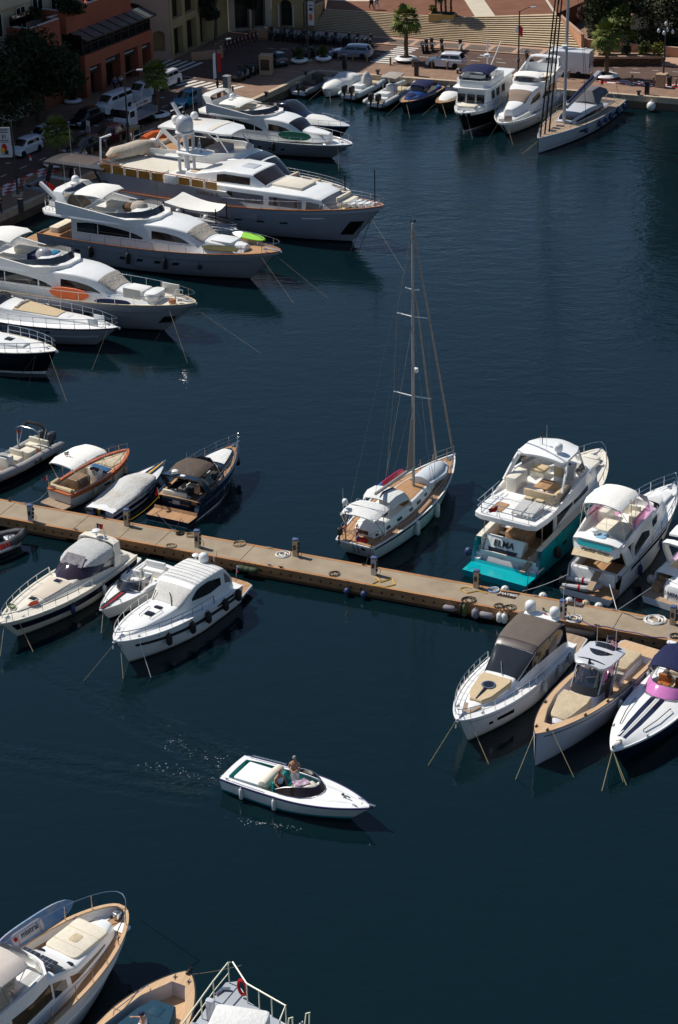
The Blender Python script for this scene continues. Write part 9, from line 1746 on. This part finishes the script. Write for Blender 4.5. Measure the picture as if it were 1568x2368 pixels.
p1, p2, p3, p4 = gp('b', 822, 582), gp('b', 1412, 578), FR(35.6, 15), FR(27.2, 13)
gwall('low salmon planter wall with a clipped hedge on top', [p1, p2, p2 + nR_ * 1.6, p1 + nR_ * 1.9], 2.35); tag(MB().prism([xy(p) for p in (p1, p2, p2 + nR_ * 1.6, p1 + nR_ * 1.9)], QZ, 2.1).build('planter_soil', SOIL), kind='structure')
gwall('long salmon garden wall running to the right edge', [FR(24.8, 18.0), FR(31, 17.2), FR(60, 15.6)], 2.5); gwall('salmon wall climbing beside the steps', [FR(25.3, 17.3), FR(23.4, 20.6), FR(20.3, 26), FR(18, 40)], 3.2)
for k, (a, b_, r, lm, lab) in enumerate(((29.0, 12.2, .9, LEAFY, 'yellow green bush at the left end of the planter wall'), (31.2, 12.6, .8, LEAFD, 'dark hedge in the middle of the planter wall'), (33.0, 13.4, 1.1, LEAFG, 'green hedge right of centre on the planter wall'), (34.6, 13.6, 1.0, LEAFY, 'yellow green hedge at the right end of the planter wall'), (32.5, 19.5, 1.6, LEAFO, 'grassy bush behind the garden wall'), (37.5, 19.5, 1.8, LEAFG, 'low green bush behind the garden wall near the globe lamp'), (24.0, 21.5, .9, M('pink_flower_leaves', (.14, .03, .05), .7, .5, 1, c2=(.05, .04, .02)), 'pink flowering shrub on the wall beside the steps'))): p = FR(a, b_); bush('hedge_bush', lab, p.x, p.y, QZ + (1.0 if k != 6 else 2.4), r, 1.5 if k < 4 else 2.0, 900, lm, 70 + k, 'hedge', sz=.13)
p = FR(26.8, 19.5); rg = random.Random(5); b = MB()
for _ in range(60): q = FR(rg.uniform(26.5, 62), 18.6 + abs(rg.gauss(0, 5))); leaves(b, (q.x, q.y, QZ + .5), (1.5, 1.5, .6), 150, .16, 0, .1, rg)
tag(b.build('ground_cover', LEAFD), 'dark low planting covering the garden soil', 'plants', None, 'stuff'); t = thing('cypress', 'tall dark cypress beside the steps', 'tree', (p.x, p.y, QZ), 0, 'trees round the harbour'); MB().tube([(0, 0, 0), (0, 0, 3)], .2, 7).build('trunk', BARK, t); b = MB()
for k in range(16): leaves(b, (0, 0, .6 + k * .62), ((2.3 * sin(min(1, .25 + k / 20) * pi * .8) + .2) * .95,) * 2 + (.8,), 620, .17, 0, .45, rg)
b.build('crown', M('cypress_leaves', (.028, .045, .012), .7, .5, 1, c2=(.012, .02, .006)), t)
p = FR(29.6, 17.4); tree('clipped round tree behind the big palm', p.x, p.y, QZ, 5.6, 1.9, 2600, LEAFG, 14, 12, sz=.16, cb=.3)
p = FR(34.0, 23.0); tree('broad olive green tree in the garden on the right', p.x, p.y, QZ, 9.5, 5.2, 6500, LEAFO, 22, 13, sz=.22, cb=.22)
p = FR(40.5, 20.0); tree('olive tree behind the four globe lamp', p.x, p.y, QZ, 6.0, 3.2, 3200, LEAFO, 14, 14, sz=.2)
for k, (a, b_, h_, r) in enumerate(((27.5, 28, 11, 4.5), (33, 31, 14, 6), (41, 29, 14, 6), (48, 24, 13, 6), (52, 34, 17, 7), (38, 40, 18, 7), (31, 25, 9, 4.2), (38.5, 25.5, 9.5, 4.4))): p = FR(a, b_); tree(f'dark evergreen at the back of the garden, {ORD[k]} of the back row', p.x, p.y, QZ, h_, r, 4200, LEAFD, 18, 80 + k, sz=.34)
p = FL(29.8, 15.2); tree('big dark leafy tree in front of the terracotta building at left', p.x, p.y, QZ, 9.4, 5.0, 9000, LEAFD, 26, 15, sz=.26, cb=.2); p = FL(37, 15.0); tree('second dark street tree at the left edge', p.x, p.y, QZ, 9, 4.8, 5000, LEAFD, 18, 16, sz=.28, cb=.2)
p = FR(-16.2, 8.8); tree('dark tree in a rose planter in front of the ochre building', p.x, p.y, QZ + .6, 7.2, 2.3, 3600, LEAFD, 16, 17, sz=.2, cb=.25); p = FR(-13.4, 13.2); tree('dark tree above the bicycles in front of the arched gate', p.x, p.y, QZ + .6, 7.5, 2.2, 3200, LEAFD, 14, 18, sz=.2, cb=.3)
gwall('low rose planter wall at the street corner', [gp('s', 868, 735), gp('s', 1250, 695), gp('s', 1240, 640)], 2.2); gwall('square planter wall beside the row of scooters', [gp('h', 260, 390), gp('h', 445, 400), gp('h', 450, 350)], 2.3)
tower('tall dark hotel block above the garden, beyond the top of the photo', [FR(24, 58), FR(120, 40), FR(125, 60), FR(28, 78)], 40, M('dark_stone_wall', (.10, .075, .06), .9, .3, .5), 9, 16)  # unseen block, placed to give the water a dark reflection
def person(label, loc, rz, top, legs, pose='stand', hair=HAIR, bare=False, cap=None, sc=1.0, long=False):
 t = thing('person', label, 'person', loc, rz, None); t.scale = (sc,) * 3
 V = []; E_ = []; Rr = []
 def v(p, r, par=None):
  V.append(p); Rr.append(r); i = len(V) - 1
  if par is not None: E_.append((par, i))
  return i
 sit = pose == 'sit'; hz = .50 if sit else .93
 pel = v((0, 0, hz), .15); ch = v((.01, 0, hz + .27), .155, pel); sh = v((0, 0, hz + .46), .13, ch); nk = v((.01, 0, hz + .58), .055, sh); hd = v((.03, 0, hz + .67), .085, nk); tp = v((.02, 0, hz + .80), .07, hd); v((.11, 0, hz + .69), .02, hd)
 LG = []
 for s_ in (1, -1):
  hp = v((0, .10 * s_, hz - .04), .105, pel)
  if sit: kn = v((.44, .13 * s_, hz + .02), .075, hp); an = v((.46, .13 * s_, hz - .40), .045, kn)
  else: st = .16 * s_ if pose == 'walk' else .02; kn = v((.03 + st, .11 * s_, .49), .075, hp); an = v((st * 1.4 - .02, .11 * s_, .08), .045, kn)
  a = V[an]; v((a[0] + .16, a[1], a[2] - .04), .035, an)
  s1 = v((0, .20 * s_, hz + .45), .062, sh)
  tgt = {'stand': ((.02, .27, .18), (.08, .25, -.06)), 'walk': ((.05, .27, .2), (.2, .24, 0)), 'sit': ((.08, .28, .2), (.28, .24, .1)), 'hold': ((.05, .27, .2), (.27, .10, .17)), 'reach': ((.2, .27, .34), (.46, .30, .3))}[pose]
  el = v((tgt[0][0], tgt[0][1] * s_, hz + tgt[0][2]), .046, s1); wr = v((tgt[1][0], tgt[1][1] * s_, hz + tgt[1][2]), .03, el)
  d = (Vector(V[wr]) - Vector(V[el])).normalized(); w_ = Vector((0, s_, 0)); pa = v(tuple(Vector(V[wr]) + d * .07), .032, wr)
  for k in range(4): q = Vector(V[pa]) + w_ * (.033 - .022 * k) + d * .02; f1 = v(tuple(q), .010, pa); v(tuple(q + d * (.07, .08, .075, .06)[k] + Vector((.01, 0, -.02))), .008, f1)
  q = Vector(V[wr]) + d * .03 - w_ * .03; v(tuple(q + d * .05 - w_ * .035), .010, wr)
 def skin(name, ids, gr, mat, lvl=1, par=t):
  ix = {i: k for k, i in enumerate(ids)}; me = bpy.data.meshes.new(name); me.from_pydata([V[i] for i in ids], [(ix[a], ix[b]) for a, b in E_ if a in ix and b in ix], []); o = bpy.data.objects.new(name, me); COL.objects.link(o)
  m_ = o.modifiers.new('s', 'SKIN'); m_.use_smooth_shade = True
  for i in ids: q = me.skin_vertices[0].data[ix[i]]; q.radius = (Rr[i] * gr, Rr[i] * gr * (1.0 if Rr[i] < .1 else 1.25)); q.use_root = i == ids[0]
  o.modifiers.new('b', 'SUBSURF').levels = lvl
  dg = bpy.context.evaluated_depsgraph_get(); n = bpy.data.meshes.new_from_object(o.evaluated_get(dg)); bpy.data.objects.remove(o); n.name = name; n.materials.clear(); n.materials.append(mat)
  n.polygons.foreach_set('use_smooth', [True] * len(n.polygons)); o = bpy.data.objects.new(name, n); COL.objects.link(o); o.parent = par; return o
 n = len(V); skin('body', list(range(n)), 1.0, SKIN)
 armL = [i for i in range(n) if Rr[i] in (.062, .046)]; leg = [i for i in range(n) if Rr[i] in (.105, .075)] + ([i for i in range(n) if Rr[i] == .045] if long else [])
 if not bare: skin('shirt', [pel, ch, sh] + [i for i in armL if Rr[i] == .062 or long], 1.10, top)
 skin('trousers' if long else 'shorts', [pel] + leg, 1.14, legs)
 MB().ell((.01, 0, hz + .76), (.105, .09, .095), 10, 6, z0=-.25).build('hair', hair, t); b = MB()
 for s_ in (1, -1): b.ell((.118, .032 * s_, hz + .715), .012, 6, 4)
 b.build('eyes', BLACK, t); MB().box(.112, .122, -.025, .025, hz + .635, hz + .645).build('mouth', PINK, t)
 if cap: MB().ell((.01, 0, hz + .78), (.115, .10, .09), 10, 6, z0=0).rbox(.13, 0, hz + .775, .12, .14, .02, .05).build('cap', cap, t)
 return t
hd = SPEED.root.rotation_euler.z
person('bare chested grey haired man standing at the speedboat console holding a white towel', SPEED.W((3.25, .42, .42)), hd - 1.2, CLW, CLW, 'hold', HAIRG, True)
person('bald man in a white shirt seated at the near side of the speedboat', SPEED.W((2.95, -.50, .55)), hd - .5, CLW, CLD, 'sit', SKIN)
o = tag(MB().grid(lambda a, c: (.04 * sin(a * 9), a * .36 - .18, -c * .55 + .03 * sin(a * 7 + c * 3)), 6, 6).build('towel', CLW), 'white towel held by the standing man in the speedboat', 'towel'); o.location = SPEED.W((3.42, .18, 1.45)); o.rotation_euler = (0, 0, hd - 1.2)
p = G('G', 1260, 1345, 1.75); person('person in white shirt and navy cap leaning over the launch windscreen', (p.x + .1, p.y, .62), R(170), CLW, CLD, 'reach', HAIR, False, NAVYC, long=True)
p = G('2', 1022, 66, ZT); person('person in a long dark dress walking on the sunlit plaza', p, 2.6, CLD, CLD, 'walk', long=True); p = G('2', 1060, 66, ZT); person('person in dark top and pale trousers walking on the sunlit plaza', p, 2.6, CLD, CLW, 'walk', long=True)
p = G('1', 805, 640, Z0); person('man in a blue shirt walking past the shopfronts', p, AL, CLB, CLD, 'walk', long=True); p = G('1', 848, 628, Z0); person('man in a white shirt walking past the shopfronts', p, AL, CLW, CLD, 'walk', long=True)
p = G('a', 1345, 835, QZ); person('person in pale clothes standing on the shaded quay beside a red and white flag', p, AL, CLW, CLB, 'stand', long=True); p = G('y', 40, 1230, QZ); person('person in dark clothes standing on the quay at the left edge', p, AL, CLD, CLD, 'stand', long=True)
p = G('t', 1240, 955, QZ); person('person in a red top walking by the garden wall near the globe lamp', p, AR, CLR, CLD, 'walk', long=True)
rg = random.Random(3); b = MB()
for _ in range(170):
 if rg.random() < .62: x = -.3 - rg.random() ** .8 * 4.5; y = rg.gauss(0, .25) + (-1.0 if rg.random() < .5 else 1.0) * (.45 + .13 * abs(x)) + .3 + rg.gauss(0, .15)
 else: x = rg.gauss(3.2, .8); y = -2.1 + .25 * (x - 3.2) - abs(rg.gauss(0, .2))  # sun glitter beside the hull, put in as white flecks among the froth
 r_ = rg.uniform(.004, .018); p = SPEED.W((x, y, 0)); b.ell((p.x, p.y, .004), (r_ * rg.uniform(1, 2.4), r_, .012), 6, 3, z0=0)
FOAM_GLITTER = M('white_foam_glitter', (.75, .78, .80), .5, .1, 4)
tag(b.build('foam', FOAM_GLITTER), 'flecks of white foam on the water around the moving speedboat', 'foam', None, 'stuff')
for m_ in bpy.data.meshes:
 pass
